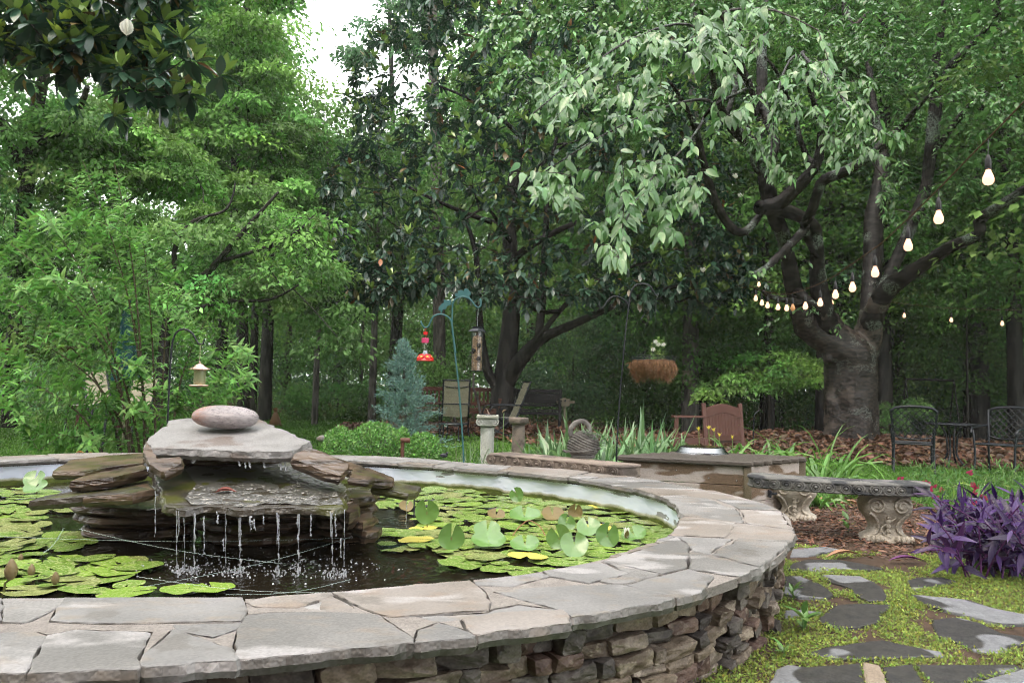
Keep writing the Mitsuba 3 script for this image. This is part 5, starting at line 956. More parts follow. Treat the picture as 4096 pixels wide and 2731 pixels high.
m, c = leaves(CL[0], A[others[::2]], X[others[::2]], N[others[::2]], S[others[::2]], tint(CK[0], len(others[::2]), .2, .08)); m2, c2 = leaves(CL[3], A[others[1::2]], X[others[1::2]], N[others[1::2]], S[others[1::2]], tint(CK[1], len(others[1::2]), .2, .08))
put('near_foliage', cat(m, m2), 'leaf_dew', k, color=np.vstack([c, c2]), smooth=True, kind='stuff')
A, X, N, S = twig_leaves(ends[n1:n2], 14, .112, .5, np.array([0, -.3, 1.0])); m, c = leaves(CL[1], A, X, N, S, tint((.095, .205, .06), len(A), .25, .08)); put('middle_foliage', m, 'leaf_dew', k, color=c, smooth=True, kind='stuff')
A, X, N, S = twig_leaves(ends[n2:], 24, .105, .8, np.array([0, -.1, 1.0]), .8); m, c = leaves(leaf_tpl(.46, .15, .15, 2, .42), A, X, N, S, tint((.095, .205, .06), len(A), .28, .1)); put('upper_foliage', m, 'leaf_dew', k, color=c, kind='stuff')
# --- leafy shrub at the left behind the pond
k = thing('butterfly_bush', 'tall loose shrub with lance shaped pale green leaves behind the pond at left', 'shrub'); s = Skeleton(); spires = []; b0 = onz(215, 1047, .0); b0 = np.array([-3.55, 8.3, 0])
SH = [(-20, 560), (60, 500), (120, 440), (160, 400), (280, 400), (310, 480), (370, 560), (400, 640), (470, 710), (560, 790), (600, 860), (600, 915), (480, 930), (430, 960), (350, 1000), (250, 1035), (60, 1035), (-20, 930)]
for tip in [(190, 370, 7.9), (262, 370, 7.8), (95, 480, 7.9), (25, 560, 8), (330, 560, 7.9), (390, 640, 8.2), (480, 720, 8.3), (560, 800, 8.4), (130, 640, 7.8), (-60, 650, 8.3), (250, 560, 8.6), (30, 760, 7.9), (590, 880, 8.5), (-80, 850, 8.2)]:
    t = at(*tip); g = b0 + np.array([(t[0] - b0[0]) * .22 + U(-.1, .1), U(-.2, .2), 0]); spires.append(s.limb([g, g * .6 + t * .4 + [(g[0] - t[0]) * .18, 0, .25], t], [.018, .010, .003], n=24) + 23)
TS = px_targets(SH, 400, 7.4, 9.2); TS = TS[(TS[:, 2] > 1.25) | (rng.uniform(0, 1, len(TS)) < 1.0)]; ends = s.grow(TS, .12, .12, .05, bias=.6); ms, P, R = s.meshes(.0025, .42, 5); par = np.array(s.par); put('stems', cat(*ms), two(prin((.075, .055, .032), .7)), k, smooth=True)
LL = leaf_tpl(.30, .16, .42, 4, .38); A, X, N, S = [], [], [], []
tips = list(ends) + spires
for e in tips:
    j = e; path = [s.p[e]]
    for _ in range(9 if e in spires else 5):
        if par[j] < 0: break
        j = par[j]; path.append(s.p[j])
    path = np.array(path); d = unit(path[0] - path[-1] + np.array([0, 0, .12]))
    for q in range(9):
        u = q / 9 * (len(path) - 1); i = min(int(u), len(path) - 2); p = path[i] + (path[i + 1] - path[i]) * (u - i) if len(path) > 1 else path[0]; a = q * 1.57 + U(-.3, .3); e1 = unit(np.cross(d, [.2, 1, .1])); e2 = np.cross(d, e1)
        for sg in (1, -1): ra = (e1 * math.cos(a) + e2 * math.sin(a)) * sg; A.append(p); X.append(ra * U(.7, 1.1) + d * U(.35, .8)); N.append(d + ra * -.2 + [0, 0, .5]); S.append(U(.085, .15) * (.5 + .5 * min(1, q / 4)))
A, X, N, S = map(np.array, (A, X, N, S)); m, c = leaves(LL, A, X, N, S, tint((.15, .32, .075), len(A), .25, .10)); put('foliage', m, 'leaf_soft', k, color=c, smooth=True, kind='stuff')
# ---------------------------------------------------------------- garden furniture and ornaments
def zm(x0, y0, w): # zoom window of the photograph -> its 2352 px frame
    a = w / 2352 * .57422; return lambda x, y: (x0 * .57422 + a * x, y0 * .57422 + a * y)
ZF, ZC, ZP, ZG, ZL, ZS, ZM = zm(1600, 1100, 700), zm(1500, 1500, 700), zm(2200, 1500, 700), zm(2800, 1500, 700), zm(0, 900, 1400), zm(3396, 1500, 700), zm(1300, 900, 1400)
def pts(zf, Y, *p): return np.array([at(*zf(*q[:2]), q[2] if len(q) > 2 else Y) for q in p])
# green double shepherd's hook
YF = 7.9
k = thing('shepherd_hook', 'teal green double hook pole with leaf shaped plates, holding two bird feeders', 'garden hook')
base = at(1069, 1075, YF); base[2] = 0
put('pole', tube(spline(np.vstack([base, pts(ZF, YF, (795, 1560), (735, 1000), (700, 600), (705, 400), (720, 350), (770, 302), (850, 285), (930, 310), (990, 380), (1025, 422), (1050, 435), (1078, 420), (1090, 372), (1076, 312))]), 70), .0085, 8), 'iron_teal', k, smooth=True)
put('side_hook', tube(spline(pts(ZF, YF - .03, (748, 1045), (715, 800), (690, 620), (640, 555), (545, 520), (450, 552), (402, 640), (375, 688), (340, 705), (303, 672), (280, 608)), 50), .0085, 8), 'iron_teal', k, smooth=True)
def plate(zf, Y, outline, th=.006):
    P = pts(zf, Y, *outline); c = P.mean(0); v, f = poly_slab(np.c_[P[:, 0] - c[0], P[:, 2] - c[2]], -th / 2, th / 2, .0015, 0, 0, .008); v = np.asarray(v); return np.c_[v[:, 0], -v[:, 2], v[:, 1]] + c, f
put('plate', plate(ZF, YF, [(740, 285), (738, 235), (775, 245), (775, 205), (835, 195), (850, 220), (865, 180), (905, 178), (925, 200), (950, 225), (955, 260), (930, 265), (940, 300), (880, 280), (800, 290)]), 'iron_teal', k)
put('plate', plate(ZF, YF - .03, [(515, 470), (520, 430), (560, 380), (590, 365), (585, 325), (640, 335), (680, 325), (693, 360), (685, 385), (700, 390), (640, 410), (610, 460), (580, 455), (565, 505), (545, 508), (545, 475)]), 'iron_teal', k)
# hummingbird feeder
k = thing('hummingbird_feeder', 'red nectar feeder with clear glass waist hanging from the left hook', 'bird feeder'); Y = YF - .03; px = lambda n: n * .17089 / SC * Y / FOCAL
def rev(zf, Y, x, prof, n=20):
    c = at(*zf(x, 0), Y); z = lambda y: at(*zf(x, y), Y)[2]; return lathe([(abs(r) * (zf(1, 0)[0] - zf(0, 0)[0]) / SC * Y / FOCAL, z(y)) for r, y in prof], n, (at(*zf(x, prof[len(prof) // 2][1]), Y)[0], Y, 0))
put('hook_wire', tube(spline(pts(ZF, Y, (352, 690), (360, 712), (335, 722), (340, 745), (345, 760)), 20), .0025, 6), 'plastic_red', k); put('hook_wire', tube(spline(pts(ZF, Y, (345, 795), (356, 810), (345, 825), (352, 845)), 14), .0025, 6), 'plastic_red', k)
put('ant_guard', rev(ZF, Y, 343, [(0, 796), (30, 796), (32, 775), (32, 757), (26, 757), (24, 790), (0, 790)]), 'plastic_red', k, smooth=40)
put('cap', rev(ZF, Y, 340, [(0, 906), (48, 906), (50, 875), (51, 848), (44, 842), (0, 850)]), 'plastic_pink', k, smooth=40)
put('bottle', rev(ZF, Y, 340, [(0, 905), (40, 905), (36, 945), (26, 985), (30, 1020), (42, 1060), (40, 1085), (0, 1085)]), 'glass_pane', k, smooth=True); put('nectar', rev(ZF, Y, 340, [(0, 1010), (25, 1010), (38, 1062), (36, 1084), (0, 1084)]), two(prin((.30, .34, .38), .15, .6)), k, smooth=True)
put('base', rev(ZF, Y, 338, [(0, 1082), (50, 1072), (80, 1085), (105, 1120), (118, 1140), (110, 1150), (0, 1152)]), 'plastic_red', k, smooth=40)
c = pts(ZF, Y, (338, 1100))[0]
for a in (-2.1, -1.1, -.1, .9, 2.4, 3.6):
    d = np.array([math.cos(a), math.sin(a), 0]); p = c + d * px(88); R = frame(p, np.cross([0, 0, 1], d), d * .8 + [0, 0, .6])[:3, :3]; fl_ = put('feeding_port', xf(lathe([(.2, .0), (.75, .12), (1, .34), (.82, .42), (.45, .2), (0, .16)], 12), R * px(46), p - d * px(12)), 'plastic_red', k, smooth=True)
    put('flower_centre', xf(lathe([(.36, .0), (.36, .34), (.2, .42), (0, .42)], 10), R * px(46), p - d * px(12) + R[:, 2] * px(2)), 'plastic_yellow', fl_, smooth=True)
# seed feeder
k = thing('seed_feeder', 'tall tube feeder full of mixed seed with a dark square roof', 'bird feeder'); Y = YF
put('hanger', tube(pts(ZF, Y, (1050, 433), (1046, 560), (1043, 690)), .002, 5), 'steel', k); c = at(*ZF(1040, 740), Y); w = px(124) * .5 * 2
def pyramid(c, w0, w1, z0, z1):
    q = np.array([[-1, -1], [1, -1], [1, 1], [-1, 1]]) @ rotz(.62)[:2, :2]; v = np.vstack([np.c_[q * w0, [z0] * 4], np.c_[q * w1, [z1] * 4]]) + [c[0], c[1], 0]; return hull(v)
z = lambda y: at(*ZF(1040, y), Y)[2]
rf = put('roof', cat(pyramid(c, px(88), px(50), z(752), z(715)), pyramid(c, px(88), px(88), z(758), z(752.5))), 'iron_black', k); put('collar', pyramid(c, px(47), px(47), z(714), z(688)), 'iron_black', rf)
put('seed', lathe([(px(66), z(1276)), (px(66), z(830))], 20, (c[0], c[1], 0)), 'bird_seed', k, smooth=True); put('seed_heap', lathe([(px(66), z(830)), (px(30), z(812)), (0, z(800))], 20, (c[0], c[1], 0)), 'bird_seed', k, smooth=True)
put('tube', lathe([(px(71), z(1278)), (px(71), z(756))], 24, (c[0], c[1], 0)), 'glass_pane', k, smooth=True)
msh = []
for j in range(18): a = j * math.pi / 9; msh.append(tube([[c[0] + px(74) * math.cos(a), c[1] + px(74) * math.sin(a), z(1280)], [c[0] + px(74) * math.cos(a), c[1] + px(74) * math.sin(a), z(752)]], .0012, 4, False))
for y in np.arange(790, 1280, 42): g = np.linspace(0, 6.2832, 25); msh.append(tube(np.c_[c[0] + px(74.5) * np.cos(g), c[1] + px(74.5) * np.sin(g), 0 * g + z(y)], .0009, 4, False))
put('wire_cage', cat(*msh), 'iron_black', k)
for x, y, a in [(1064, 945, -1.2), (1060, 1120, -1.2), (985, 1010, -2.2), (985, 1040, 2.5)]:
    p = np.array([c[0] + px(70) * math.cos(a), c[1] + px(70) * math.sin(a), z(y)]); pt_ = put('port', xf(lathe([(px(12), 0), (px(30), .002), (px(30), .012), (px(12), .014)], 12), frame((0, 0, 0), [0, 0, 1], [math.cos(a), math.sin(a), 0])[:3, :3], p), 'rubber_black', k); put('perch', tube([p + [0, 0, -px(40)], p + [math.cos(a) * .05, math.sin(a) * .05, -px(42)]], .004, 6), 'rubber_black', pt_)
put('tray', lathe([(0, z(1290)), (px(92), z(1290)), (px(94), z(1281)), (px(90), z(1280)), (px(86), z(1286)), (0, z(1286))], 24, (c[0], c[1], 0)), 'iron_black', k)
# black double hook with the hanging basket
YB = 7.95; k = thing('shepherd_hook', 'thin black double hook pole leaning by the wooden box, holding a hanging basket', 'garden hook'); b = at(1416, 1095, YB); b[2] = 0
put('pole', tube(spline(np.vstack([b, pts(ZM, YB, (1960, 1560), (2010, 820), (2038, 560), (2050, 470), (2070, 420), (2110, 392), (2160, 395), (2200, 425), (2218, 465), (2232, 480), (2242, 462))]), 50), .0075, 8), 'iron_black', k, smooth=True)
put('side_hook', tube(spline(pts(ZM, YB - .02, (2040, 590), (2036, 530), (2000, 492), (1950, 475), (1905, 500), (1875, 545), (1858, 556), (1843, 540), (1846, 520)), 30), .0065, 8), 'iron_black', k, smooth=True)
k = thing('hanging_basket', 'coir lined wire basket with a small white flowering plant hanging from the black hook', 'hanging basket'); c = at(*ZM(2205, 905), YB - .02); R0 = 145 * .34178 / SC * YB / FOCAL; dz = lambda y: at(*ZM(2205, y), YB)[2]
m = lathe([(R0 * .93, dz(905)), (R0 * 1.0, dz(935)), (R0 * .9, dz(985)), (R0 * .62, dz(1020)), (0, dz(1030))], 40, (c[0], c[1], 0)); v = m[0] + (meshkit.fbm(np.asarray(m[0]) * [22, 22, 9], 3)[:, None] - .5) * [.05, .05, .03]; put('coir_liner', (v, m[1]), 'coir', k, smooth=True)
n = 1500; a = U(0, 6.28, n); zz = U(0, 1, n); P = np.c_[c[0] + R0 * (1.0 - .35 * (1 - zz) ** 2) * np.cos(a), c[1] + R0 * (1.0 - .35 * (1 - zz) ** 2) * np.sin(a), dz(1025) + zz * (dz(912) - dz(1025))]
m, cc = leaves((np.array([[0, .015, 0], [0, -.015, 0], [.5, .01, .06], [1, 0, 0]]), np.array([[0, 1, 2], [1, 3, 2]])), P, np.c_[np.cos(a) * .35, np.sin(a) * .35, -np.ones(n)] + rng.normal(0, .35, (n, 3)), np.c_[np.cos(a), np.sin(a), 0 * a], U(.03, .085, n), tint((.20, .11, .06), n, .3, .1)); put('coir_fibres', m, 'vc_matte', k, color=cc, kind='stuff')
ms = []
for zz, r in ((905, 1.0), (893, 1.0), (880, .98)): g = np.linspace(0, 6.2832, 40); ms.append(tube(np.c_[c[0] + R0 * r * np.cos(g), c[1] + R0 * r * np.sin(g), 0 * g + dz(zz)], .0022, 5, False))
for j in range(20): a = j * .314; ms.append(tube([[c[0] + R0 * math.cos(a), c[1] + R0 * math.sin(a), dz(875)], [c[0] + R0 * 1.02 * math.cos(a), c[1] + R0 * 1.02 * math.sin(a), dz(935)]], .0018, 4))
put('wire_frame', cat(*ms), 'iron_black', k)
hk = at(*ZM(2232, 478), YB)
for a in (.3, 2.4, 4.5): put('chain', tube([[c[0] + R0 * math.cos(a), c[1] + R0 * math.sin(a), dz(880)], hk], .0014, 4), 'iron_black', k)
pl = np.vstack([pts(ZM, YB - .1, *[(U(2195, 2285), U(770, 930)) for _ in range(70)])]); st = pts(ZM, YB - .1, (2240, 935))[0]
m, cc = leaves(LEAF1, np.repeat(pl, 3, 0) + rng.normal(0, .012, (210, 3)), rng.normal(0, 1, (210, 3)), rng.normal(0, .5, (210, 3)) + [0, -.3, .7], U(.02, .04, 210), tint((.16, .26, .07), 210)); put('plant_leaves', m, 'leaf_soft', k, color=cc, kind='stuff'); put('plant_stems', cat(*[tube([st, (st + p) / 2 + U(-.02, .02, 3), p], [.003, .002, .001], 4) for p in pl[::6]]), two(prin((.12, .20, .05), .6)), k, kind='stuff')
for x, y in [(2220, 780), (2275, 800), (2205, 832), (2240, 800)]: put('petunia', cat(*[xf((leaf_tpl(.9, .1, .1, 2)[0] * .028, leaf_tpl(.9, .1, .1, 2)[1]), rotx(-.9) @ rotz(a), pts(ZM, YB - .14, (x, y))[0]) for a in np.arange(5) * 1.257]), 'petal_white', k)
# copper feeder at the left
YL = 7.0; k = thing('shepherd_hook', 'short black single hook rising out of the shrub at left', 'garden hook'); b = at(388, 920, YL); b[2] = .0
put('pole', tube(spline(np.vstack([b, pts(ZL, YL, (1135, 1130), (1147, 900), (1158, 790), (1188, 715), (1240, 695), (1290, 722), (1322, 775), (1342, 802), (1366, 798), (1373, 765))]), 40), .0085, 8), 'iron_black', k, smooth=True)
k = thing('lantern_feeder', 'small copper roofed lantern feeder with frosted glass hanging over the fountain', 'bird feeder')
put('wire', tube(pts(ZL, YL, (1345, 802), (1343, 915)), .0012, 5), 'copper', k); put('roof', rev(ZL, YL, 1342, [(0, 914), (7, 918), (7, 930), (22, 934), (40, 950), (72, 965), (70, 971), (0, 966)], 28), 'copper', k, smooth=35)
put('glass', rev(ZL, YL, 1340, [(39, 968), (39, 1070)], 24), 'glass_frosted', k, smooth=True); put('seed', rev(ZL, YL, 1340, [(0, 1040), (30, 1045), (35, 1070), (0, 1070)], 20), 'bird_seed', k, smooth=True); put('tray', rev(ZL, YL, 1336, [(0, 1082), (60, 1082), (66, 1074), (60, 1069), (0, 1069)], 24), 'copper', k, smooth=35)
# ---- furniture builders (built at the origin, facing -y, then turned)
class Kit:
    def __init__(s, k, loc, rz, sc=1.0): s.k, s.t, s.R, s.sc = k, np.asarray(loc, float), rotz(rz), sc
    def put(s, nm, m, mat, sm=False, **kw): return put(nm, xf((np.asarray(m[0]) * s.sc, m[1]), s.R, s.t), mat, s.k, smooth=sm, **kw)
def ground(x, y, Y):
    p = at(x, y, Y); p[2] = float(gz(p[0], p[1])); return p
def recliner(label, loc, rz):
    K = Kit(thing('sling_chair', label, 'patio chair', None), loc, rz); seat = [(-.25, -.30, .38), (-.25, 0, .36), (-.25, .22, .38)]
    def fabric(p, w):
        p = np.array(p); v = np.vstack([np.c_[np.full(len(p), sx), p[:, 1:]] for sx in (-w, 0, w)]); v[len(p):2 * len(p), 2] -= .015; n = len(p); f = []
        for r in range(2):
            for i in range(n - 1): q = r * n + i; f += [[q, q + n, q + n + 1], [q, q + n + 1, q + 1]]
        return v, np.array(f)
    bk = spline([(0, .22, .38), (0, .33, .62), (0, .42, .86), (0, .50, 1.06)], 10); K.put('back_sling', fabric(bk, .235), 'sling_khaki', True); K.put('seat_sling', fabric(spline([(0, -.30, .42), (0, -.2, .44), (0, 0, .38), (0, .22, .38)], 10), .235), 'sling_grey', True)
    for sx in (-.25, .25):
        K.put('side_frame', tube(spline([(sx, -.30, .42), (sx, 0, .36), (sx, .21, .37), (sx, .33, .62), (sx, .51, 1.08)], 24), .016, 7), 'iron_black', True); K.put('arm', tube(spline([(sx * 1.16, -.26, .22), (sx * 1.16, -.30, .45), (sx * 1.16, -.22, .60), (sx * 1.16, .10, .62), (sx * 1.05, .34, .62)], 24), .014, 7), 'iron_black', True); K.put('leg', tube(spline([(sx * 1.16, -.26, .22), (sx * 1.1, -.1, .12), (sx * 1.16, .28, .0)], 14), .014, 7), 'iron_black', True); K.put('leg', tube([(sx, .15, .36), (sx * 1.16, -.3, .0)], .014, 7), 'iron_black', True)
    K.put('top_rail', tube([(-.25, .51, 1.07), (.25, .51, 1.07)], .014, 7), 'iron_black', True); K.put('cross_rail', tube(spline([(-.25, .45, .96), (0, .47, .93), (.25, .45, .96)], 10), .010, 6), 'iron_black', True); K.put('cross_rail', tube([(-.25, .345, .62), (.25, .345, .62)], .010, 6), 'iron_black', True); return K
recliner('khaki sling patio chair seen from behind, left of the sundial', ground(1043, 1005, 15.6), math.pi + .12); recliner('sling patio chair seen from the side, facing left, right of the khaki one', ground(1150, 1002, 15.4), -math.pi / 2 + .25)
K = Kit(thing('side_table', 'small round black table low between the sling chair and cypress', 'table'), ground(1040, 1006, 14.7), 0); K.put('top', lathe([(0, .33), (.26, .33), (.27, .315), (.26, .30), (0, .30)], 24), 'iron_black')
for a in (.6, 2.2, 3.7, 5.3): K.put('leg', tube(spline([(.2 * math.cos(a), .2 * math.sin(a), .3), (.2 * math.cos(a), .2 * math.sin(a), .15), (.25 * math.cos(a), .25 * math.sin(a), 0)], 8), .014, 6), 'iron_black', True)
def slat_bench(label, loc, rz, W, mat, vertical, name='garden_bench', top=.88, seat=.42):
    K = Kit(thing(name, label, 'bench'), loc, rz)
    for sx in (-1, 1):
        K.put('leg', box((sx * W / 2, .22, top / 2), (.06, .06, top)), mat); K.put('leg', box((sx * W / 2, -.24, .31), (.06, .06, .62)), mat); K.put('arm', box((sx * W / 2, -.03, .635), (.08, .56, .03)), mat)
    for y in np.linspace(-.22, .16, 5): K.put('seat_slat', box((0, y, seat), (W - .05, .075, .025)), mat)
    K.put('rail', box((0, .225, top - .05), (W - .06, .035, .08)), mat); K.put('rail', box((0, .225, seat + .1), (W - .06, .035, .06)), mat); K.put('rail', box((0, -.24, seat - .06), (W - .06, .035, .07)), mat)
    if vertical:
        for x in np.linspace(-W / 2 + .09, W / 2 - .09, int(W / .09)): K.put('back_slat', box((x, .225, (top + seat) / 2 + .03), (.045, .02, top - seat - .19)), mat)
    else:
        for z_ in np.linspace(seat + .16, top - .12, 5): K.put('back_slat', box((0, .225, z_), (W - .06, .02, .05)), mat)
    return K
slat_bench('red brown slatted garden bench behind the khaki sling chair', ground(1052, 992, 17.0), .02, 1.75, 'wood_red', True); slat_bench('black horizontal slat bench in the shade by the magnolia trunk', ground(1232, 990, 17.4), -.08, 1.0, 'rubber_black', False)
# bare branches leaning there
for p, lb in ([[(945, 60), (985, 170), (1010, 230), (1040, 420)], 'pale bare stick leaning left of the khaki chair'], [[(1325, -40), (1322, 180), (1370, 280), (1400, 430)], 'peeled bare stick leaning right of the khaki chair']):
    q = pts(ZC, 16.6, *p); q = np.vstack([q, [q[-1][0] + .1, q[-1][1], gz(q[-1][0], q[-1][1])]]); put('bare_branch', tube(spline(q, 16), np.linspace(.02, .038, 16), 7), 'bark_grey', smooth=True, label=lb, cat='branch')
# sundial
YS = 9.5; k = thing('sundial', 'white fluted column pedestal with scroll capital carrying a sundial', 'sundial'); b = at(*ZC(1505, 1000), YS); b[2] = 0; pz = lambda y: at(*ZC(1510, y), YS)[2]; p_ = lambda n: n * .17089 / SC * YS / FOCAL; c2 = at(*ZC(1515, 560), YS)
v = lathe([(p_(105), 0), (p_(105), .06), (p_(92), .08), (p_(92), pz(700)), (p_(102), pz(690)), (0, pz(690))], 40, (0, 0, 0)); g = np.arctan2(v[0][:, 1], v[0][:, 0]); r = 1 - .07 * (.5 + .5 * np.cos(g * 10)) * ((v[0][:, 2] > .09) & (v[0][:, 2] < pz(705))); put('shaft', (v[0] * np.c_[r, r, np.ones(len(r))] + [c2[0], YS, 0], v[1]), 'concrete_white', k, smooth=25)
cp = put('capital', cat(xf(box((0, 0, 0), (p_(215), p_(215), pz(570) - pz(680)), .01), None, (c2[0], YS, (pz(570) + pz(680)) / 2))), 'concrete_white', k)
for sx in (-1, 1):
    for sy in (-1, 1): th = np.linspace(0, 11, 40); rr = p_(62) * (1 - th / 13); q = np.c_[c2[0] + sx * p_(96) - sx * rr * np.cos(th), np.full(40, YS + sy * p_(112)), pz(625) + rr * np.sin(th)]; put('scroll', tube(q, p_(11), 6), 'concrete_white', cp, smooth=True)
put('plate', xf(box((0, 0, 0), (p_(290), p_(290), pz(532) - pz(572)), .006), None, (c2[0], YS, (pz(532) + pz(572)) / 2 + .002)), 'lichen', k); put('dial', lathe([(0, pz(522)), (p_(115), pz(522)), (p_(118), pz(531)), (0, pz(531))], 24, (c2[0], YS, 0)), 'iron_black', k)
q = pts(ZC, YS, (1498, 430), (1520, 520), (1545, 520)); put('gnomon', hull(np.vstack([q - [0, .004, 0], q + [0, .004, 0]])), 'copper', k)
# bird bath column
YB2 = 9.1; k = thing('birdbath', 'brown concrete column with round bowl top among the iris, right of the sundial', 'bird bath'); pz2 = lambda y: at(*ZC(1930, y), YB2)[2]; p2 = lambda n: n * .17089 / SC * YB2 / FOCAL; cb = at(*ZC(1932, 600), YB2)
put('column', lathe([(p2(110), 0), (p2(92), .04), (p2(88), pz2(900)), (p2(85), pz2(660)), (0, pz2(655))], 24, (cb[0], YB2, 0)), 'concrete_brown', k, smooth=40); put('bowl', lathe([(p2(86), pz2(662)), (p2(120), pz2(645)), (p2(136), pz2(620)), (p2(136), pz2(580)), (p2(128), pz2(565)), (p2(105), pz2(568)), (0, pz2(590))], 28, (cb[0], YB2, 0)), 'concrete_brown', k, smooth=40)
# ---- curved concrete benches with rosettes
def rosette_bench(label, pl, pr, ztop, th, bulge, depth, mat, nros, k=None, cat_='bench'):
    """Seat whose front edge runs from pl to pr, bulging by `bulge` to the front."""
    k = thing('concrete_bench', label, cat_); d = pr - pl; L = np.linalg.norm(d); d = d / L; nf = np.array([d[1], -d[0]]); u = np.linspace(0, 1, 40)
    fr = pl + np.outer(u, d) * L + np.outer(4 * u * (1 - u) * bulge, nf); bk = fr - nf * depth; bk = pl - nf * depth + np.outer(u, d) * L + np.outer(4 * u * (1 - u) * bulge, nf)
    cap = lambda c, s: [c + nf * depth / 2 * math.cos(a) + d * s * depth * .22 * math.sin(a) for a in np.linspace(0, math.pi, 9)[1:-1]]
    poly = np.vstack([fr, cap(fr[-1] - nf * depth / 2, 1), bk[::-1], cap(fr[0] - nf * depth / 2, -1)[::-1]])
    st = put('seat', poly_slab(poly, ztop - th, ztop, .014, .002, 3, .03), mat, k, smooth=35); P = Polygon(poly); per = P.exterior.length
    q = np.array([P.exterior.interpolate(s).coords[0] for s in np.linspace(0, per, 220)]); q = q if P.exterior.is_ccw else q[::-1]
    put('edge_rim', tube(np.c_[q, np.full(len(q), ztop - .012)], .011, 6, False), mat, st, smooth=True); put('edge_rim', tube(np.c_[q, np.full(len(q), ztop - th + .01)], .009, 6, False), mat, st, smooth=True)
    for s in np.linspace(.02, .98, nros):
        i = int(s * 39); p = fr[i]; t = unit(fr[min(i + 1, 39)] - fr[max(i - 1, 0)]); n_ = np.array([t[1], -t[0], 0]); M = frame((p[0] + n_[0] * .0, p[1] + n_[1] * .0, ztop - th / 2 - .002), [t[0], t[1], 0], n_); g = np.linspace(0, 6.2832, 17); h = th * .34
        rg = tube(np.c_[h * 1.3 * np.cos(g), h * 1.15 * np.sin(g), 0 * g + .005], .009, 5, False); rg2 = tube(np.c_[h * .8 * np.cos(g), h * .7 * np.sin(g), 0 * g + .009], .006, 5, False); bl = blob((0, 0, .004), (h * .5, h * .45, .022), 1, .05, 1, 1)
        put('rosette', xf(cat(rg, rg2, bl), M[:3, :3], M[:3, 3]), mat, st, smooth=True)
    return k, fr, d, nf
kb, fr, d, nf = rosette_bench('pale concrete bench with round rosettes along its edge right behind the back coping', onz(1128, 1050, .415)[:2], onz(1418, 1079, .415)[:2], .452, .10, -.02, .30, 'concrete_brown', 11)
for u_ in (.25, .75): p = fr[int(u_ * 39)] - nf * .15; put('leg', box((p[0], p[1], .16), (.22, .2, .32), .015), 'concrete_brown', kb)
pl, pr = onz(1742, 1093, .43)[:2], onz(2118, 1112, .43)[:2]
kb, fr, d, nf = rosette_bench('dark weathered curved concrete bench on pale scroll legs beside the stepping stones', pl, pr, .43, .085, .10, .33, 'concrete_dark', 12)
def scroll_leg(k, foot, ax, nf, H, W=.30):
    X = np.array([ax[0], ax[1], 0]); N = np.array([nf[0], nf[1], 0]); M = np.stack([X, N, [0, 0, 1.0]], 1)   # local x along the bench, y to the front
    prof = [(.155, H), (.165, H * .90), (.175, H * .78), (.165, H * .62), (.125, H * .45), (.105, H * .33), (.12, H * .2), (.165, H * .12), (.17, H * .03), (.16, 0)]
    def body(dep, sx=1.0):
        vv = []; n = len(prof)
        for (w, z_), dd in zip(prof, dep):
            for a in np.linspace(0, 2 * np.pi, 24, endpoint=False): cx_, cy_ = math.cos(a), math.sin(a); vv.append([np.sign(cx_) * abs(cx_) ** .45 * w * sx * W / .30, np.sign(cy_) * abs(cy_) ** .45 * dd, z_])
        f = []
        for i in range(n - 1):
            for j in range(24): p, q = i * 24 + j, i * 24 + (j + 1) % 24; f += [[p, p + 24, q + 24], [p, q + 24, q]]
        f += [[0, j, j + 1] for j in range(1, 23)]; return np.array(vv), np.array(f)
    lg = put('leg', xf(body([.10, .125, .14, .13, .09, .072, .085, .12, .13, .12]), M, foot), 'concrete_pale', k, smooth=50)
    for sx in (-1, 1):
        th = np.linspace(.3, 12, 60); r = .062 * (1 - th / 14); c = np.array([sx * .085, .118, H * .77]); q = np.c_[c[0] + sx * r * np.cos(th), np.full(60, c[1]) + .012 * np.sin(th * .5) ** 2 + .010, c[2] + r * np.sin(th)]; put('scroll', xf(tube(q, .0085, 6), M, foot), 'concrete_pale', lg, smooth=True)
        q = spline([(sx * .13, .13, H * .62), (sx * .075, .10, H * .45), (sx * .06, .085, H * .3), (sx * .10, .10, H * .17)], 20); put('scroll', xf(tube(q, np.linspace(.012, .008, 20), 6), M, foot), 'concrete_pale', lg, smooth=True)
        for j in range(4): put('claw', xf(blob((sx * (.055 + .03 * j), .135 + .012 * math.sin(j), .035), (.018, .03, .03), j, .05, 1, 2), M, foot), 'concrete_pale', lg, smooth=True)
    for j, z_ in enumerate(np.linspace(.15, .85, 8)): put('ornament', xf(blob((0, .085 + .05 * abs(z_ - .4) + .012, H * z_), (.020 - .008 * abs(z_ - .5), .014, .022), j, .1, 2, 1), M, foot), 'concrete_pale', lg, smooth=True)
    q = spline([(0, .10, H * .12), (-.05, .11, H * .3), (.0, .10, H * .42), (.05, .11, H * .55), (0, .13, H * .8)], 24); put('vine', xf(tube(q, .007, 5), M, foot), 'concrete_pale', lg, smooth=True)
for x, y, tw in [(2037, 1246, .12), (1828, 1196, -.1)]:
    f = onz(x, y, .005); f[2] = 0; a = rotz(tw)[:2, :2]; scroll_leg(kb, f - np.array([*nf, 0]) * .11, a @ d, a @ nf, .345)
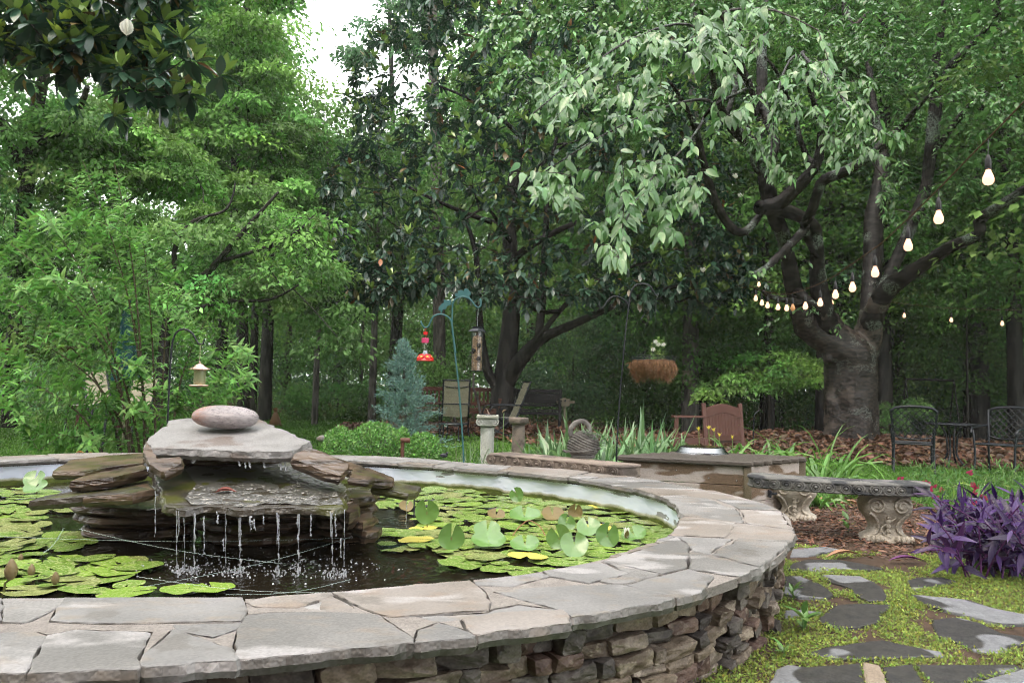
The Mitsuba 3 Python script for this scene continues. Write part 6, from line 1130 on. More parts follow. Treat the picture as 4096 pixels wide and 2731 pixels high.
# ---- shell shaped swan planter with handle
YW = 6.95; k = thing('basket_planter', 'grey shell shaped planter with a hoop handle standing on the back bench', 'planter'); c = at(*ZP(450, 950), YW); s_ = lambda n: n * .17089 / SC * YW / FOCAL
zb = .455; v = trimesh.creation.icosphere(subdivisions=5); w = np.array(v.vertices); el = w[:, 2]; ridge = .075 * np.sin((el * 1.0 + w[:, 0] * .45 + .05 * np.sin(w[:, 1] * 3)) * 34) * np.clip(1.2 - np.abs(el - .25) * 1.2, 0, 1)
w = w * (1 + ridge[:, None] + .05 * (meshkit.fbm(w * 3, 3)[:, None] - .5)) * [s_(215), s_(180), s_(190)]; w[:, 0] *= 1 - .12 * (w[:, 2] / s_(190)); w[:, 2] = np.maximum(w[:, 2], -s_(170)); cc = np.array([c[0], YW + .02, zb + s_(172)]); put('shell', (w + cc, v.faces), 'concrete_grey', k, smooth=True)
g = np.linspace(-.12, 1, 60); q = np.c_[cc[0] + s_(-215) + s_(30) * 0 + g * s_(430), cc[1] - s_(150) * np.sin(np.pi * np.clip(.1 + g * .8, 0, 1)) - .01, cc[2] - s_(90) + s_(60) * g ** 2 + .004 * np.sin(g * 50)]; put('lip', tube(q, s_(18), 6), 'concrete_grey', k, smooth=True)
put('handle', tube(spline(pts(ZP, YW + .02, (290, 820), (275, 740), (300, 680), (355, 630), (430, 612), (490, 640), (525, 690), (530, 760), (518, 830)), 40), s_(33), 12), 'concrete_grey', k, smooth=True); put('foot', lathe([(0, zb), (s_(160), zb), (s_(165), zb + s_(25)), (s_(120), zb + s_(50)), (0, zb + s_(50))], 24, (cc[0], cc[1], 0)), 'concrete_grey', k, smooth=40)
k2 = thing('succulent', 'small grey green succulent growing out of the shell planter', 'plant'); P, X, N, S = [], [], [], []
for x, y in [(450, 770), (510, 800), (560, 790), (610, 800), (640, 850), (590, 860), (690, 890), (710, 910), (540, 840), (500, 760), (650, 810)]:
    p = at(*ZP(x, y), YW - .06)
    for j in range(14): a, e = U(0, 6.28), U(-.2, 1.2); P.append(p); X.append([math.cos(a) * math.cos(e), math.sin(a) * math.cos(e), math.sin(e)]); N.append([0, -.3, 1]); S.append(U(.02, .04))
m, c_ = leaves(leaf_tpl(.22, .2, .0, 2), np.array(P), X, N, S, tint((.17, .22, .15), len(P), .25)); put('foliage', m, 'leaf_soft', k2, color=c_)
# ---- wooden filter box with a metal pan
A0, B0, C0 = onz(1422, 1044, .50)[:2], onz(1717, 1058, .50)[:2], onz(1850, 1047, .50)[:2]; ex = unit(B0 - A0); ey = unit(C0 - B0); ey = unit(ey - ex * .0); LX, LY = np.linalg.norm(B0 - A0), np.linalg.norm(C0 - B0)
k = thing('wooden_box', 'weathered wooden plank box with a slatted lid behind the right coping', 'box')
def lp(u, v, z): q = A0 + ex * u + ey * v; return np.array([q[0], q[1], z])
for j, (z0, z1) in enumerate([(.035, .165), (.17, .30), (.305, .452)]):
    put('front_board', bar(lp(.02, .03, (z0 + z1) / 2), lp(LX - .02, .03, (z0 + z1) / 2), .028, z1 - z0), 'wood_box', k); put('side_board', bar(lp(LX - .035, .04, (z0 + z1) / 2), lp(LX - .035, LY - .02, (z0 + z1) / 2), .028, z1 - z0), 'wood_box', k); put('back_board', bar(lp(.02, LY - .02, (z0 + z1) / 2), lp(LX - .05, LY - .02, (z0 + z1) / 2), .028, z1 - z0), 'wood_box', k)
for u, v_ in ((LX - .02, .03), (LX - .02, LY - .03), (.03, .06)): put('post', bar(lp(u, v_, 0), lp(u, v_, .452), .055, .06, (1, 0, 0)), 'wood_post', k)
n = 7
for j in range(n): v0 = -.03 + (LY + .05) * j / n; a, b = lp(-.03, v0 + (LY + .05) / n / 2, .478), lp(LX + .03 + U(-.006, .012), v0 + (LY + .05) / n / 2, .478); put('lid_board', bar(a, b, (LY + .05) / n - .006, .042, b=.009), 'wood_lid', k)
ld = unit(np.r_[ex, 0]); fc = np.array([ex[1], -ex[0], 0.]); fc = fc if fc[1] < 0 else -fc
for u, z_ in [(.03, .42), (.14, .40), (.14, .36), (.42, .40), (.42, .34), (.66, .43), (.66, .35), (.86, .42), (.86, .34)]: p = lp(u * LX / .95, .03, z_) + fc * .016; put('nail', blob(p, (.0055,) * 3, 1, 0, 1, 1), 'steel', k)
hd = lp(LX + .0, LY * .36, .22); put('latch', cat(box(hd, (.02, .05, .06)), tube([hd, hd + [.05, -.03, .005]], .011, 8)), 'iron_black', k)
pc = onz(1612, 1038, .50); pc[2] = .5; k = thing('metal_pan', 'upturned shiny metal pan lying on the wooden box lid', 'pan'); rp = 58 / SC * pc[1] / FOCAL
put('pan', lathe([(0, .052), (rp * .80, .054), (rp * .86, .05), (rp * .90, .03), (rp * .93, .022), (rp * .96, .010), (rp * 1.02, .004), (rp * 1.03, .0), (0, 0)], 48, pc), 'steel', k, smooth=30); put('puddle', lathe([(0, .0555), (rp * .72, .0555), (rp * .74, .0535)], 36, pc), 'pond_water', k)
put('wire_scrap', cat(*[tube(spline(np.array([pc + [U(-.12, .16), -rp - U(.0, .05), .004 + .01 * q] for q in U(0, 1, 5)]), 16), .0012, 4) for _ in range(5)]), 'iron_black', label='tangle of thin black wire lying in front of the metal pan', cat='wire')
# ---- brown wooden glider chair
GY = 11.6; k = thing('garden_bench', 'reddish brown wooden seat with arched vertical slat back, left of the cherry', 'bench'); gp = lambda zf, x, y, Y=GY: at(*zf(x, y), Y)
bl, br = gp(ZG, 75, 700), gp(ZG, 565, 700, GY + .35); ed = unit(br - bl); ed[2] = 0; ed = unit(ed); W = np.linalg.norm((br - bl)[:2]); zt, zb2 = gp(ZG, 80, 400)[2], gp(ZG, 75, 780)[2]; nb = np.array([-ed[1], ed[0], 0]); lean = -nb * -.0
tp = lambda u, z: bl * [1, 1, 0] + ed * (u * W) + np.array([0, 0, z]) + nb * (.10 * (z - .4))
for u in (0, 1): put('back_post', bar(tp(u, 0), tp(u, zt + .03), .055, .055, (1, 0, 0)), 'wood_bench', k)
us = np.linspace(0.04, .96, 21); arch = lambda u: zt + .0 + .055 * math.sin(math.pi * min(1, max(0, (u - .08) / .84))) ** 1.5 - .03
v = []; 
for u in us: a = arch(u); v += [tp(u, a) - nb * .018, tp(u, a - .13 - .0 * a) - nb * .018, tp(u, a) + nb * .018, tp(u, a - .13) + nb * .018]
v = np.array(v); f = []
for i in range(len(us) - 1): q = i * 4; f += [[q, q + 4, q + 5], [q, q + 5, q + 1], [q + 2, q + 3, q + 7], [q + 2, q + 7, q + 6], [q, q + 2, q + 6], [q, q + 6, q + 4], [q + 1, q + 5, q + 7], [q + 1, q + 7, q + 3]]
put('top_rail', (v, np.array(f)), 'wood_bench', k)
for u in np.linspace(.07, .93, 11): put('back_slat', bar(tp(u, .40), tp(u, zt - .10), W / 11 * .93, .02, tuple(-nb), .006), 'wood_bench', k)
put('bottom_rail', bar(tp(.02, .37), tp(.98, .37), .03, .07), 'wood_bench', k); fd = -nb if nb[1] > 0 else nb; fdir = unit(np.array([-.88, -.30, 0]))
am = gp(ZG, 80, 555)[2]
for u in (0, 1):
    p = tp(u, am); e = p + fdir * .52; e[2] = am; put('arm', bar(p, e, .075, .03), 'wood_bench', k); q = e - fdir * .06; put('front_leg', bar(q * [1, 1, 0], q - [0, 0, .015], .055, .055, (1, 0, 0)), 'wood_bench', k); put('side_rail', bar(tp(u, .34), np.array([q[0], q[1], .34]), .03, .09), 'wood_bench', k)
for j in range(6): o = fdir * (.06 + .075 * j); put('seat_slat', bar(tp(.02, .41) + o, tp(.98, .41) + o, .065, .02), 'wood_bench', k)
# ---- black metal patio set
def patio_chair(label, loc, rz):
    K = Kit(thing('patio_chair', label, 'patio chair'), loc, rz, .96)
    for sx in (-1, 1):
        K.put('back_leg', tube(spline([(sx * .26, .30, 0), (sx * .25, .24, .3), (sx * .25, .25, .48), (sx * .27, .30, .72), (sx * .29, .36, .90)], 20), .016, 8), 'iron_black', True); K.put('front_leg', tube(spline([(sx * .26, -.26, 0), (sx * .25, -.22, .3), (sx * .26, -.22, .46), (sx * .28, -.20, .62)], 16), .016, 8), 'iron_black', True)
        K.put('arm', tube(spline([(sx * .28, -.26, .58), (sx * .29, -.22, .64), (sx * .30, 0, .66), (sx * .28, .29, .68)], 18), .017, 8), 'iron_black', True); K.put('side_rail', tube([(sx * .25, -.22, .43), (sx * .25, .24, .42)], .014, 6), 'iron_black', True)
    K.put('front_rail', tube([(-.25, -.22, .43), (.25, -.22, .43)], .014, 6), 'iron_black', True); K.put('back_rail', tube([(-.25, .24, .42), (.25, .24, .42)], .014, 6), 'iron_black', True)
    K.put('top_rail', tube(spline([(-.29, .36, .86), (-.23, .37, .92), (0, .40, .945), (.23, .37, .92), (.29, .36, .86)], 24), .02, 8), 'iron_black', True); K.put('lower_rail', tube(spline([(-.25, .25, .53), (0, .27, .49), (.25, .25, .53)], 12), .013, 6), 'iron_black', True)
    B = Polygon([(-.26, .53), (0, .49), (.26, .53), (.285, .86), (.22, .915), (0, .94), (-.22, .915), (-.285, .86)]); yb = lambda z_: .25 + (z_ - .48) * .27
    for sg in (-1, 1):
        for o in np.arange(-.66, .67, .092):
            xs_ = np.linspace(-.3, .3, 30); ln = LineString([(x, .71 + sg * (x + o) * 1.0 + .10 * math.sin((x + o) * 4) * 0) for x in xs_]); it = ln.intersection(B)
            if it.length > .03: q = np.array(it.coords if it.geom_type == 'LineString' else max(it.geoms, key=lambda g: g.length).coords); K.put('lattice_bar', tube(np.c_[q[:, 0], [yb(z_) + .004 * sg for z_ in q[:, 1]], q[:, 1]], .0068, 5), 'iron_black', True)
    for y in np.linspace(-.18, .20, 8): K.put('seat_bar', box((0, y, .432 - .006 * math.cos(y * 8)), (.49, .034, .010), .003), 'iron_black')
    return K
patio_chair('black metal lattice back patio chair nearest the cherry, seen from behind', onz(2098, 1086) * [1, 1, 0] + [.02, .05, 0], 2.72); patio_chair('black metal lattice back patio chair at the right edge of the photo, facing left', ground(2300, 1083, 10.7), -1.05 + .15)
tc = onz(2196, 1080) * [1, 1, 0]; tc[1] += .1; K = Kit(thing('patio_table', 'small round black metal table between the two lattice chairs', 'table'), tc, .2); rt = .335
K.put('rim', lathe([(rt - .03, .66), (rt, .668), (rt + .006, .655), (rt, .642), (rt - .03, .648)], 40), 'iron_black', True)
g = np.linspace(0, 6.2832, 33); ml = [tube(np.c_[r * np.cos(g), r * np.sin(g), 0 * g + .657], .007, 5, False) for r in (.08, .16, .24)]
for a in np.arange(24) * .2618: ml += [tube([(.05 * math.cos(a), .05 * math.sin(a), .657), (.19 * math.cos(a + .25), .19 * math.sin(a + .25), .657), (rt * .98 * math.cos(a), rt * .98 * math.sin(a), .657)], .007, 5), tube([(.05 * math.cos(a), .05 * math.sin(a), .656), (.19 * math.cos(a - .25), .19 * math.sin(a - .25), .656), (rt * .98 * math.cos(a), rt * .98 * math.sin(a), .656)], .007, 5)]
K.put('lattice_top', cat(*ml), 'iron_black')
for a in (.5, 2.07, 3.64, 5.21): K.put('leg', tube(spline([(.16 * math.cos(a), .16 * math.sin(a), .65), (.07 * math.cos(a), .07 * math.sin(a), .45), (.06 * math.cos(a), .06 * math.sin(a), .25), (.14 * math.cos(a), .14 * math.sin(a), .1), (.25 * math.cos(a), .25 * math.sin(a), 0)], 18), .014, 7), 'iron_black', True)
# ---- stepping stones
SS = [([(760, 800), (800, 760), (900, 742), (1100, 742), (1300, 775), (1412, 800), (1300, 810), (1150, 800), (950, 822)], 'long dark stepping stone nearest the bark bed'), ([(800, 665), (1010, 652), (1110, 668), (1000, 692), (900, 712), (780, 715)], 'small far stepping stone against the wall below the bench'),
      ([(740, 850), (850, 850), (1000, 912), (1080, 980), (1000, 1000), (840, 990), (740, 975)], 'half damp stepping stone touching the pond wall'), ([(960, 850), (1050, 840), (1250, 850), (1350, 890), (1410, 940), (1440, 1020), (1300, 1015), (1210, 970), (1180, 930), (1030, 880)], 'stepping stone with a wide damp dark half, in the second row'),
      ([(980, 1130), (1080, 1050), (1250, 1035), (1450, 1045), (1440, 1075), (1390, 1105), (1390, 1160), (1240, 1195), (1100, 1205), (980, 1165)], 'roundish dark stepping stone in the middle of the path'), ([(740, 1080), (850, 1075), (1000, 1095), (960, 1110), (740, 1128)], 'thin stepping stone half hidden by moss next to the wall'),
      ([(890, 1370), (1050, 1320), (1390, 1275), (1500, 1300), (1650, 1330), (1800, 1350), (1810, 1385), (1600, 1390), (1400, 1402), (1100, 1402)], 'long pointed stepping stone across the front of the moss'), ([(1560, 880), (1650, 860), (1800, 860), (1900, 890), (1700, 930), (1600, 942)], 'stepping stone beside the purple plants'),
      ([(1580, 975), (1700, 985), (1980, 1010), (2150, 1070), (2400, 1115), (2400, 1175), (2200, 1175), (1950, 1110), (1700, 1050)], 'long grey stepping stone slanting out of the right edge'), ([(1730, 1140), (1900, 1125), (2050, 1160), (2200, 1230), (2340, 1250), (2380, 1290), (2180, 1365), (2030, 1350), (1900, 1290), (1770, 1250)], 'big dark stepping stone with a pale dry spot at the right'),
      ([(600, 1640), (640, 1560), (690, 1470), (760, 1440), (900, 1455), (1255, 1430), (1290, 1640)], 'large dark paving stone at the bottom beside the wall'), ([(1272, 1430), (1380, 1448), (1470, 1640), (1300, 1640)], 'pale tan sandstone piece between the dark paving stones at the bottom'), ([(1395, 1455), (1600, 1440), (1725, 1640), (1485, 1640)], 'dark narrow paving stone at the bottom right of the tan piece'),
      ([(1625, 1440), (2290, 1440), (2345, 1470), (1900, 1580), (1780, 1640)], 'grey paving stone at the bottom right corner'), ([(1920, 1590), (2420, 1468), (2500, 1700), (1800, 1700)], 'lowest dark paving stone cut by the bottom right corner')]
sp = []
for i, (p, lb) in enumerate(SS):
    q = np.array([onz(*z9(x, y), .02)[:2] for x, y in p]); sp.append(Polygon(q)); put('stepping_stone', poly_slab(q, -.03, .024 + U(-.003, .004), .005, .006, 200 + i, .02, (U(-.008, .008), U(-.008, .008))), 'sandstone' if 'tan sand' in lb else ['slate_a', 'slate_b', 'slate_c'][i % 3], label=lb, cat='stepping stone')
# ---- string lights
mats['bulb_glass'] = {'type': 'thindielectric', 'int_ior': 1.3}
def string(label, cord, bulbs):
    k = thing('string_lights', label, 'string lights'); C = np.array([at(*q) for q in cord]); put('cord', tube(spline(C, 120), .0042, 6), 'cord_brown', k, smooth=True)
    for x, y, Y, on in bulbs:
        p = at(x, y, 1.0); cp_ = spline(C, 120); j = np.argmin(np.abs(cp_[:, 0] / cp_[:, 1] - p[0] / p[1])); hang = cp_[j]; p = p * 0 + np.array([hang[0] + (p[0] / p[1] - hang[0] / hang[1]) * hang[1], hang[1], at(x, y, hang[1])[2]]); s_ = .030
        so = put('socket', cat(lathe([(0, .118), (.008, .115), (.012, .10), (.017, .085), (.018, .05), (.016, .042), (.018, .04), (.017, .032), (0, .03)], 12, p), tube([p + [0, 0, .11], hang], .0028, 5)), 'rubber_black', k, smooth=35)
        em = {'emitter': {'type': 'area', 'radiance': rgb(.17, .092, .058) if on else rgb(.025, .011, .005)}}
        b = put('bulb', lathe([(0, -.057), (.018, -.052), (.028, -.038), (.030, -.022), (.026, -.004), (.016, .02), (.012, .034)], 14, p), two(prin((.30, .16, .06), .2)), so, smooth=True); scene[b].update(em)
    return k
nearcord = [(2420, 165, 3.9), (2352, 233, 4.1), (2262, 325, 4.4), (2157, 432, 5.0), (2078, 509, 5.6), (2011, 568, 6.2), (1958, 605, 6.9), (1920, 631, 7.6), (1883, 650, 8.4), (1850, 664, 9.2), (1822, 672, 10.0), (1800, 675, 10.6), (1767, 671, 11.2), (1740, 663, 11.8), (1720, 654, 12.3)]
string('near string of glowing bulbs sweeping down from the upper right corner to the cherry', nearcord, [(2270, 402, 0, 1), (2156, 494, 0, 1), (2086, 558, 0, 1), (2010, 620, 0, 1), (1958, 655, 0, 1), (1919, 672, 0, 1), (1884, 691, 0, 1), (1850, 699, 0, 1), (1821, 703, 0, 0), (1807, 704, 0, 1), (1787, 702, 0, 1), (1763, 698, 0, 1), (1750, 692, 0, 1), (1736, 682, 0, 1)])
string('far string of small glowing bulbs hanging behind the cherry trunk', [(1735, 640, 13.2), (1825, 655, 14.8), (1912, 668, 15.2), (2007, 686, 15.2), (2078, 697, 15), (2186, 707, 14.6), (2302, 711, 14.2), (2420, 710, 13.8)], [(1743, 650, 0, 1), (1824, 667, 0, 1), (1911, 692, 0, 1), (2006, 711, 0, 1), (2077, 722, 0, 1), (2185, 732, 0, 1), (2302, 740, 0, 1)])
# ---- things half hidden behind the left shrub
k = thing('umbrella', 'closed teal patio umbrella standing behind the left shrub', 'umbrella'); b = ground(285, 960, 12.5); zt = at(285, 690, 12.5)[2]
a = np.linspace(0, 2 * np.pi, 36, endpoint=False)
def furl(z0, r0): return np.c_[b[0] + r0 * (1 + .18 * np.cos(a * 8)) * np.cos(a), b[1] + r0 * (1 + .18 * np.cos(a * 8)) * np.sin(a), np.full(36, z0)]
rings = [furl(z_, r_) for z_, r_ in ((at(285, 875, 12.5)[2], .20), (at(285, 820, 12.5)[2], .19), (at(285, 780, 12.5)[2], .13), (at(285, 720, 12.5)[2], .09), (zt, .03))]; v = np.vstack(rings); f = []
for i in range(4):
    for j in range(36): p, q = i * 36 + j, i * 36 + (j + 1) % 36; f += [[p, q, q + 36], [p, q + 36, p + 36]]
put('canopy', (v, np.array(f)), 'umbrella_teal', k, smooth=True); put('pole', tube([b, [b[0], b[1], zt + .08]], .022, 8), 'wood_weathered', k)
for lb, x0, x1, y0, y1, dx in [('reclined grey sling lounge chair behind the left shrub, left one', 190, 245, 852, 925, 10), ('reclined tan sling lounge chair behind the left shrub, right one', 305, 365, 870, 930, -18)]:
    k = thing('lounge_chair', lb, 'lounge chair'); Y = 12; q = [at(x0, y0, Y), at(x1, y0, Y), at(x1 + dx, y1, Y - .5), at(x0 + dx, y1, Y - .5)]; put('back_sling', (np.array(q + [p + np.array([0, .02, 0]) for p in q]), np.array([[0, 1, 2], [0, 2, 3], [4, 6, 5], [4, 7, 6]])), 'sling_khaki', k); s2 = [q[3], q[2], q[2] + [0, -.5, -.02], q[3] + [0, -.5, -.02]]; put('seat_sling', (np.array(s2), np.array([[0, 1, 2], [0, 2, 3]])), 'sling_grey', k)
    for i_, j_ in ((0, 3), (1, 2)): put('side_frame', tube([q[i_], q[j_], q[j_] + [0, -.5, -.02]], .016, 7), 'iron_black', k); put('leg', tube([q[j_] + [0, -.5, -.02], (q[j_] + [0, -.6, 0]) * [1, 1, 0]], .016, 7), 'iron_black', k); put('leg', tube([q[j_], (q[j_] + [0, .3, 0]) * [1, 1, 0]], .016, 7), 'iron_black', k)
k = thing('garden_shelter', 'low dark roofed shelter at the left edge behind the shrub', 'shelter'); a, b = at(-60, 800, 13.5), at(210, 790, 13.5)
put('roof', hull([a + [0, 0, .0], b, a + [0, 1.6, .0], b + [0, 1.6, 0], a + [.2, .7, .28], b + [-.35, .7, .22]]), 'roof_dark', k); put('fascia', bar(a + [0, -.02, -.06], b + [0, -.02, -.06], .04, .10), 'wood_bench', k)
for p in (a + [.3, .1, 0], b + [-.2, .1, 0], b + [-.2, 1.5, 0]): put('post', tube([p * [1, 1, 0], p], .05, 8), 'wood_bench', k)
# ---- small things in the background
k = thing('bird_house', 'small weathered nest box with a cross bar on a wooden stake in the bushes', 'bird house'); Y = 17.2; q = pts(ZP, Y, (200, 310), (200, 412), (90, 360), (340, 360), (212, 420)); b = q[4] * [1, 1, 0] + [0, 0, gz(q[4][0], q[4][1])]
put('post', bar(b, q[0] + [0, .08, .02], .06, .05, (0, 1, 0)), 'wood_weathered', k); bh = (q[0] + q[1]) / 2; put('box', box(bh, (.20, .16, np.linalg.norm(q[0] - q[1]))), 'wood_weathered', k); put('hole', xf(lathe([(0, 0), (.022, 0)], 12), rotx(math.pi / 2), bh + [0, -.083, .04]), 'rubber_black', k); put('cross_bar', bar(q[2] + [0, .1, 0], q[3] + [0, .1, 0], .04, .06), 'wood_weathered', k)
q = at(1577, 866, 17.2); k = thing('nest_box', 'little pale wooden nest box fixed to the grey trunk behind the brown seat', 'nest box'); put('box', box(q, (.17, .14, .24)), 'wood_weathered', k); put('lid', box(q + [0, -.02, .13], (.2, .19, .02)), 'wood_weathered', k)
k = thing('garden_swing', 'dark metal swing frame standing in the shade between cherry and patio table', 'swing'); Y = 17.4; q = pts(ZS, Y, (760, 45), (1410, 70)); 
put('top_bar', tube(q, .022, 8), 'rubber_black', k)
for p in q:
    for s_ in (-1, 1): put('leg', tube([p, [p[0] + s_ * .12, p[1] + s_ * .5, gz(p[0], p[1])]], .014, 8), 'rubber_black', k)
q = pts(ZG, 13, (715, 800), (730, 530), (800, 465)); q[0][2] = gz(q[0][0], q[0][1]); put('garden_stake', tube(spline(q, 12), .010, 6), 'iron_black', label='thin bent black stake standing on the lawn left of the cherry', cat='stake')
q = pts(ZC, 8.6, (345, 872), (470, 872), (372, 890), (372, 1120)); k = thing('water_pipe', 'short rusty red pipe with an upright stem between the boxwood bushes', 'pipe'); put('pipe', tube(q[:2], .028, 12), 'wood_red', k, smooth=35); put('stem', tube([q[2], q[2] * [1, 1, 0]], .02, 8), 'wood_red', k)
q = onz(*ZC(925, 1125), COP + .01); k = thing('bird_figure', 'tiny black bird figure standing on the back coping', 'figurine'); put('body', blob(q + [0, 0, .035], (.035, .018, .02), 2, .1, 1, 2), 'iron_black', k, smooth=True); put('head', blob(q + [.028, 0, .055], (.013,) * 3, 1, 0, 1, 1), 'iron_black', k); put('tail', hull(np.array([[-.03, -.008, .035], [-.03, .008, .035], [-.065, 0, .05], [-.065, .01, .045]]) + q), 'iron_black', k); put('legs', tube([q - [0, 0, .01], q + [0, 0, .03]], .003, 5), 'iron_black', k)
q = ground(632, 975, 19); k = thing('garden_statue', 'small tan straw coloured figure at the foot of the far trunk pair', 'statue'); put('robe', lathe([(0, 0), (.16, 0), (.13, .12), (.07, .28), (.04, .34), (0, .35)], 14, q), 'coir', k, smooth=True); put('head', blob(q + [0, 0, .39], (.05, .05, .06), 2, .05, 1, 2), 'coir', k, smooth=True)
# a plain grey stone on the left back coping by the top slab
p = onz(*z10(1470, 440), COP); put('rock', blob(p + [0, .5, .03], (.08, .06, .04), 3, .15, 2, 2), 'flagstone_c', label='small pale stone on the back coping right of the top slab', cat='rock')
# ---------------------------------------------------------------- low plants, grass, litter
def blades(B, tipdir, L, W, bend, n=7, mat='leaf_soft'):
    """Strap leaves from the bases B, arching over. Returns mesh and index of blade per vertex."""
    V, F = [], []; o = 0; u = np.linspace(0, 1, n)
    for b, d, l, w, bd in zip(B, tipdir, L, W, bend):
        d = np.asarray(d, float); h = unit(d * [1, 1, 0] + 1e-6); c = b + np.outer(u * l, d / np.linalg.norm(d)) * (1 - .35 * bd * u[:, None]) + np.outer(u ** 2 * l * bd * .55, h) - np.outer(u ** 3 * l * bd * .75, [0, 0, 1.0])
        c[:, 2] = np.maximum(c[:, 2], b[2] + .004); sd = unit(np.cross(h, [0, 0, 1.0]) + rng.normal(0, .5, 3)); ww = w / 2 * np.minimum(1, (1 - u) * 2.6) ** .8 * (.75 + .25 * np.sin(u * 3))
        v = np.empty((2 * n, 3)); v[0::2] = c + ww[:, None] * sd; v[1::2] = c - ww[:, None] * sd; V.append(v); q = np.arange(n - 1) * 2 + o; F.append(np.vstack([np.stack([q, q + 1, q + 3], 1), np.stack([q, q + 3, q + 2], 1)])); o += 2 * n
    return (np.vstack(V), np.vstack(F)), 2 * n
def clump(name, label, c, n, L, W, up, bend, col, cat_='plant', group=None, spread=.09, mat='leaf_soft', lean=0.5):
    k = thing(name, label, cat_, group); a = U(0, 6.28, n); B = np.c_[c[0] + spread * rng.normal(0, 1, n), c[1] + spread * rng.normal(0, 1, n), np.full(n, float(gz(c[0], c[1])) if len(c) < 3 else c[2])]; e = U(*up, n)
    D = np.c_[np.cos(a) * np.cos(e), np.sin(a) * np.cos(e), np.sin(e)]; m, q = blades(B, D, U(*L, n), U(*W, n), U(*bend, n)); put('leaves', m, mat, k, color=np.repeat(tint(col, n, .22, .08), q, 0), kind='stuff'); return k
IRIS, LILY = (.15, .27, .115), (.12, .26, .05)
for x, y, h, Y, lb in [(1245, 1050, .42, 8.7, 'between sundial and bird bath'), (1300, 1055, .66, 8.6, 'just right of the bird bath'), (1390, 1055, .55, 8.6, 'behind the shell planter, right side'), (1330, 1050, .62, 9.2, 'behind the shell planter, left side'), (1440, 1060, .62, 8.8, 'right of the black hook pole'), (1480, 1050, .70, 9.0, 'with tallest pointed leaf left of the brown seat'), (1530, 1050, .55, 9.2, 'in front of the brown seat'), (1365, 1050, .60, 9.4, 'behind the shell planter, farthest back'), (1505, 1050, .60, 9.8, 'left of the brown seat, behind the others'), (1270, 1050, .52, 9.6, 'behind and right of the bird bath'), (1160, 1060, .28, 8.8, 'in front of the sundial'), (1140, 1062, .28, 8.2, 'low, left of the back bench')]:
    c = at(x, y, Y)[:2]; clump('iris_clump', 'clump of grey green sword leaves ' + lb, c, 34, (h * .85, h * 1.5), (.030, .052), (1.0, 1.5), (0, .45), IRIS, spread=.10, mat='leaf_dew')
    clump('iris_clump', 'arching pale leaves ' + lb, c, 16, (h * .7, h * 1.2), (.024, .038), (.4, 1.0), (.5, 1.1), (.16, .22, .11), spread=.14, mat='leaf_dew')
for x, y, Y, n, L, lb in [(1600, 1040, 8.6, 24, (.4, .65), 'with yellow buds left of the metal pan'), (1660, 1040, 8.8, 22, (.4, .7), 'behind the metal pan'), (1720, 1045, 8.8, 20, (.35, .6), 'right of the metal pan'), (1770, 1050, 8.6, 20, (.35, .6), 'left behind the box corner'), (1895, 1085, 8.0, 34, (.5, .95), 'large, with long arching leaves right of the box'), (1850, 1060, 8.6, 22, (.5, .9), 'behind the right end of the box'), (1950, 1090, 8.2, 14, (.3, .6), 'small, behind the dark bench'), (1690, 1030, 9.4, 20, (.5, .75), 'between pan and cherry, left one'), (1755, 1030, 9.6, 20, (.5, .8), 'between pan and cherry, middle one'), (1815, 1030, 9.4, 18, (.5, .75), 'between pan and cherry, right one'), (1880, 1125, 7.4, 26, (.15, .35), 'short, under the dark bench')]:
    clump('daylily_clump', 'bright green strap leaved clump ' + lb, at(x, y, Y)[:2], n + 10, (L[0] * 1.25, L[1] * 1.35), (.022, .038), (.8, 1.45), (.25, 1.1), LILY, spread=.07, mat='leaf_dew')
for i, (x, y) in enumerate([(1628, 985), (1640, 990), (1605, 988), (1682, 1007), (1652, 1002)]):
    p = at(x, y, 8.5); k = thing('daylily_flower', 'pale yellow daylily buds in the leaves behind the metal pan', 'flower', 'yellow daylily buds'); put('stalk', tube([p * [1, 1, 0] + [.03, 0, 0], p], .004, 5), two(prin((.13, .2, .05), .6)), k)
    for a in (0, 1.3, 2.6, 4.2): t = leaf_tpl(.34, .5, -.1, 3); put('bud', xf((t[0] * .05, t[1]), rotz(a) @ roty(-U(.7, 1.2)), p), 'petal_yellow', k, smooth=True)
# wheat like grass between the cypress and the sundial
n = 220; B = np.array([at(x, 1055, Y) for x, Y in zip(U(1030, 1240, n), U(8.0, 9.6, n))]); B[:, 2] = 0; a = U(0, 6.28, n); e = U(1.1, 1.52, n); k = thing('tall_grass', 'tall wild grass stalks round the foot of the sundial', 'grass'); m, q = blades(B, np.c_[np.cos(a) * np.cos(e), np.sin(a) * np.cos(e), np.sin(e)], U(.2, .62, n), U(.007, .014, n), U(0, .6, n)); put('blades', m, 'leaf_dew', k, color=np.repeat(tint((.16, .23, .12), n, .25), q, 0), kind='stuff')
for x, y, lb in [(*ZC(1730, 505), 'withered iris flower on a tall stalk right of the sundial')]:
    p = at(x, y, 8.9); k = thing('iris_flower', lb, 'flower'); put('stalk', tube([p * [1, 1, 0], p * [1, 1, .6] + [.0, 0, 0], p], .006, 6), two(prin((.14, .21, .08), .6)), k); put('petals', xf(curled(.06, .6, .9), roty(-.6), p - [.02, 0, 0]), two(prin((.42, .27, .16), .7)), k, smooth=True)
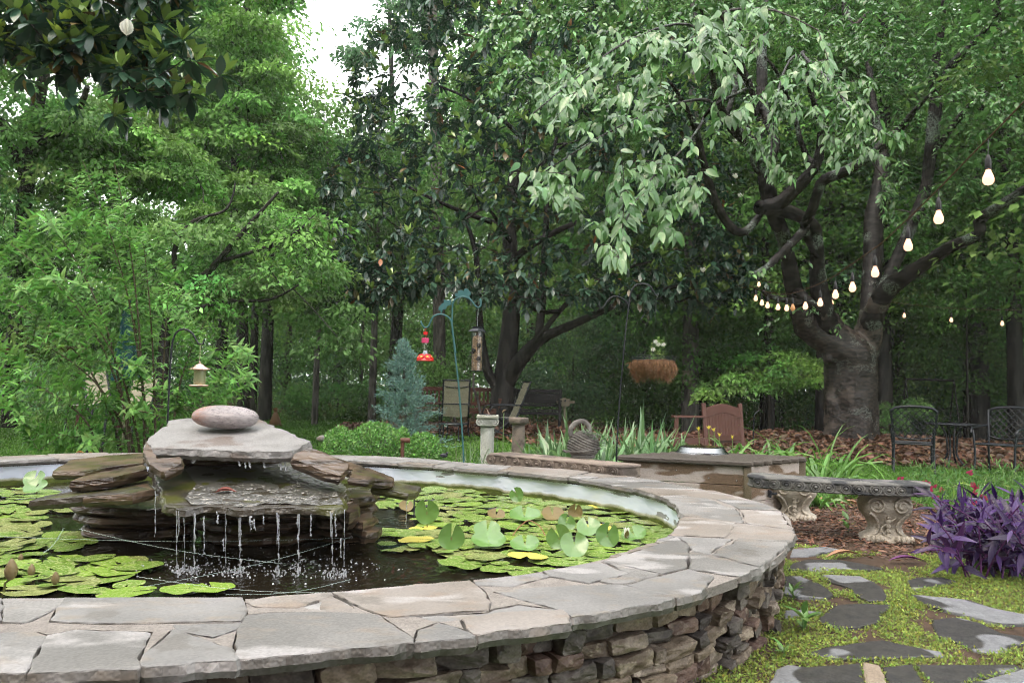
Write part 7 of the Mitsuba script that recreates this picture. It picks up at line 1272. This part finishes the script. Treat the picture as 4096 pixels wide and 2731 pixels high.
# --- lawn blades: single pointed blades where the lawn is near
def turf(name, label, n, box_, dens_cut, h, w, col, seed):
    r = np.random.default_rng(seed); x, y = r.uniform(box_[0], box_[1], n), r.uniform(box_[2], box_[3], n); keep = dens_cut(x, y); x, y = x[keep], y[keep]; z = gz(x, y); m = len(x); a = r.uniform(0, 6.28, m); hh = h * r.uniform(.5, 1.2, m); ww = w * r.uniform(.7, 1.2, m)
    t = np.c_[np.cos(a), np.sin(a), 0 * a]; b = np.c_[x, y, z]; le = r.normal(0, .35, (m, 2)) * hh[:, None]; v = np.stack([b + t * ww[:, None] / 2, b - t * ww[:, None] / 2, b + np.c_[le, hh]], 1).reshape(-1, 3); f = np.arange(3 * m).reshape(-1, 3)
    c = np.repeat(np.clip(np.asarray(col) * np.exp(r.normal(0, .28, (m, 1))) * (.7 + .6 * meshkit.fbm(np.c_[x * .9, y * .9, 0 * x], 3)[:, None]), 0, 1), 3, 0); put(name, (v, f), 'leaf_soft', color=c, label=label, cat='grass', kind='stuff')
import shapely
bedC, bedM, PO, FP = Polygon(BED_C), Polygon(BED_M), Polygon(curve(AZ_O, .0)), Polygon(FOREST); MU, PA = Polygon(MULCH), Polygon(PATH)
def free(x, y): return ~(shapely.contains_xy(bedC.buffer(-.15), x, y) | shapely.contains_xy(bedM.buffer(-.15), x, y) | shapely.contains_xy(PO, x, y) | shapely.contains_xy(FP, x, y) | shapely.contains_xy(MU, x, y) | shapely.contains_xy(PA, x, y)) & (np.abs(x) < y * .72)
turf('lawn_grass', 'short green lawn grass around the garden beds', 150000, (-8, 9.5, 5.2, 13), free, .05, .010, (.075, .165, .028), 1)
turf('lawn_grass', 'green lawn grass farther back', 90000, (-19, 12, 13, 27), free, .07, .022, (.070, .150, .026), 2)
# --- leaf litter under the trees
def litter(name, label, poly, n, L, col, zoff, seed, z=None, edge=0):
    r = np.random.default_rng(seed); P = Polygon(poly).buffer(edge); b = P.bounds; x, y = r.uniform(b[0], b[2], n), r.uniform(b[1], b[3], n); keep = shapely.contains_xy(P, x, y); x, y = x[keep], y[keep]; m = len(x)
    B = np.c_[x, y, (gz(x, y) if z is None else z) + zoff + r.uniform(0, .07, m) * (L[1] / .2)]; a = r.uniform(0, 6.28, m); X = np.c_[np.cos(a), np.sin(a), r.normal(0, .25, m)]; N = r.normal(0, .45, (m, 3)) + [0, -.12, 1]
    h = m // 3
    for q, (t, s) in enumerate([(leaf_tpl(.5, .45, .22, 3), slice(0, h)), (leaf_tpl(.46, -.3, -.3, 3), slice(h, 2 * h)), (leaf_tpl(.55, .7, .1, 3), slice(2 * h, m))]):
        mm, c = leaves(t, B[s], X[s], N[s], r.uniform(*L, len(B[s])), tint(col, len(B[s]), .35, .10)); put(name, mm, 'vc_wet', color=c, label=label + [' lying face up', ' lying face down', ' curled'][q], cat='leaf litter', kind='stuff', smooth=True)
litter('leaf_litter', 'brown magnolia leaves round the cherry', BED_C, 9000, (.08, .17), (.135, .074, .048), .005, 3); litter('leaf_litter', 'brown dead leaves under the magnolia', BED_M, 5200, (.09, .18), (.14, .07, .045), .005, 4)
litter('leaf_litter', 'dead leaves on the dim wood floor', [(3, 17), (14, 15), (14, 22), (3, 22)], 3000, (.10, .2), (.09, .052, .034), .0, 5); litter('leaf_litter', 'dead leaves behind the iris', [(1.0, 12.8), (3.4, 12.8), (4.2, 14.5), (1.0, 15.4), (-.6, 15.2)], 1800, (.09, .17), (.14, .07, .045), .005, 6)
# --- bark chips by the bench
n = 7000; b = MU.bounds; x, y = U(b[0], b[2], n), U(b[1], b[3], n); kp = shapely.contains_xy(MU.buffer(.05), x, y); x, y = x[kp], y[kp]; m = len(x); a = U(0, 6.28, m)
CHIP = (np.array([[0, .14, .05], [0, -.14, 0], [1, .10, .0], [1, -.12, .08], [.5, 0, .16]]), np.array([[0, 1, 4], [1, 3, 4], [3, 2, 4], [2, 0, 4]]))
mm, c = leaves(CHIP, np.c_[x, y, U(.004, .03, m)], np.c_[np.cos(a), np.sin(a), rng.normal(0, .22, m)], rng.normal(0, .4, (m, 3)) + [0, 0, 1], U(.015, .065, m), tint((.105, .052, .032), m, .45, .10)); put('bark_chips', mm, 'vc_wet', color=c, label='wet red brown bark chips round the scroll legs', cat='bark mulch', kind='stuff')
for i, (x, y, L, lb) in enumerate([(1160, 722, .26, 'long pale strip of bark at the edge of the bark bed'), (1180, 370, .22, 'tan dead leaf on the bark behind the bench legs, right one'), (1010, 355, .20, 'tan dead leaf on the bark behind the bench legs, left one'), (1560, 745, .22, 'purple fallen leaf on the path edge')]):
    p = onz(*z9(x, y), .03); put('fallen_leaf', xf(curled(L, .22 if i in (0, 3) else .5, .6), rotz(U(-.4, .4)), p - [L / 2, 0, 0]), two(prin((.13, .03, .13) if i == 3 else (.33, .18, .10), .5, .4)), smooth=True, label=lb, cat='leaf')
# --- creeping cover between the stepping stones
n = 130000; b = PA.bounds; x, y = U(b[0], b[2], n), U(b[1], b[3], n); un = unary_union([s.buffer(-.002) for s in sp]); kp = shapely.contains_xy(PA.buffer(.08), x, y) & ~shapely.contains_xy(un, x, y) & (np.hypot(x - PC[0], y - PC[1]) > 2.66) & (meshkit.fbm(np.c_[x * 3.2, y * 3.2, 0 * x], 4) + .12 * (rng.uniform(0, 1, n) - .5) > .43) & (y > 1.9)
x, y = x[kp], y[kp]; m = len(x); hgt = .010 + .032 * np.clip(meshkit.fbm(np.c_[x * 5 + 3, y * 5, 0 * x], 3) - .35, 0, 1) * 1.6; P = np.c_[x, y, .008 + hgt * U(.1, 1, m)]
mm, c = leaves(LEAF1, P, rng.normal(0, .7, (m, 3)) + [0, 0, .5], rng.normal(0, .5, (m, 3)) + [0, 0, 1], U(.008, .020, m), tint((.25, .33, .075), m, .28, .14) * (.75 + .5 * meshkit.fbm(np.c_[x * 2, y * 2, 0 * x], 3)[:, None])); put('creeping_cover', mm, 'leaf_soft', color=c, label='bright green moss and creeping thyme between the stepping stones', cat='ground cover', kind='stuff')
for i, (x, y, s_, n_) in enumerate([(870, 1205, .16, 12), (800, 985, .12, 12), (740, 1370, .10, 8), (1170, 510, .16, 6)]):
    p = onz(*z9(x, y + 40), 0.0); a = U(0, 6.28, n_); e = U(.2, 1.2, n_); mm, c = leaves(leaf_tpl(.5 if i == 3 else .3, .12, .2, 3), np.tile(p + [0, 0, .02], (n_, 1)) + np.c_[0 * a, 0 * a, U(0, s_ * .5, n_)], np.c_[np.cos(a) * np.cos(e), np.sin(a) * np.cos(e), np.sin(e)], np.c_[-np.cos(a) * .3, -np.sin(a) * .3, 1 + 0 * a], U(.5, .9, n_) * s_ * .7, tint((.12, .24, .06), n_)); k = thing('weed', ['pale weed growing in the moss beside the wall', 'small weed by the wall above the mossy stone', 'weed at the wall foot near the bottom', 'two leaved green seedling in the bark between the bench legs'][i], 'plant'); put('leaves', mm, 'leaf_dew', k, color=c, smooth=True); put('stem', tube([p, p + [0, 0, s_ * .5]], .003, 5), two(prin((.1, .2, .05), .6)), k)
# --- purple plant
k = thing('purple_plant', 'sprawling plant with pointed deep purple leaves at the right edge', 'plant'); PL = {}
PC_ = [(.020, .006, .052), (.030, .008, .072), (.052, .020, .11), (.015, .005, .032), (.042, .010, .060)]
for q, c in enumerate(PC_): mats[f'purple_leaf_{q}'] = leafmat(.40, .45, .12, rgb(*c))
for g in range(3):
    for q in range(5): PL[g, q] = mikit.ply(leaf_tpl(.20 + .03 * g, .28, .10 + .14 * g, 4, .38), f'mat_purple_leaf_{q}', smooth=True)
stems = []; cnt = 0; plv = []
for i in range(80):
    b = onz(*z9(U(1960, 2480), U(640, 900)), 0.0); b[2] = 0; tp_ = at(*z9(np.clip(U(1690, 2480), 1690, 2480), U(290, 780)), b[1] + U(-.35, .15)); far_ = max(0, (2050 - (tp_[0] / tp_[1] * 0 + 2050)) )
    c_ = spline([b, (b + tp_) / 2 + [0, 0, .06], tp_], 9); stems.append(tube(c_, np.linspace(.006, .003, 9), 5)); d = unit(c_[-1] - c_[-3])
    for j in range(8):
        u = 1 - j / 11; p = c_[int(u * 8)]; a = j * 2.5 + i; e1 = unit(np.cross(d, [.1, .2, 1])); e2 = np.cross(d, e1); ra = e1 * math.cos(a) + e2 * math.sin(a); x = ra * U(.55, 1.0) + d * U(.3, .9) + [0, 0, -.15 * j / 8]; cnt += 1
        plv.append((p, x, d * .6 - ra * .3 + [0, -.1, .5], U(.12, .20) * (.7 + .3 * min(1, (j + 1) / 4))))
plv.sort(key=lambda t: t[0][1])
for t in plv[:300]: put_ply('leaf', PL[int(U(0, 3)), int(U(0, 5))], frame(*t), k)
A, X, N, S = [np.array(z) for z in zip(*plv[300:])]; mm, c = leaves(leaf_tpl(.22, .28, .2, 4, .38), A, X, N, S, tint(PC_[1], len(A), .3, .1)); put('inner_leaves', mm, 'leaf_gloss', k, color=c, smooth=True, kind='stuff')
put('stems', cat(*stems), two(prin((.10, .02, .12), .5)), k, smooth=True)
p = onz(*z9(2050, 800), 0); 
for i in range(1):
    k = thing('weed', 'small bright green leafy sprig in front of the purple plant', 'plant'); q = at(*z9(2060, 760), p[1] - .1); A = np.array([at(*z9(x, y), p[1] - .1) for x, y in [(2060, 690), (2030, 730), (2100, 790), (1990, 800), (2040, 845), (2080, 700), (2000, 810), (2050, 770)]]); mm, c = leaves(leaf_tpl(.55, .1, .1, 3), A, rng.normal(0, 1, (8, 3)), np.tile([0, -.8, .5], (8, 1)), U(.06, .09, 8), tint((.16, .30, .06), 8, .15)); put('leaves', mm, 'leaf_dew', k, color=c, smooth=True); put('stem', tube([p, q, A[0]], .003, 5), two(prin((.14, .22, .06), .6)), k)
# --- pink flowers and greens behind the purple plant
n = 1500; A = np.array([onz(*z9(x, y), 0) for x, y in zip(U(1560, 2480, n), U(250, 430, n))]); A[:, 2] = U(0, .30, n) ** 1.0; mm, c = leaves(leaf_tpl(.16, .1, .2, 2), A, rng.normal(0, .6, (n, 3)) + [0, 0, .7], rng.normal(0, .6, (n, 3)) + [0, -.3, .6], U(.04, .10, n), tint((.10, .20, .055), n)); k = thing('flowering_plant', 'feathery green plant with small pink flowers behind the purple plant', 'flowering plant'); put('foliage', mm, 'leaf_soft', k, color=c, kind='stuff')
for x, y in [(1700, 225), (1720, 270), (1745, 245), (1760, 318), (1795, 265), (1990, 150), (2010, 230), (2030, 250), (2015, 290), (2070, 310), (2085, 330), (2020, 350), (2120, 370), (1570, 320), (2060, 380), (1525, 190), (1680, 215)]:
    p = at(*z9(x, y), onz(*z9(x, 400), 0)[1]); put('flower', cat(*[xf((leaf_tpl(.9, .1, .0, 2)[0] * .032, leaf_tpl(.9, .1, 0, 2)[1]), rotx(-U(.5, 1.1)) @ rotz(a), p + U(-.01, .01, 3)) for a in np.arange(8) * 1.257]), 'petal_pink', k)
b = onz(*z9(1880, 330), 0); A = np.array([at(*z9(1880, 240), b[1]) + [0, 0, -.03 * j] for j in range(9)]); a = np.arange(9) * 2.4; mm, c = leaves(leaf_tpl(.38, .1, .25, 4, .6), A, np.c_[np.cos(a), np.sin(a), .5 + 0 * a - .05 * np.arange(9)], np.c_[-np.cos(a) * .4, -np.sin(a) * .4, 1 + 0 * a], U(.10, .17, 9), tint((.24, .38, .07), 9, .12)); k = thing('leafy_plant', 'lime green broad leaved plant among the pink flowers', 'plant'); put('leaves', mm, 'leaf_dew', k, color=c, smooth=True); put('stem', tube([b, A[0]], .006, 6), two(prin((.2, .3, .08), .6)), k)
clump('striped_grass_clump', 'few pale striped sword leaves beside the lime green plant', onz(*z9(2010, 400), 0)[:2], 7, (.25, .5), (.018, .03), (1.2, 1.5), (0, .2), (.30, .36, .20), spread=.10); clump('leafy_clump', 'low light green leaves under the left end of the dark bench', onz(*z9(1150, 330), 0)[:2], 60, (.06, .16), (.02, .035), (.3, 1.2), (.2, .8), (.16, .30, .06), spread=.14)
# ---------------------------------------------------------------- unseen house added behind the camera; its bulk blocks low sky from the wall
k = thing('house', 'unseen house added behind the viewer to shade the pond wall', 'house'); X0, X1, Y0, Y1, HH = -14.0, 4.5, -11.0, -2.6, 5.4
mats['house_wall'] = two(prin((.22, .13, .10), .85, .2)); mats['house_roof'] = two(prin((.06, .058, .056), .85, .2)); mats['house_trim'] = two(prin((.7, .7, .68), .5)); mats['house_glass'] = two(prin((.02, .025, .03), .05, .6))
put('wall', box(((X0 + X1) / 2, (Y0 + Y1) / 2, HH / 2), (X1 - X0, Y1 - Y0, HH), .01), 'house_wall', k)
put('roof', hull(np.array([[X0 - .5, Y0 - .5, HH], [X1 + .5, Y0 - .5, HH], [X0 - .5, Y1 + .6, HH], [X1 + .5, Y1 + .6, HH], [X0 - .5, (Y0 + Y1) / 2, HH + 3.2], [X1 + .5, (Y0 + Y1) / 2, HH + 3.2]])), 'house_roof', k)
for x in (-11.5, -8.2, -4.8, -1.2, 2.6):
    for z_ in (1.5, 4.0):
        w = put('window', box((x, Y1 + .03, z_), (1.2, .06, 1.4), .01), 'house_trim', k); put('pane', box((x, Y1 + .05, z_), (1.04, .05, 1.24), .005), 'house_glass', w)
# ---------------------------------------------------------------- the damp air
scene['damp_air'] = {'type': 'homogeneous', 'albedo': rgb(.96, .96, .96), 'sigma_t': .0008}
scene['haze'] = {'type': 'cube', 'to_world': T().translate([0, 5, 29.5]).scale([120, 122, 30.5]), 'bsdf': {'type': 'null'}, 'interior': {'type': 'ref', 'id': 'damp_air'}}
scene['camera']['medium'] = {'type': 'ref', 'id': 'damp_air'}; tag('haze', kind='stuff')
